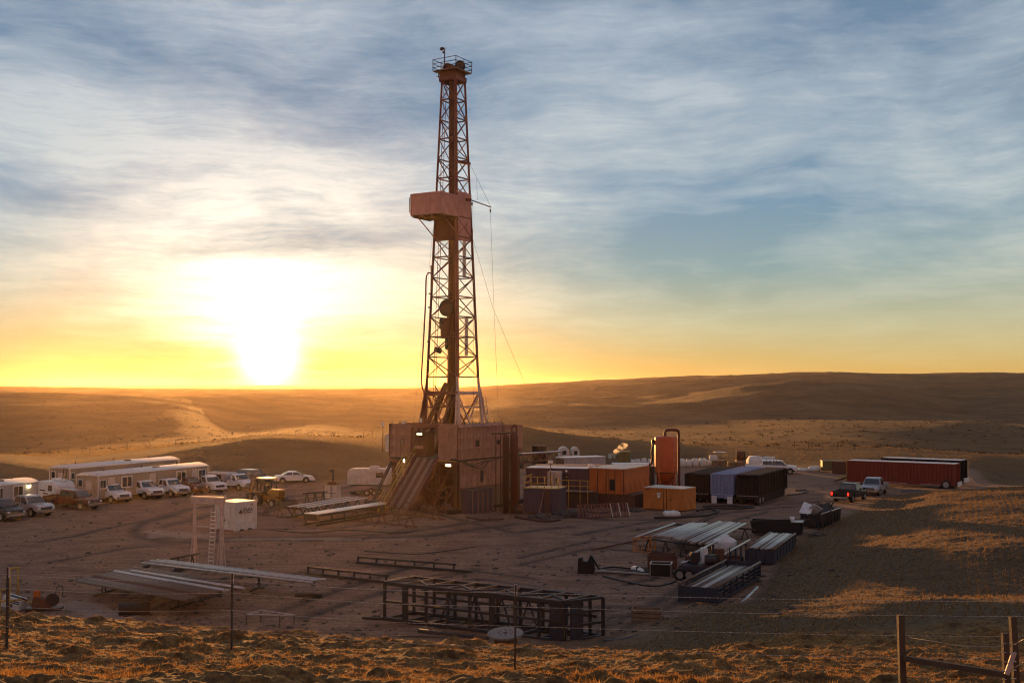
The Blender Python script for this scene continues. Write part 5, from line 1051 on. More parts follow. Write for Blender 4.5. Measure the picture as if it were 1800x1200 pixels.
t = frame_box('wire_cage', 'open yellow-brown frame cage standing at the left end of the right rack', 'cage', (1113, 968), -22, (1.35, 1.3, 1.0), 'yellow_box', floor=False)
for i in range(3): tube('hoop', t, 'yellow_box', smooth_pts([(0.2 + i * 0.45, 0, 0.0), (0.15 + i * 0.5, 0.2, 0.6), (0.45 + i * 0.4, 0.6, 1.1), (0.7 + i * 0.2, 1.2, 0.9), (0.7 + i * 0.3, 1.3, 0.1)]), 0.035)
frame_box('open_bin', 'brown open steel bin behind the black one', 'bin', (1139, 1001), -10, (1.85, 1.1, 0.95), 'rust', True)
t = frame_box('open_bin', 'small black open bin with pale steel rims', 'bin', (1143, 1015), -12, (1.3, 1.1, 0.85), 'bright_pipe', True, wall_m='black_steel')
# plough-like part with long poles
P0 = G(1015, 1008); t = thing('elevator_tool', 'black steel tool with long poles lying on the dirt, left of the bins', 'pipe tool', (P0.x, P0.y, 0), -10)
prism('base_plate', t, 'black_steel', [(0, 0), (0.05, 1.0), (0.3, 1.05), (0.35, 0.8), (0.65, 0.8), (0.85, 1.25), (1.0, 1.1), (1.1, 0.3), (1.0, 0)], 0, 0.5)
beam('brace', t, 'black_steel', (0.9, 0.2, 1.1), (1.4, 0.2, 0.3), 0.12)
for dy_, m_, e in ((0.0, 'bright_pipe', 4.0), (0.5, 'dark_steel', 5.6), (1.0, 'dark_steel', 5.0), (1.5, 'rust', 4.6)): beam('pole', t, m_, (1.1, 0.2 + dy_ * 0.3, 0.22), (1.1 + e, dy_ - 0.3, 0.14), 0.1)
tube('hose', t, 'black_steel', smooth_pts([(1.0, 1.0, 0.1), (2.0, 2.2, 0.15), (3.5, 2.0, 0.1), (4.8, 1.0, 0.2)]), 0.06)
P0 = G(1122, 1006); t = thing('wrapped_bundle', 'white wrapped bundle lying beside the black open bin', 'bundle', (P0.x, P0.y, 0), -70)
tube('wrapping', t, 'bag_white', [(-0.9, 0, 0.16), (-0.6, 0, 0.2), (0, 0.04, 0.22), (0.5, 0, 0.18), (0.9, -0.05, 0.13)], [0.1, 0.2, 0.2, 0.17, 0.08], 9); box('strap', t, 'trim_black', (0.1, 0.02, 0.22), (0.06, 0.42, 0.42))
# poly tank
P0 = G(1275, 985); P0 = AT(1275, 985, G(1275, 985).y); rr = 40 / 2 * P0.y / F * 0.98; ztk = zpx(938, P0.y); zlow = zpx(967, P0.y)
t = thing('plastic_tank', 'white plastic water tank with cone top standing on a crate by the right rack', 'tank', (P0.x, P0.y, 0))
lathe('shell', t, 'poly_white', [(0, zlow - 0.15), (rr, zlow - 0.15), (rr, zpx(948, P0.y)), (rr * 0.97, zpx(947, P0.y) + 0.05), (0.25, ztk - 0.03), (0.25, ztk + 0.05), (0, ztk + 0.06)], 28); box('outlet', t, 'trim_black', (-0.1, -rr, zlow + 0.1), (0.2, 0.1, 0.15))
t2 = frame_box('tank_crate', 'rusty crate with odds and ends under the white plastic tank', 'crate', (1250, 992), -20, (1.9, 1.6, zlow - 0.2), 'rust', True)
# machinery trailer skid
P0 = G(1190, 1020); t = thing('machinery_skid', 'dark blue skid loaded with pumps and engines between the bins and the baskets', 'machinery skid', (P0.x, P0.y, 0), -14)
prism('hull', t, 'blue_steel', [(0, 0.25), (0.1, 0.95), (3.0, 0.9), (3.4, 0.4), (3.0, 0.1), (0.5, 0.1)], 0, 2.2, bev=0.03)
for x in (0.2, 0.75): wheel(t, x, -0.12, 0.38, 0.24)
for (x, y, sx_, sz_, m_) in ((1.0, 0.8, 0.5, 0.7, 'dark_steel'), (1.6, 0.9, 0.35, 1.0, 'poly_white'), (2.1, 0.7, 0.8, 0.6, 'dark_steel'), (2.5, 1.4, 0.5, 0.9, 'rust'), (0.6, 1.5, 0.5, 0.4, 'rust')): box('engine_part', t, m_, (x, y, 0.95 + sz_ / 2), (sx_, 0.5, sz_), (0, 0, x * 20), bev=0.05)
rod('engine_drum', t, 'dark_steel', (1.7, 0.3, 1.25), (2.4, 0.3, 1.25), 0.25, 14); rod('engine_pipe', t, 'bright_pipe', (0.2, 0.4, 1.0), (1.0, 1.2, 1.15), 0.07)
for (x, y) in ((3.1, 0.1), (3.1, 2.1), (2.0, 2.1)): rod('frame_post', t, 'dark_steel', (x, y, 0.9), (x, y, 1.9), 0.035)
rod('frame_bar', t, 'dark_steel', (3.1, 0.1, 1.9), (3.1, 2.1, 1.9), 0.035)
A_, B_ = G(1262, 1018), G(1318, 983); d = B_ - A_; L = d.length
t = thing('pipe_basket', 'empty pipe basket with raised side rails behind the machinery skid', 'pipe basket', (A_.x, A_.y, 0), math.degrees(math.atan2(d.y, d.x)) - 90)
for x in (-1.9, 0): rod('top_rail', t, 'bright_pipe', (x, 0, 1.35), (x, L, 1.35), 0.08); box('base_rail', t, 'blue_steel', (x, L / 2, 0.1), (0.12, L, 0.16))
for x in (-1.9, 0):
    for i in range(6): box('post', t, 'blue_steel', (x, L * (i + 0.2) / 6, 0.67), (0.1, 0.1, 1.34))
for i in range(5): box('cross_tie', t, 'blue_steel', (-0.95, L * (i + 0.3) / 5, 0.14), (1.9, 0.12, 0.1))
# scrap bin and tub
C = G(1444, 934); yz = SY - 4; dx, dy = axes(yz)
t = thing('scrap_bin', 'dark scrap bin heaped with torn panels beside the dark pickup', 'scrap bin', (C.x, C.y, 0), yz); wL = at_px(C, (-dx[0], -dx[1]), 1405); lL = min(5.5, at_px(C, dy, 1482))
for i in range(6): box('side_panel', t, 'black_steel', (0, lL * (i + 0.5) / 6, 0.6), (0.07, lL / 6 - 0.05, 1.1), (0, 4, 0)); box('side_post', t, 'dark_steel', (0.06, lL * i / 6, 0.6), (0.08, 0.08, 1.2))
for i in range(3): box('end_panel', t, 'black_steel', (-wL * (i + 0.5) / 3, 0, 0.6), (wL / 3 - 0.05, 0.07, 1.1))
rod('top_rail', t, 'bright_pipe', (0.02, -0.05, 1.22), (0.02, lL, 1.22), 0.05); box('back_wall', t, 'black_steel', (-wL, lL / 2, 0.6), (0.07, lL, 1.1)); box('floor', t, 'black_steel', (-wL / 2, lL / 2, 0.15), (wL, lL, 0.1))
for (x, y, z, a, b, c_, m_) in ((-wL * .8, .5, 1.5, 40, 20, 10, 'poly_white'), (-wL * .5, .8, 1.45, -35, 30, 40, 'poly_white'), (-wL * .3, 2.2, 1.35, 30, -20, 60, 'dark_steel'), (-wL * .6, 3.0, 1.3, -30, 25, 15, 'black_steel'), (-wL * .5, 4.0, 1.3, 20, 35, -30, 'dark_steel')): box('torn_panel', t, m_, (x, y, z), (0.9, 1.3, 0.05), (a, b, c_))
for i in range(5): beam('scrap_bar', t, 'dark_steel', (-wL * random.random(), lL * random.random(), 0.9), (-wL * random.random(), lL * random.random(), 1.9), 0.07)
beam('tow_bar', t, 'black_steel', (-0.3, 0, 0.3), (0.3, -1.6, 0.15), 0.12)
C = G(1409, 946); t = thing('steel_tub', 'dark trough-shaped steel tub with a white bucket on its rim', 'tub', (C.x, C.y, 0), -18)
tl = 4.2
prism('trough', t, 'black_steel', [(0, 0), (0.15, 1.0), (0.08, 1.0), (-0.1, 0.1), (-tl + 0.5, 0.1), (-tl + 0.25, 1.0), (-tl + 0.18, 1.0), (-tl + 0.4, 0)], 0, 0.06)
prism('trough', t, 'black_steel', [(0, 0), (0.15, 1.0), (-tl + 0.18, 1.0), (-tl + 0.4, 0)], 1.7, 1.76); prism('end_plate', t, 'black_steel', [(0, 0), (0.15, 1.0), (0.1, 1.0), (-0.05, 0)], 0.06, 1.7); box('lip', t, 'white_dirty', (-0.35, 0.85, 1.0), (0.9, 1.6, 0.04))
prism('end_plate', t, 'black_steel', [(-tl + 0.45, 0), (-tl + 0.18, 1.0), (-tl + 0.23, 1.0), (-tl + 0.5, 0)], 0.06, 1.7); box('trough_floor', t, 'black_steel', (-tl / 2 + 0.2, 0.88, 0.06), (tl - 0.6, 1.6, 0.08)); box('front_wall', t, 'black_steel', (-tl / 2 + 0.12, 0.02, 0.5), (tl - 0.35, 0.05, 0.96))
beam('bar', t, 'dark_steel', (-tl + 0.5, 0.4, 1.02), (0.6, 1.6, 1.1), 0.08)
tag(lathe('bucket', None, 'poly_white', [(0, 1.02), (0.16, 1.02), (0.2, 1.38), (0.17, 1.38), (0.15, 1.1), (0, 1.1)], 14, tuple(t.matrix_basis @ Vector((-0.75, 0.6, 0)))), 'white plastic bucket standing on the rim of the dark tub', 'bucket')

# ------------------------------------------------------------------ frac tanks
def frac_tank(label, px, py, pxl, L, H, m, rz, top_m=None, wheels=True, flaps=False, group='frac tanks side by side'):
    N = G(px, py); dx, dy = axes(rz); W = at_px(N, (-dx[0], -dx[1]), pxl); t = thing('frac_tank', label, 'tank trailer', (N.x, N.y, 0), rz, group)
    zb_ = 0.95; box('body', t, m, (-W / 2, L / 2, (zb_ + H) / 2), (W - 0.12, L - 0.12, H - zb_ - 0.05)); box('lower_body', t, m, (-W / 2, L / 2 + 1.4, 0.6), (W - 0.4, L - 3.4, 0.9))
    n = 19
    for i in range(n): 
        for x in (-0.01, -W + 0.01): box('side_rib', t, m, (x, 0.06 + (L - 0.12) * i / (n - 1), (zb_ + H) / 2), (0.1, 0.12, H - zb_))
    for i in range(6): box('end_rib', t, m, (-0.05 - (W - 0.1) * i / 5, -0.01, (zb_ + H) / 2), (0.12, 0.1, H - zb_))
    for z in (zb_, H): box('rim', t, m, (-W / 2, L / 2, z), (W + 0.06, L + 0.06, 0.09))
    for i in range(12): box('roof_rib', t, top_m or m, (-W / 2, L * (i + 0.5) / 12, H + 0.08), (W - 0.1, 0.35, 0.07))
    for i in range(9): box('marker_lamp', t, 'poly_white', (-W * (i + 0.5) / 9, -0.07, zb_ + 0.02), (0.12, 0.02, 0.06))
    box('rear_beam', t, m, (-W / 2, 0.1, 0.75), (W * 0.95, 0.2, 0.3))
    for x in (-0.35, -W + 0.35):
        for y in (0.9, 2.1): w0 = rod('wheel', t, 'rubber', (x - 0.25, y, 0.5), (x + 0.25, y, 0.5), 0.5, 18); rod('rim', w0, 'rim', (0, 0, 0.2), (0, 0, 0.262), 0.28, 12); rod('rim', w0, 'rim', (0, 0, -0.262), (0, 0, -0.2), 0.28, 12)
        if flaps: box('mud_flap', t, 'poly_white', (x, -0.05, 0.42), (0.55, 0.03, 0.75))
    return t
TZ = -27
frac_tank('black ribbed frac tank, left of the blue one', 1246, 884, 1203, 11.5, 2.95, 'black_tank', TZ)
frac_tank('pale blue ribbed frac tank between two black ones, with white mud flaps', 1289, 886, 1248, 11.8, 3.0, 'blue_tank', TZ, flaps=True)
frac_tank('black ribbed frac tank with long side facing the silver pickup, right of the blue one', 1334, 888, 1293, 12.0, 3.05, 'black_tank', TZ, 'mud')
# long red trailer at right; local y runs along it
def long_tank(label, pl, pr, H, m, ribs=30, name='tank_trailer', dz=0.0, grp=None, hatch='roof_white'):
    A_, B_ = G(*pl), G(*pr); d = B_ - A_; L = d.length; t = thing(name, label, 'tank trailer', (A_.x, A_.y, 0), math.degrees(math.atan2(d.y, d.x)), grp)
    W = 2.5; zb_ = 0.45
    box('body', t, m, (L / 2, W / 2, (zb_ + H) / 2), (L - 0.1, W - 0.1, H - zb_ - 0.04))
    for i in range(ribs): box('side_rib', t, m, (0.06 + (L - 0.12) * i / (ribs - 1), 0.0, (zb_ + H) / 2), (0.16, 0.12, H - zb_))
    for i in range(18): box('roof_rib', t, hatch, (L * (i + 0.5) / 18, W / 2, H + 0.05), (L / 18 - 0.14, W, 0.07))
    for z in (zb_, H): box('rim', t, m, (L / 2, W / 2, z), (L + 0.08, W + 0.08, 0.1))
    for i in range(5): box('end_rib', t, m, (L + 0.01, 0.1 + (W - 0.2) * i / 4, (zb_ + H) / 2), (0.12, 0.12, H - zb_))
    for y in (0.3, W - 0.3):
        for x in (L - 1.0,): w0 = rod('wheel', t, 'rubber', (x, y - 0.4, 0.52), (x, y + 0.2, 0.52), 0.54, 20); rod('rim', w0, 'rim', (0, 0, -0.31), (0, 0, -0.26), 0.34, 14)
    box('wheel_bay', t, 'black_steel', (L - 1.0, W / 2, 0.6), (1.6, W - 0.2, 0.9)); box('rear_bumper', t, 'poly_white', (L + 0.25, W / 2, 0.6), (0.1, W * 0.8, 0.5))
    for i in range(20): box('reflector', t, 'poly_white', (L * 0.38 + i * L * 0.02 + (L * 0.12 if i > 9 else 0), -0.06, zb_ + 0.05), (0.12, 0.02, 0.06))
    return t, L
tr, L = long_tank('long dark red ribbed tank trailer standing alone before the far slope', (1490, 852), (1679, 861), 2.9, 'red_trailer')
for s in (0, 0.5): beam('ladder_rail', tr, 'yellow_rail', (-0.35, 0.3 + s, 0.1), (-0.15, 0.3 + s, 2.8), 0.07)
for i in range(8): rod('ladder_rung', tr, 'yellow_rail', (-0.34 + i * 0.02, 0.3, 0.4 + i * 0.32), (-0.34 + i * 0.02, 0.8, 0.4 + i * 0.32), 0.03)
box('front_deck', tr, 'yellow_rail', (-0.9, 0.8, 0.9), (1.1, 1.4, 0.08)); beam('gooseneck', tr, 'rust', (0, 1.2, 0.9), (-2.0, 1.2, 0.25), 0.2); box('front_box', tr, 'rust', (-1.3, 1.9, 1.9), (2.2, 1.0, 1.6), bev=0.05)
long_tank('black tank trailer behind the long red one, only its ribbed roof edge showing', (1550, 846), (1690, 853), 2.95, 'black_tank', 22, hatch='roof_white')
# dark containers left of it
def site_box(name, label, cat, near, pxl, D, z0, z1, m, rz, top='roof_white', ribs=0, ribm=None, parts=3):
    """near corner in px; front face runs left to pxl, depth D"""
    N = G(*near) if len(near) == 2 else AT(near[0], near[1], near[2]); dx, dy = axes(rz); W = at_px(N, (-dx[0], -dx[1]), pxl); t = thing(name, label, cat, (N.x, N.y, 0), rz)
    box('body', t, m, (-W / 2, D / 2, (z0 + z1) / 2), (W - 0.1, D - 0.1, z1 - z0 - 0.05))
    for i in range(parts): box('front_panel', t, m, (-W * (i + 0.5) / parts, 0, (z0 + z1) / 2), (W / parts - 0.03, 0.08, z1 - z0 - 0.08))
    k = max(2, int(D / 1.2))
    for i in range(k): box('side_panel', t, m, (0, D * (i + 0.5) / k, (z0 + z1) / 2), (0.08, D / k - 0.03, z1 - z0 - 0.08))
    for i in range(2): box('roof_sheet', t, top, (-W * (i + 0.5) / 2, D / 2, z1), (W / 2 - 0.01, D + 0.1, 0.06))
    for i in range(parts + 1): box('corner_bar', t, 'dark_steel' if parts > 3 else m, (-W * i / parts, -0.055, (z0 + z1) / 2), (0.07, 0.06, z1 - z0))
    for z in (z0 + 0.06, z1 - 0.08): box('edge_bar', t, m, (-W / 2, -0.05, z), (W, 0.07, 0.09)); box('edge_bar', t, m, (0.05, D / 2, z), (0.07, D, 0.09))
    for i in range(2): rod('lock_rod', t, 'dark_steel', (-W * (0.42 + 0.08 * i), -0.09, z0 + 0.1), (-W * (0.42 + 0.08 * i), -0.09, z1 - 0.1), 0.022, 6)
    for i in range(ribs): box('rib', t, ribm or m, (-W * (i + 0.5) / ribs, -0.05, (z0 + z1) / 2), (0.08, 0.08, z1 - z0))
    return t, W
site_box('waste_container', 'dark green container with pale sticker, left of the long red trailer', 'container', (1483, 830), 1444, 2.0, 0.2, 1.6, 'green_box', -6, 'green_box', parts=3)
P0 = G(1450, 829); 

# ------------------------------------------------------------------ sheds, orange house, silo
N = G(1202, 899); t, W = site_box('storage_shed', 'orange steel shed with small white notice, in front of the silo', 'shed', (1202, 899), 1131, at_px(N, axes(-33)[1], 1221), 0.1, zpx(858, N.y), 'yellow_box', -33, 'cream_door', parts=3)
box('notice', t, 'bag_white', (-W * 0.63, -0.055, zpx(868, N.y)), (0.5, 0.02, 0.16)); box('notice', t, 'bag_white', (-W * 0.62, -0.055, zpx(872, N.y)), (0.32, 0.02, 0.4)); box('vent', t, 'dark_steel', (-W * 0.9, -0.055, zpx(861, N.y)), (0.3, 0.03, 0.12)); box('door_handle', t, 'dark_steel', (-W * 0.33, -0.06, 1.1), (0.3, 0.05, 0.08))
YO = G(1097, 893).y
t, W = site_box('pump_house', 'orange house on a raised skid, with a bulging side wall', 'pump house', (1097, 893), 1035, at_px(G(1097, 893), axes(-30)[1], 1140), zpx(867, YO), zpx(823, YO), 'orange_box', -30, 'cream_door', parts=4)
box('skid_tank', t, 'rust', (-1.0, 1.7, zpx(867, YO) / 2), (4.2, 3.2, zpx(868, YO))); box('doorway', t, 'black_steel', (-W * 0.33, -0.06, zpx(851, YO)), (0.55, 0.06, 1.1))
for i in range(4): rod('skid_post', t, 'rust', (-W * i / 4 - 0.2, 0.1, 0.0), (-W * i / 4 - 0.2, 0.1, zpx(867, YO)), 0.08)
box('roof_lamp', t, 'lamp', (-W * 0.93, 0.2, zpx(820, YO)), (0.5, 0.3, 0.12)).data.materials[0] = M['roof_white']
# silo
YS = G(1172, 858).y; P0 = AT(1171, 858, YS); rs_ = 19.5 * YS / F; zt_, zk, zc2 = zpx(767, YS), zpx(829, YS), zpx(850, YS)
si = thing('silo', 'tall orange-red bulk silo on legs with a bent pipe over its top', 'silo', (P0.x, P0.y, 0))
lathe('shell', si, 'red_tank', [(0, zt_ + 0.12), (rs_ * 0.7, zt_ + 0.08), (rs_ * 0.97, zt_ - 0.03), (rs_, zt_ - 0.15), (rs_, zk)], 32); lathe('hopper', si, 'red_tank', [(rs_, zk), (rs_ * 0.75, zk - 0.7), (0.3, zc2 - 0.4), (0, zc2 - 0.4)], 24)
lathe('seam_ring', si, 'rig_paint', [(rs_ + 0.03, zk + 0.08), (rs_ + 0.03, zk - 0.06), (rs_ - 0.02, zk - 0.06)], 32)
for i in range(4): a_ = R(45 + 90 * i); rod('leg', si, 'red_tank', (rs_ * 0.97 * math.cos(a_), rs_ * 0.97 * math.sin(a_), 0), (rs_ * 0.97 * math.cos(a_), rs_ * 0.97 * math.sin(a_), zk + 0.3), 0.1)
for i in range(4): a_ = R(45 + 90 * i); b_ = R(135 + 90 * i); rod('cross_brace', si, 'rig_paint', (rs_ * math.cos(a_), rs_ * math.sin(a_), 0.4), (rs_ * math.cos(b_), rs_ * math.sin(b_), zk - 0.4), 0.05)
tube('fill_pipe', si, 'rig_red', smooth_pts([(-0.1, 0, zt_ + 0.05), (-0.1, 0, zt_ + 0.5), (0.1, 0, zt_ + 0.75), (0.6, 0, zt_ + 0.8), (1.3, 0, zt_ + 0.75), (rs_ + 0.18, 0, zt_ + 0.45), (rs_ + 0.2, 0, zt_ - 1.0), (rs_ + 0.2, 0, 0.2)]), 0.17, 10)
for k in (0, 0.35): tube('feed_hose', si, 'dark_steel', smooth_pts([(-rs_ - 0.1, -0.2 + k, zt_ - 0.7), (-rs_ - 0.35, -0.2 + k, zt_ - 1.6), (-rs_ - 0.4, -0.2 + k, zk + 1.2), (-rs_ - 1.2 - k, -0.2 + k, zk - 0.2), (-rs_ - 1.8 - k, -0.2, zk - 0.9)]), 0.13, 8)
box('hose_valve', si, 'black_steel', (-rs_ - 0.2, 0, zt_ - 0.6), (0.4, 0.4, 0.5), bev=0.05)
# mud gas separator at the right of the rig
P0 = G(904, 903); YV = P0.y; zv = zpx(757, YV)
mg = thing('gas_separator', 'tall pair of dark red upright vessels at the right corner of the rig', 'vessel', (P0.x, P0.y, 0))
r1 = 7.2 * YV / F
lathe('vessel', mg, 'rig_red', [(0, 0.1), (r1, 0.1), (r1, zv - 0.5), (r1 * 0.8, zv - 0.15), (r1 * 0.3, zv), (0, zv)], 20); lathe('vessel', mg, 'rig_red', [(0, 0.1), (r1 * 0.75, 0.1), (r1 * 0.75, zv - 0.7), (r1 * 0.4, zv - 0.3), (0, zv - 0.25)], 18, (-r1 * 2.1, 0.1, 0))
tube('top_loop', mg, 'rust', smooth_pts([(-0.22, 0, zv - 0.1), (-0.22, 0, zv + 0.35), (0, 0, zv + 0.6), (0.22, 0, zv + 0.35), (0.22, 0, zv - 0.1)]), 0.09)
for x in (-1.3, -1.75, -0.55): rod('riser', mg, 'rust', (x, -0.25, 0.3), (x, -0.25, zv - 0.3), 0.06)
for i in range(22): rod('ladder_rung', mg, 'dark_steel', (-0.95, -0.45, 0.5 + i * 0.32), (-0.5, -0.45, 0.5 + i * 0.32), 0.022)
for s in (-0.95, -0.5): rod('ladder_rail', mg, 'dark_steel', (s, -0.45, 0.2), (s, -0.45, zv - 0.6), 0.03)
rod('cross_pipe', mg, 'dark_steel', (-2.2, 0, zv - 0.25), (0, 0, zv - 0.15), 0.07); box('manifold', mg, 'dark_steel', (0.4, -0.4, 0.5), (0.8, 0.5, 0.8), bev=0.05); rod('valve_wheel', mg, 'rust', (0.5, -0.75, 0.7), (0.5, -0.7, 0.7), 0.28, 14)
# railing tank (purple) with yellow guard rail
N = G(981, 905)
t, W = site_box('mud_tank', 'dull purple tank with a yellow guard rail on top, right of the red vessels', 'tank', (982, 905), 921, 2.6, 0.15, zpx(858, N.y), 'purple_tank', -18, 'yellow_rail', parts=2)
zt_ = zpx(858, N.y); hr = zpx(838, N.y) - zt_
for i in range(6): rod('guard_post', t, 'yellow_rail', (-W * i / 5, 0, zt_), (-W * i / 5, 0, zt_ + hr), 0.035)
for z in (0.45, 1.0): rod('guard_rail', t, 'yellow_rail', (-W, 0, zt_ + hr * z), (0, 0, zt_ + hr * z), 0.035); rod('guard_rail', t, 'yellow_rail', (-W, 0, zt_ + hr * z), (-W, 2.6, zt_ + hr * z), 0.035)
beam('brace', t, 'rig_wall', (-W * 0.55, -0.15, 0.1), (-W * 0.4, -0.12, zt_ - 0.1), 0.07); box('pillar', t, 'rust', (-W * 0.3, -0.1, zt_ / 2), (0.45, 0.12, zt_ - 0.2))
# walkway with rails between
N = G(1036, 893); t = thing('walkway', 'raised walkway with pale handrails before the purple-roofed tanks', 'walkway', (N.x, N.y, 0), -22)
zw = zpx(862, N.y)
for i in range(4): box('grating', t, 'deck_brown', (-3.0 * 0.25 - i * 1.05 + 0.6, 0, zw), (1.0, 1.0, 0.06))
for x in (0.2, -0.6, -1.8, -3.0): rod('rail_post', t, 'yellow_rail', (x - 0.2, -0.5, 0), (x - 0.2, -0.5, zw + 1.1), 0.04)
for z in (0.55, 1.1): rod('handrail', t, 'yellow_rail', (-3.2, -0.5, zw + z), (0.2, -0.5, zw + z), 0.035)
box('support_block', t, 'mud', (-1.4, 0.6, zw / 2), (4.0, 0.8, zw - 0.1))
# leaning orange grate
P0 = G(1018, 912); t = thing('grate_panel', 'orange-brown slatted panel leaning on its edge before the pump house', 'panel', (P0.x, P0.y, 0), 22)
LG = 5.2
for i in range(16): box('slat', t, 'rig_paint', (LG * (i + 0.5) / 16, 0.35, 0.65), (0.14, 0.06, 1.25), (-24, 0, 0))
for z, y in ((0.08, 0.05), (1.22, 0.62)): box('edge_bar', t, 'rust', (LG / 2, y, z), (LG, 0.08, 0.1))
for x in (LG * 0.66, LG * 0.82, LG): beam('stay', t, 'cream_door', (x, 0.0, 0.08), (x, 0.58, 1.25), 0.06)
# long mud tanks behind; light on the pale roofs is painted in
def long_roof(label, near, pxl, D, z0, z1, m, rz, name='mud_tank', cat='tank', top='roof_white', parts=6): return site_box(name, label, cat, near, pxl, D, z0, z1, m, rz, top, parts=parts)
long_roof('long purple mud tank with its lit roof painted white, behind the walkway', (1060, 876), 925, 2.8, 0.3, zpx(823, G(1060, 876).y), 'purple_tank', -12)
long_roof('second long tank with dull roof behind the purple one', (1150, 858), 940, 2.6, 0.3, zpx(819, G(1150, 858).y), 'dark_steel', -5, top='rig_wall')
long_roof('low pale-roofed tank left of the silo, behind the orange pump house', (1142, 850), 1075, 2.6, 0.3, zpx(815, G(1142, 850).y), 'grey_siding', -4)
N = G(993, 842); L_ = at_px(N, axes(-64)[1], 1064)
t, W = site_box('long_container', 'long container with a lit roof painted brilliant white, behind the mud tanks', 'container', (993, 842), 977, L_, 0.3, zpx(804, N.y), 'grey_siding', -64, 'white_paint', parts=1)  # roof painted whiter than the walls for the light on it
box('end_face', t, 'rust', (-W / 2, -0.08, 1.6), (W - 0.1, 0.05, 2.0))
# lattice boom
A_, B_ = AT(915, 803, 165), AT(990, 799, 172); t = thing('lattice_boom', 'red-brown lattice boom lying behind the vessels towards the white container', 'lattice boom', (A_.x, A_.y, 0), math.degrees(math.atan2(B_.y - A_.y, B_.x - A_.x))); L = (B_ - A_).length; zA, zB_ = A_.z, B_.z
for y in (0, 1.1):
    for z in (-1.15, 0): rod('chord', t, 'rig_red', (0, y, zA + z), (L, y, zB_ + z + 0.25), 0.08)
    for i in range(12): beam('lacing', t, 'rig_red', (L * i / 12, y, zA - (1.1 if i % 2 else 0)), (L * (i + 1) / 12, y, zA + 0.15 - (0 if i % 2 else 1.1)), 0.07)
box('top_sheet', t, 'roof_white', (L / 2, 0.5, zA + 0.25), (L, 1.0, 0.05)); 
for x in (0.5, L - 0.4): box('support', t, 'dark_steel', (x, 0.5, (zA - 1.1) / 2), (0.4, 1.0, zA - 1.1))
for i in range(3): beam('stay_bar', t, 'dark_steel', (-0.3 - i * 0.5, -0.6, zA - 0.3 - i * 0.3), (2.0 + i * 0.6, -0.9, 0.6 + i * 0.2), 0.08)
# sheds far back
site_box('equipment_shed', 'green-brown box shed right of the steam, far side of the pad', 'shed', (1107, 826), 1085, 2.2, 0.2, zpx(793, G(1107, 826).y), 'green_box', -10, 'green_box', parts=2)
site_box('equipment_shed', 'dark red-brown shed far behind the red vessels', 'shed', (959, 818), 936, 3.0, 0.1, zpx(786, G(959, 818).y), 'black_tank', -6, 'rust', parts=2)
for lab, px, w_ in (('pale arched-roof trailer far behind the long white container, left one', 992, 18), ('pale arched-roof trailer far behind the long white container, right one', 1012, 14)):
    P0 = G(px, 815); t = thing('far_trailer', lab, 'trailer', (P0.x, P0.y, 0)); ww = w_ * P0.y / F / 2; zz = zpx(788, P0.y)
    prism('arched_body', t, 'white_dirty', [(-ww, 0.4), (-ww, zz - 0.6)] + [(-ww * math.cos(R(a_)), zz - 0.6 + 0.6 * math.sin(R(a_))) for a_ in (30, 60, 90, 120, 150)] + [(ww, zz - 0.6), (ww, 0.4)], 0, 4.0); box('window', t, 'glass', (0, -0.03, zz - 0.8), (ww * 0.8, 0.05, 0.6))
for lab, px, py, z in (('bright white lamp box on a pole above the long purple tank', 968, 811, None), ('bright white lamp box at the left roof edge of the orange pump house', 1038, 817, None)):
    Yq = G(px, 880).y; P0 = AT(px, py, Yq); t = thing('flood_lamp', lab, 'lamp', (P0.x, P0.y, 0)); rod('pole', t, 'dark_steel', (0, 0, 0), (0, 0, P0.z), 0.05); box('housing', t, 'white_paint', (0, 0, P0.z), (0.5, 0.3, 0.3)); box('base', t, 'dark_steel', (0, 0, 0.1), (0.5, 0.5, 0.2))
N = G(953, 868); t, W = site_box('control_cabinet', 'pale cabinet standing on the walkway behind the yellow rails', 'cabinet', (985, 880), 963, 0.8, 1.3, zpx(828, G(985, 880).y), 'cream_door', -12, 'cream_door', parts=1)
box('plinth', t, 'dark_steel', (-W / 2, 0.4, 0.65), (W, 0.7, 1.3)); box('panel_handle', t, 'dark_steel', (-W * 0.3, -0.06, 2.2), (0.12, 0.04, 0.4))
# tote with pump left of the ramp
C = G(600, 877); t, W = site_box('water_tote', 'white square tote with dark band and orange top, left of the camper', 'tote', (592, 877), 573.5, 1.1, 0.1, zpx(851, C.y), 'white_dirty', -12, 'tractor_yellow', parts=1)
box('band', t, 'trim_black', (-W / 2, -0.05, 0.62), (W, 0.03, 0.05)); box('pump_frame', t, 'rust', (-W / 2, 0.5, zpx(848, C.y)), (W * 0.8, 0.8, 0.35), bev=0.05); rod('exhaust', t, 'dark_steel', (-W / 2, 0.5, zpx(846, C.y)), (-W / 2, 0.5, zpx(826, C.y)), 0.12); box('exhaust_cap', t, 'dark_steel', (-W / 2 - 0.1, 0.5, zpx(827, C.y)), (0.55, 0.3, 0.35), bev=0.08)

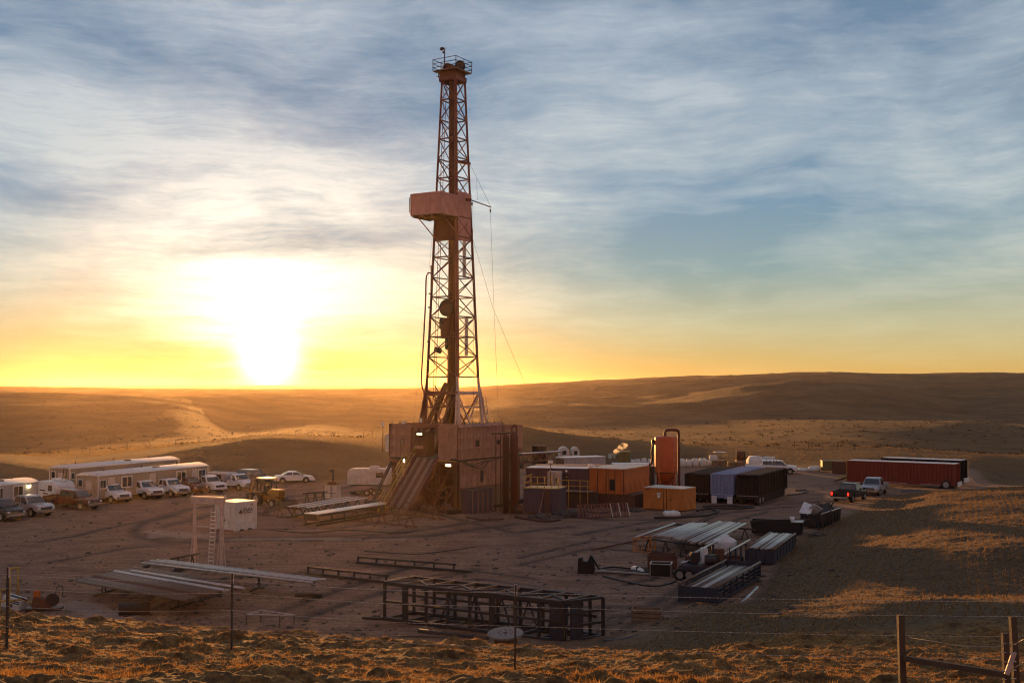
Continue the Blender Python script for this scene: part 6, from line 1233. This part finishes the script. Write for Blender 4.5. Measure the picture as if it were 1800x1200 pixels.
# ------------------------------------------------------------------ sacks, pallets, drums at the back
def sack(label, px, py, w_, h_, m='bag_white', group='bulk sacks at the far edge of the pad', name='bulk_sack'):
    P0 = G(px, py); s = P0.y / F; W, H = w_ * s, h_ * s; bm = bmesh.new(); bmesh.ops.create_cube(bm, size=1, matrix=Matrix.Translation((0, 0, H / 2)) @ Matrix.Diagonal((W, W * 0.9, H, 1)))
    bmesh.ops.subdivide_edges(bm, edges=list(bm.edges), cuts=2, use_grid_fill=True)
    for v in bm.verts:
        f = 1 + 0.12 * math.sin(math.pi * v.co.z / H) + random.uniform(-0.05, 0.05); v.co.x *= f; v.co.y *= f
        if v.co.z > H * 0.9: v.co.x *= 0.8; v.co.y *= 0.8; v.co.z += random.uniform(-0.05, 0.12)
    me = bpy.data.meshes.new(name); bm.to_mesh(me); bm.free(); me.materials.append(M[m]); me.polygons.foreach_set('use_smooth', [True] * len(me.polygons))
    o = bpy.data.objects.new(name, me); col.objects.link(o); o.location = (P0.x, P0.y, 0); o.rotation_euler = (0, 0, random.uniform(-0.3, 0.3)); tag(o, label, 'sack', group)
for i, (px, w_, h_) in enumerate([(1200, 9, 13), (1211, 10, 12), (1222, 10, 14), (1236, 12, 14), (1247, 9, 11)]): sack('white bulk sack right of the silo, %s of its row from the left' % ORD[i], px, 820, w_, h_, group='white sacks right of the silo')
for i, (px, w_, h_) in enumerate([(1112, 8, 8), (1121, 9, 9), (1132, 9, 10), (1143, 8, 9)]): sack('small white sack left of the silo, %s of its row from the left' % ORD[i], px, 822, w_, h_ + 6, group='white sacks left of the silo')
for px, w_, h_, lab in ((1328, 24, 22, 'big wrapped pale pallet load behind the bed of the utility pickup'), (1352, 18, 21, 'wrapped pale pallet load behind the cab of the utility pickup')): sack(lab, px, 824, w_, h_, 'bag_white', None, 'pallet_load')
for px, w_, h_, lab in ((1409, 13, 5, 'low white heap of sacks nearest the utility pickup'), (1431, 18, 8, 'low white heap of sacks beside the green container'), (1419, 9, 4, 'small white sack between the two low heaps')): sack(lab, px, 828, w_, h_, 'bag_white', None, 'sack_heap')
sack('white sack lying on the dirt before the orange shed', 1181, 907, 26, 9, 'bag_white', None, 'white_sack')
t, W = site_box('pallet_stack', 'dark stack of pallets under a small canopy, far edge of the pad', 'pallet stack', (1277, 822), 1251, 1.5, 0.1, 1.1, 'wood', -4, 'wood', parts=3)
for x in (-0.2, -1.5): rod('canopy_post', t, 'dark_steel', (x, 0.2, 1.1), (x, 0.2, 2.3), 0.05)
box('canopy', t, 'roof_white', (-0.9, 0.6, 2.35), (1.8, 1.3, 0.08)); box('load', t, 'bag_white', (-1.9, 0.3, 1.5), (1.2, 0.9, 0.8), bev=0.1)
site_box('pallet_stack', 'low dark row of pallets before the brown drum', 'pallet stack', (1306, 822), 1279, 1.2, 0.05, 0.85, 'wood', -4, 'rust', parts=4)
P0 = G(1301, 818); t = thing('upright_drum', 'brown upright drum on pallets at the far edge of the pad', 'drum', (P0.x, P0.y, 0)); lathe('shell', t, 'rust', [(0, 0.9), (0.6, 0.9), (0.6, 2.2), (0.55, 2.25), (0, 2.25)], 18); box('base', t, 'wood', (0, 0, 0.45), (1.3, 1.3, 0.9)); rod('side_pipe', t, 'dark_steel', (0.75, 0, 0.9), (0.75, 0, 2.2), 0.12)

# ------------------------------------------------------------------ people
def person(label, px, Y, zf, top_m='cloth_dark', hat='white_paint', lean=0.0):
    P0 = AT(px, 850, Y); t = thing('person', label, 'person', (P0.x, Y, zf), 200)
    V = [((0, 0, 0.95), .15), ((0, 0, 1.2), .16), ((0, 0, 1.42), .17), ((0, 0, 1.52), .07), ((0, 0, 1.62), .085), ((0, 0, 1.74), .075),
         ((0.2, 0, 1.42), .075), ((0.29, 0.05, 1.15), .055), ((0.22, 0.28, 1.02), .04), ((-0.2, 0, 1.42), .075), ((-0.29, 0.02, 1.13), .055), ((-0.2, 0.26, 1.0), .04),
         ((0.1, 0, 0.88), .11), ((0.12, 0.03, 0.48), .08), ((0.12, 0, 0.08), .06), ((0.12, 0.14, 0.04), .045), ((-0.1, 0, 0.88), .11), ((-0.12, 0.03, 0.48), .08), ((-0.13, 0, 0.08), .06), ((-0.13, 0.14, 0.04), .045)]
    E = [(0, 1), (1, 2), (2, 3), (3, 4), (4, 5), (2, 6), (6, 7), (7, 8), (2, 9), (9, 10), (10, 11), (0, 12), (12, 13), (13, 14), (14, 15), (0, 16), (16, 17), (17, 18), (18, 19)]
    me = bpy.data.meshes.new('body'); me.from_pydata([v[0] for v in V], E, []); o = bpy.data.objects.new('body', me); link(o, t); me.materials.append(M[top_m])
    o.modifiers.new('skin', 'SKIN'); sv = me.skin_vertices[0].data
    for i, v in enumerate(V): sv[i].radius = (v[1], v[1]); sv[i].use_root = (i == 0)
    sm = o.modifiers.new('sub', 'SUBSURF'); sm.levels = 1; sm.render_levels = 1
    lathe('hard_hat', t, hat, [(0.17, 1.70), (0.13, 1.72), (0.125, 1.78), (0.08, 1.86), (0, 1.88)], 14)
    lathe('face', t, 'skin', [(0, 1.54), (0.06, 1.56), (0.095, 1.64), (0.09, 1.72), (0, 1.72)], 10, (0, 0.02, 0)); box('vest_band', t, 'yellow_rail', (0, 0, 1.15), (0.36, 0.34, 0.06))
YP = G(1000, 880).y
person('worker in dark clothes and white hard hat standing behind the walkway rails', 995.5, YP, zpx(856, YP))

# ------------------------------------------------------------------ steam
def steam():
    P0 = G(1080, 826); vs = []; me = bpy.data.meshes.new('steam'); bm = bmesh.new()
    for i in range(9):
        c = AT(1072 + i * 3.2 + random.uniform(-1, 1), 804 - i * 2.6 + random.uniform(-2, 2), P0.y)
        bmesh.ops.create_icosphere(bm, subdivisions=3, radius=random.uniform(0.22, 0.5) , matrix=Matrix.Translation((c.x, c.y + random.uniform(-.3, .3), c.z)))
    for v in bm.verts:
        n = Vector((math.sin(v.co.x * 7 + v.co.z * 3), math.cos(v.co.y * 6), math.sin(v.co.z * 8 + v.co.x))) * 0.10; v.co += n
    bm.to_mesh(me); bm.free(); m = bpy.data.materials.new('steam'); m.use_nodes = True; t = NT(m.node_tree); t.n.clear()
    v = t.new('ShaderNodeVolumePrincipled'); v.inputs['Color'].default_value = (0.98, 0.95, 0.92, 1); v.inputs['Anisotropy'].default_value = 0.5; t.l.new(t.math('MULTIPLY', t.math('SUBTRACT', t.noise(t.new('ShaderNodeNewGeometry').outputs['Position'], 1.6, 4, 0.6), 0.42, clamp=True), 7.0), v.inputs['Density'])
    o_ = t.new('ShaderNodeOutputMaterial'); t.l.new(v.outputs[0], o_.inputs['Volume']); me.materials.append(m); o = bpy.data.objects.new('steam', me); col.objects.link(o); o['kind'] = 'stuff'
steam()

# ------------------------------------------------------------------ left foreground odds
P0 = G(16, 1093); Yq = P0.y; t = thing('yellow_gate', 'yellow pipe gate frame standing behind the left fence post', 'gate', (AT(16, 1090, Yq).x, Yq, 0))
def lp(px, py): q = AT(px, py, Yq); return (q.x - t.location.x, 0, q.z - t.location.z)
for a_, b_ in (((16, 1090), (17, 999)), ((32, 1045), (32, 999)), ((16, 999), (34, 997)), ((-20, 1040), (17, 1034)), ((-20, 1058), (38, 1053)), ((0, 1090), (0, 1036))): rod('bar', t, 'yellow_rail', lp(*a_), lp(*b_), 0.05)
P0 = G(22, 1072); t = thing('meter_box', 'white box with dark stripes lying tilted behind the left fence post', 'box', (P0.x, P0.y, 0)); t.rotation_euler = (0, R(14), R(-10))
box('body', t, 'white_dirty', (0, 0, 0.45), (1.1, 0.7, 0.6), bev=0.03); 
for i in range(2): box('stripe', t, 'trim_black', (0.1, -0.355, 0.62 - i * 0.1), (0.8, 0.02, 0.05), (0, 0, 0))
box('stripe', t, 'trim_black', (0.1, 0, 0.76), (0.8, 0.25, 0.02)); box('dial', t, 'trim_black', (0.05, -0.36, 0.35), (0.16, 0.02, 0.16)); box('handle', t, 'yellow_rail', (0.8, 0, 0.7), (0.6, 0.06, 0.06))
P0 = G(75, 1072); t = thing('scrap_machine', 'small rusty machine with bent handles, on the dirt left of the pipe rack', 'machine', (P0.x, P0.y, 0), 10)
box('block', t, 'rust', (0, 0, 0.4), (1.0, 0.6, 0.6), (0, 10, 0), bev=0.06); box('block', t, 'orange_box', (-0.3, 0, 0.85), (0.35, 0.3, 0.5), bev=0.05); box('base', t, 'dark_steel', (0.1, 0, 0.1), (1.8, 0.8, 0.15)); rod('flywheel', t, 'dark_steel', (0.55, -0.3, 0.6), (0.55, -0.2, 0.6), 0.35, 14)
tube('handle', t, 'dark_steel', smooth_pts([(0.6, 0, 0.6), (0.7, 0, 1.2), (1.0, 0, 1.25), (1.0, 0, 0.7)]), 0.03); tube('handle', t, 'rust', smooth_pts([(-0.6, 0, 0.4), (-1.1, 0, 0.7), (-1.3, 0, 0.2)]), 0.04)
P0 = G(433, 1098); t = thing('tube_frame', 'low rectangular white tube frame on the dirt behind the middle fence post', 'frame', (P0.x, P0.y, 0), -18)
fr = [(0, 0, 0.55), (1.9, 0, 0.62), (2.2, 0.9, 0.5), (0.3, 0.9, 0.6)]
for i in range(4): rod('tube', t, 'rig_white', fr[i], fr[(i + 1) % 4], 0.035); rod('leg', t, 'dark_steel', fr[i], (fr[i][0], fr[i][1], 0), 0.03)
P0 = G(215, 1082); tag(rod('dark_drum', None, 'black_steel', (P0.x - 0.2, P0.y, 0.35), (P0.x + 1.3, P0.y + 0.5, 0.35), 0.34, 18), 'dark drum lying on its side beneath the left pipe rack', 'drum')
# ground clutter: hoses on the dirt
def hose_on_ground(label, pts, r, m='dark_steel'):
    q = [G(x, y, r) for x, y in pts]; vs, fs = tube_data(smooth_pts(q, 6), r, 6); o = meshobj('hose', None, m, vs, fs, True); tag(o, label, 'hose')
hose_on_ground('black hose curling on the dirt right of the orange shed', [(1225, 897), (1245, 893), (1262, 898), (1240, 905), (1205, 908), (1150, 909)], 0.10)
hose_on_ground('dark hose lying before the blue and black frac tanks', [(1235, 890), (1260, 888), (1300, 889), (1325, 891), (1290, 893), (1240, 891)], 0.09)
hose_on_ground('dark hose trailing from the far end of the black frac tank', [(1398, 862), (1420, 861), (1408, 867), (1385, 870)], 0.10)
hose_on_ground('thin dark cable lying before the rig and the cage frame', [(640, 968), (720, 973), (760, 971), (840, 960)], 0.04)
hose_on_ground('dark cable on the ground beside the big cage frame', [(700, 1118), (760, 1120), (830, 1126), (900, 1140)], 0.07)
hose_on_ground('dark hose with pale coupling lying right of the cage frame', [(1062, 1128), (1085, 1127), (1110, 1121), (1120, 1118)], 0.14)
tag(box('ground_mat', None, 'dark_steel', (G(1630, 866).x, G(1630, 866).y, 0.12), (5.5, 3.0, 0.2), (0, 0, -20)), 'dark flat mat on the dirt before the long red trailer', 'mat')
tag(box('ground_mat', None, 'mud', (G(1600, 870).x - 1, G(1600, 870).y - 1.5, 0.08), (4.5, 1.2, 0.14), (0, 0, -20)), 'thin muddy plank mat nearest the silver pickup', 'mat')
def mound(name, label, cat, px, py, w_, h_, m='mud'):
    P0 = G(px, py); s = P0.y / F; W, H = w_ * s / 2, h_ * s; bm = bmesh.new(); bmesh.ops.create_icosphere(bm, subdivisions=4, radius=1)
    for v in bm.verts:
        n = 1 + 0.22 * math.sin(v.co.x * 5 + px) * math.cos(v.co.y * 6 + py) + 0.10 * math.sin(v.co.x * 13 + v.co.y * 11) + 0.05 * math.sin(v.co.z * 29 + v.co.x * 23)
        v.co = Vector((v.co.x * W * n, v.co.y * W * 0.8 * n, max(-0.1, v.co.z) ** 1 * H * n if v.co.z > 0 else -0.05))
    me = bpy.data.meshes.new(name); bm.to_mesh(me); bm.free(); me.materials.append(M[m]); o = bpy.data.objects.new(name, me); col.objects.link(o); o.location = (P0.x, P0.y, hz(P0.x, P0.y) - 0.05); tag(o, label, cat)
mound('dirt_pile', 'dark churned dirt pile left of the slatted orange panel', 'dirt pile', 1000, 908, 62, 13); mound('dirt_pile', 'low muddy dirt pile before the yellow-railed tank', 'dirt pile', 955, 912, 52, 10); mound('dirt_pile', 'small dark dirt pile between the slatted panel and the orange shed', 'dirt pile', 1112, 898, 40, 7)
mound('dirt_pile', 'dark dirt pile at the pad edge right of the steel tub', 'dirt pile', 1438, 950, 34, 7); mound('dirt_pile', 'low dark spoil heap behind the far end of the brown pipe deck', 'dirt pile', 640, 868, 46, 7)
for lab, pts, r, m_ in (('rusty pipe line running along the ground between the red vessels and the tanks', [(905, 908), (925, 911), (960, 915), (985, 912)], 0.12, 'rust'), ('dark hose looping before the orange pump house', [(1020, 896), (1050, 901), (1085, 898), (1075, 893), (1110, 893)], 0.09, 'dark_steel'),
        ('thin rusty pipe lying before the rig base', [(820, 909), (850, 913), (885, 911)], 0.08, 'rust'), ('dark cable crossing the dirt from the rig to the goalpost stand', [(735, 932), (690, 936), (610, 931), (540, 936), (470, 930)], 0.05, 'dark_steel'),
        ('black hose trailing from the machinery skid towards the tool', [(1188, 1022), (1150, 1030), (1100, 1022), (1060, 1012)], 0.07, 'black_steel'), ('dark pipe lying at the foot of the right-hand slope', [(1425, 985), (1450, 975), (1470, 962)], 0.07, 'dark_steel')): hose_on_ground(lab, pts, r, m_)
# clods, scrap and stones on the pad as loose litter
def litter():
    bm = bmesh.new()
    for i in range(2600):
        px = random.uniform(0, 1480); py = random.uniform(845, 1125); q = G(px, py)
        s = random.choice((0.03, 0.04, 0.05, 0.06, 0.08, 0.13)) * random.uniform(0.6, 1.3)
        bmesh.ops.create_icosphere(bm, subdivisions=1, radius=s, matrix=Matrix.Translation((q.x, q.y, hz(q.x, q.y) + s * 0.2)) @ Matrix.Rotation(random.random() * 6, 4, 'Z') @ Matrix.Diagonal((1.5, 1.0, 0.55, 1)))
    me = bpy.data.meshes.new('clods'); bm.to_mesh(me); bm.free(); me.materials.append(M['mud']); o = bpy.data.objects.new('dirt_clods', me); col.objects.link(o); o['kind'] = 'stuff'
litter()

# ------------------------------------------------------------------ fences
def post_base(px, py, Y): q = AT(px, py, Y); return Vector((q.x, Y, hz(q.x, Y)))
fn = thing('barbed_wire_fence', 'barbed wire fence with thin steel posts on the straw bank in front', 'fence', (0, 0, 0))
fp = []
for px, pb, ptp in ((-420, 1120, 985), (12, 1137, 1040), (407, 1140, 1024), (905, 1176, 1030), (2100, 1200, 1060)):
    # depth where the bank is met
    best = min(np.arange(9, 30, 0.1), key=lambda Yq: abs(AT(px, pb, Yq).z - hz(AT(px, pb, Yq).x, Yq)))
    b = post_base(px, pb, best); fp.append(b); hgt = 1.32; print('post', px, best, b)
    tp_ = b + Vector((random.uniform(-0.02, 0.02), 0, hgt)); 
    beam('fence_post', fn, 't_post', b - Vector((0, 0, 0.3)), tp_, 0.045, 0.03); beam('post_tip', fn, 'rig_white', tp_ - Vector((0, 0, 0.18)), tp_ + Vector((0, 0, 0.004)), 0.05, 0.036)
for hgt in (0.35, 0.68, 0.98, 1.2):
    for a_, b_ in zip(fp, fp[1:]):
        n = 14; pts = [(a_.lerp(b_, i / n)) + Vector((0, -0.03, hgt - 0.05 * math.sin(math.pi * i / n))) for i in range(n + 1)]
        tube('wire', fn, 'frost_wire', pts, 0.0032, 4)
# frost beads and barbs
bm = bmesh.new()
for hgt in (0.35, 0.68, 0.98, 1.2):
    for a_, b_ in zip(fp, fp[1:]):
        L = (b_ - a_).length; n = int(L / 0.10)
        for i in range(n):
            f = (i + random.random() * 0.6) / n; q = a_.lerp(b_, f) + Vector((0, -0.03, hgt - 0.05 * math.sin(math.pi * f)))
            bmesh.ops.create_icosphere(bm, subdivisions=0 if hasattr(bmesh, 'x') else 1, radius=random.uniform(0.004, 0.009), matrix=Matrix.Translation(q))
me = bpy.data.meshes.new('frost'); bm.to_mesh(me); bm.free(); me.materials.append(M['bag_white']); o = bpy.data.objects.new('barb', me); link(o, fn); o['kind'] = 'stuff'
# right-hand gate brace
def rp(px, py, Y): return AT(px, py, Y)
gb_ = thing('fence_brace', 'heavy wooden corner posts with a slanting rail and wire at the lower right', 'fence', (0, 0, 0))
YB = 13.0
for (px0, p0y, px1, p1y, Yq, wd) in ((1590, 1330, 1583, 1080, YB, 0.070), (1775, 1330, 1766, 1112, YB - 0.6, 0.062), (1793, 1330, 1780, 1083, YB - 0.2, 0.066)): 
    b = rp(px0, p0y, Yq); beam('post', gb_, 'post_wood', b, rp(px1, p1y, Yq), wd)
beam('slanting_rail', gb_, 'post_wood', rp(1589, 1156, YB - 0.05), rp(1768, 1185, YB - 0.65), 0.06)
tube('wire', gb_, 'frost_wire', [rp(1765, 1136, YB - .7), rp(1700, 1136, YB - .4), rp(1600, 1120, YB)], 0.004, 4)
tube('wire', gb_, 'frost_wire', [rp(1775, 1136, YB - .7), rp(1820, 1112, YB - 1.2)], 0.004, 4); tube('wire', gb_, 'frost_wire', [rp(1775, 1178, YB - .7), rp(1820, 1150, YB - 1.2)], 0.004, 4)
box('plate', gb_, 'rig_white', rp(1776, 1165, YB - 0.75), (0.05, 0.02, 0.25), (0, 20, 0))
for i in range(5): tube('tie_wire', gb_, 'frost_wire', [rp(1762, 1130 + i * 16, YB - .72), rp(1786, 1132 + i * 15, YB - .4)], 0.006, 4)
# far range fence
def far_fence(label, pts, h=1.3):
    t = thing('range_fence', label, 'fence', (0, 0, 0)); prev = None
    for px, Yq in pts:
        x = (px - 900) / F * Yq; b = Vector((x, Yq, hz(x, Yq))); hh = h * random.uniform(0.9, 1.15); rod('post', t, 't_post', b - Vector((0, 0, .2)), b + Vector((0, 0, hh)), 0.06, 5)
        if prev is not None:
            for k in (0.5, 0.95): rod('wire', t, 't_post', prev + Vector((0, 0, h * k)), b + Vector((0, 0, h * k)), 0.012, 3)
        prev = b
far_fence('thin range fence crossing the sunlit grass behind the office trailers', [(-60, 205), (22, 210), (51, 213), (90, 218), (122, 222), (148, 226), (160, 228), (197, 232), (226, 236), (265, 240), (310, 246), (350, 252), (400, 258)])
far_fence('thin range fence crossing the slope left of the rig', [(520, 262), (560, 255), (595, 250), (640, 240), (655, 232), (690, 228)])
far_fence('thin range fence behind the sacks and the utility pickup', [(1395, 225), (1420, 223), (1445, 222), (1470, 220), (1500, 219)])
for lab, px, py, Yq, h in (('tiny utility pole on the far left skyline', 46, 679, 1800, 9), ('tiny utility pole on the skyline right of the left butte', 120, 681, 1900, 7)):
    x = (px - 900) / F * Yq; z = hz(x, Yq); t = thing('utility_pole', lab, 'utility pole', (x, Yq, z)); rod('pole', t, 't_post', (0, 0, -1), (0, 0, h), 0.35, 6); rod('crossarm', t, 't_post', (-1.6, 0, h - 1), (1.6, 0, h - 1), 0.2, 5)

# ------------------------------------------------------------------ straw, tufts and brush
def blades(name, pos, hgt, wid, m, per=3, bend=0.5):
    """little crossed blades; pos: n x 3"""
    n = len(pos) * per; P_ = np.repeat(pos, per, axis=0); a = rng.uniform(0, 2 * np.pi, n); ln = np.repeat(hgt, per) * rng.uniform(0.6, 1.25, n); lean = (rng.uniform(0.1, 1.0, n) if bend < 0.95 else rng.uniform(0.0, 1.0, n) ** 0.35) * bend; a2 = rng.uniform(0, 2 * np.pi, n)
    off = rng.normal(0, 1, (n, 2)) * (np.repeat(wid, per) * 2.0)[:, None]
    bx, by, bz_ = P_[:, 0] + off[:, 0], P_[:, 1] + off[:, 1], P_[:, 2] - 0.01; w_ = np.repeat(wid, per)
    v = np.zeros((n, 3, 3)); v[:, 0] = np.stack([bx - np.cos(a) * w_, by - np.sin(a) * w_, bz_], 1); v[:, 1] = np.stack([bx + np.cos(a) * w_, by + np.sin(a) * w_, bz_], 1)
    v[:, 2] = np.stack([bx + np.cos(a2) * ln * lean, by + np.sin(a2) * ln * lean, bz_ + ln * np.sqrt(np.clip(1 - lean ** 2 * (0.8 if bend < 0.95 else 1.0), 0.02, 1))], 1)
    me = bpy.data.meshes.new(name); me.vertices.add(n * 3); me.vertices.foreach_set('co', v.reshape(-1).astype(np.float32)); me.loops.add(n * 3); me.loops.foreach_set('vertex_index', np.arange(n * 3, dtype=np.int32))
    me.polygons.add(n); me.polygons.foreach_set('loop_start', np.arange(0, n * 3, 3, dtype=np.int32)); me.update(calc_edges=True); me.materials.append(m); o = bpy.data.objects.new(name, me); col.objects.link(o); o['kind'] = 'stuff'
def straw_mat(name, c0, c1, tr=0.35):
    m = bpy.data.materials.new(name); m.use_nodes = True; t = NT(m.node_tree); t.n.clear(); P = t.new('ShaderNodeNewGeometry').outputs['Position']
    k = t.mix(t.ramp(t.noise(P, 9.0, 3, 0.7), [(0.35, 0), (0.65, 1)]), (*c0, 1), (*c1, 1)); d = t.new('ShaderNodeBsdfDiffuse'); tl = t.new('ShaderNodeBsdfTranslucent'); t.l.new(k, d.inputs[0]); t.l.new(k, tl.inputs[0])
    mx = t.new('ShaderNodeMixShader'); mx.inputs[0].default_value = tr; t.l.new(d.outputs[0], mx.inputs[1]); t.l.new(tl.outputs[0], mx.inputs[2]); o = t.new('ShaderNodeOutputMaterial'); t.l.new(mx.outputs[0], o.inputs[0]); return m
ms = straw_mat('straw', (0.14, 0.07, 0.025), (0.54, 0.29, 0.09), 0.5); mt_ = straw_mat('crimped_straw', (0.10, 0.065, 0.034), (0.38, 0.24, 0.115)); mg_ = straw_mat('prairie_grass', (0.12, 0.08, 0.04), (0.27, 0.19, 0.10))
# foreground bank
n = 90000; Yr = np.exp(rng.uniform(math.log(9.5), math.log(31), n)); Xr = rng.uniform(-0.50, 0.50, n) * Yr; keep = fbm(Xr / 0.7, Yr / 0.5, 3, 60) + 0.35 * rng.uniform(-1, 1, n) > -0.1; Xr, Yr = Xr[keep], Yr[keep]
blades('loose_straw', np.stack([Xr, Yr, height(Xr, Yr)], 1), rng.uniform(0.03, 0.08, len(Xr)), rng.uniform(0.003, 0.007, len(Xr)), ms, 6, 1.0)
# crimped rows on the right-hand slope
gx, gy = np.meshgrid(np.arange(-5, 62, 0.42), np.arange(28, 135, 0.42)); gx = gx.reshape(-1); gy = gy.reshape(-1)
an = R(-22); Xr = gx * math.cos(an) - gy * math.sin(an) - 25 + rng.normal(0, 0.05, len(gx)); Yr = gx * math.sin(an) + gy * math.cos(an) + 22 + rng.normal(0, 0.05, len(gx))
z0 = height(Xr, Yr, False); pd, bk, hl = zones(Xr, Yr, z0); pxx = 900 + F * Xr / np.maximum(Yr, 6); keep = (hl > 0.5) & (pxx < 2000) & (Yr > 27) & (Yr < 135) & (rng.uniform(0, 1, len(Xr)) > 0.12); Xr, Yr = Xr[keep], Yr[keep]
print('tufts', len(Xr))
blades('straw_tufts', np.stack([Xr, Yr, height(Xr, Yr)], 1), rng.uniform(0.08, 0.18, len(Xr)), rng.uniform(0.018, 0.04, len(Xr)), mt_, 5, 0.8)
# dry grass and brush beyond the pad
n = 36000; Yr = rng.uniform(182, 300, n); Xr = rng.uniform(-0.52, 0.52, n) * Yr; blades('dry_grass', np.stack([Xr, Yr, height(Xr, Yr)], 1), rng.uniform(0.08, 0.18, n), rng.uniform(0.04, 0.09, n), straw_mat('dry_grass', (0.16, 0.10, 0.045), (0.40, 0.26, 0.11), 0.4), 2, 0.7)
n = 7000; Yr = np.exp(rng.uniform(math.log(230), math.log(1500), n)); Xr = rng.uniform(-0.55, 0.55, n) * Yr; keep = (fbm(Xr / 60, Yr / 60, 3, 88) + rng.uniform(-0.4, 0.4, n)) > 0.0; Xr, Yr = Xr[keep], Yr[keep]
blades('sagebrush', np.stack([Xr, Yr, height(Xr, Yr)], 1), rng.uniform(0.2, 0.5, len(Xr)), rng.uniform(0.10, 0.30, len(Xr)), straw_mat('brush', (0.030, 0.024, 0.015), (0.08, 0.06, 0.035), 0.2), 4, 0.7)
# ------------------------------------------------------------------ haze
def build_haze():
    me = bpy.data.meshes.new('haze'); bm = bmesh.new(); bmesh.ops.create_cube(bm, size=1); bm.to_mesh(me); bm.free()
    o = bpy.data.objects.new('haze', me); col.objects.link(o); o['kind'] = 'stuff'
    x0, x1, y0, y1, z0, z1 = -11800, 11800, -90, 8600, -30, 62
    o.location = ((x0 + x1) / 2, (y0 + y1) / 2, (z0 + z1) / 2); o.scale = (x1 - x0, y1 - y0, z1 - z0)
    m = bpy.data.materials.new('haze'); m.use_nodes = True; t = NT(m.node_tree); t.n.clear()
    v = t.new('ShaderNodeVolumePrincipled'); v.inputs['Color'].default_value = (1.0, 0.78, 0.50, 1)
    v.inputs['Density'].default_value = 0.000038; v.inputs['Anisotropy'].default_value = 0.89
    out = t.new('ShaderNodeOutputMaterial'); t.l.new(v.outputs[0], out.inputs['Volume'])
    me.materials.append(m); o.display_type = 'WIRE'
build_haze()
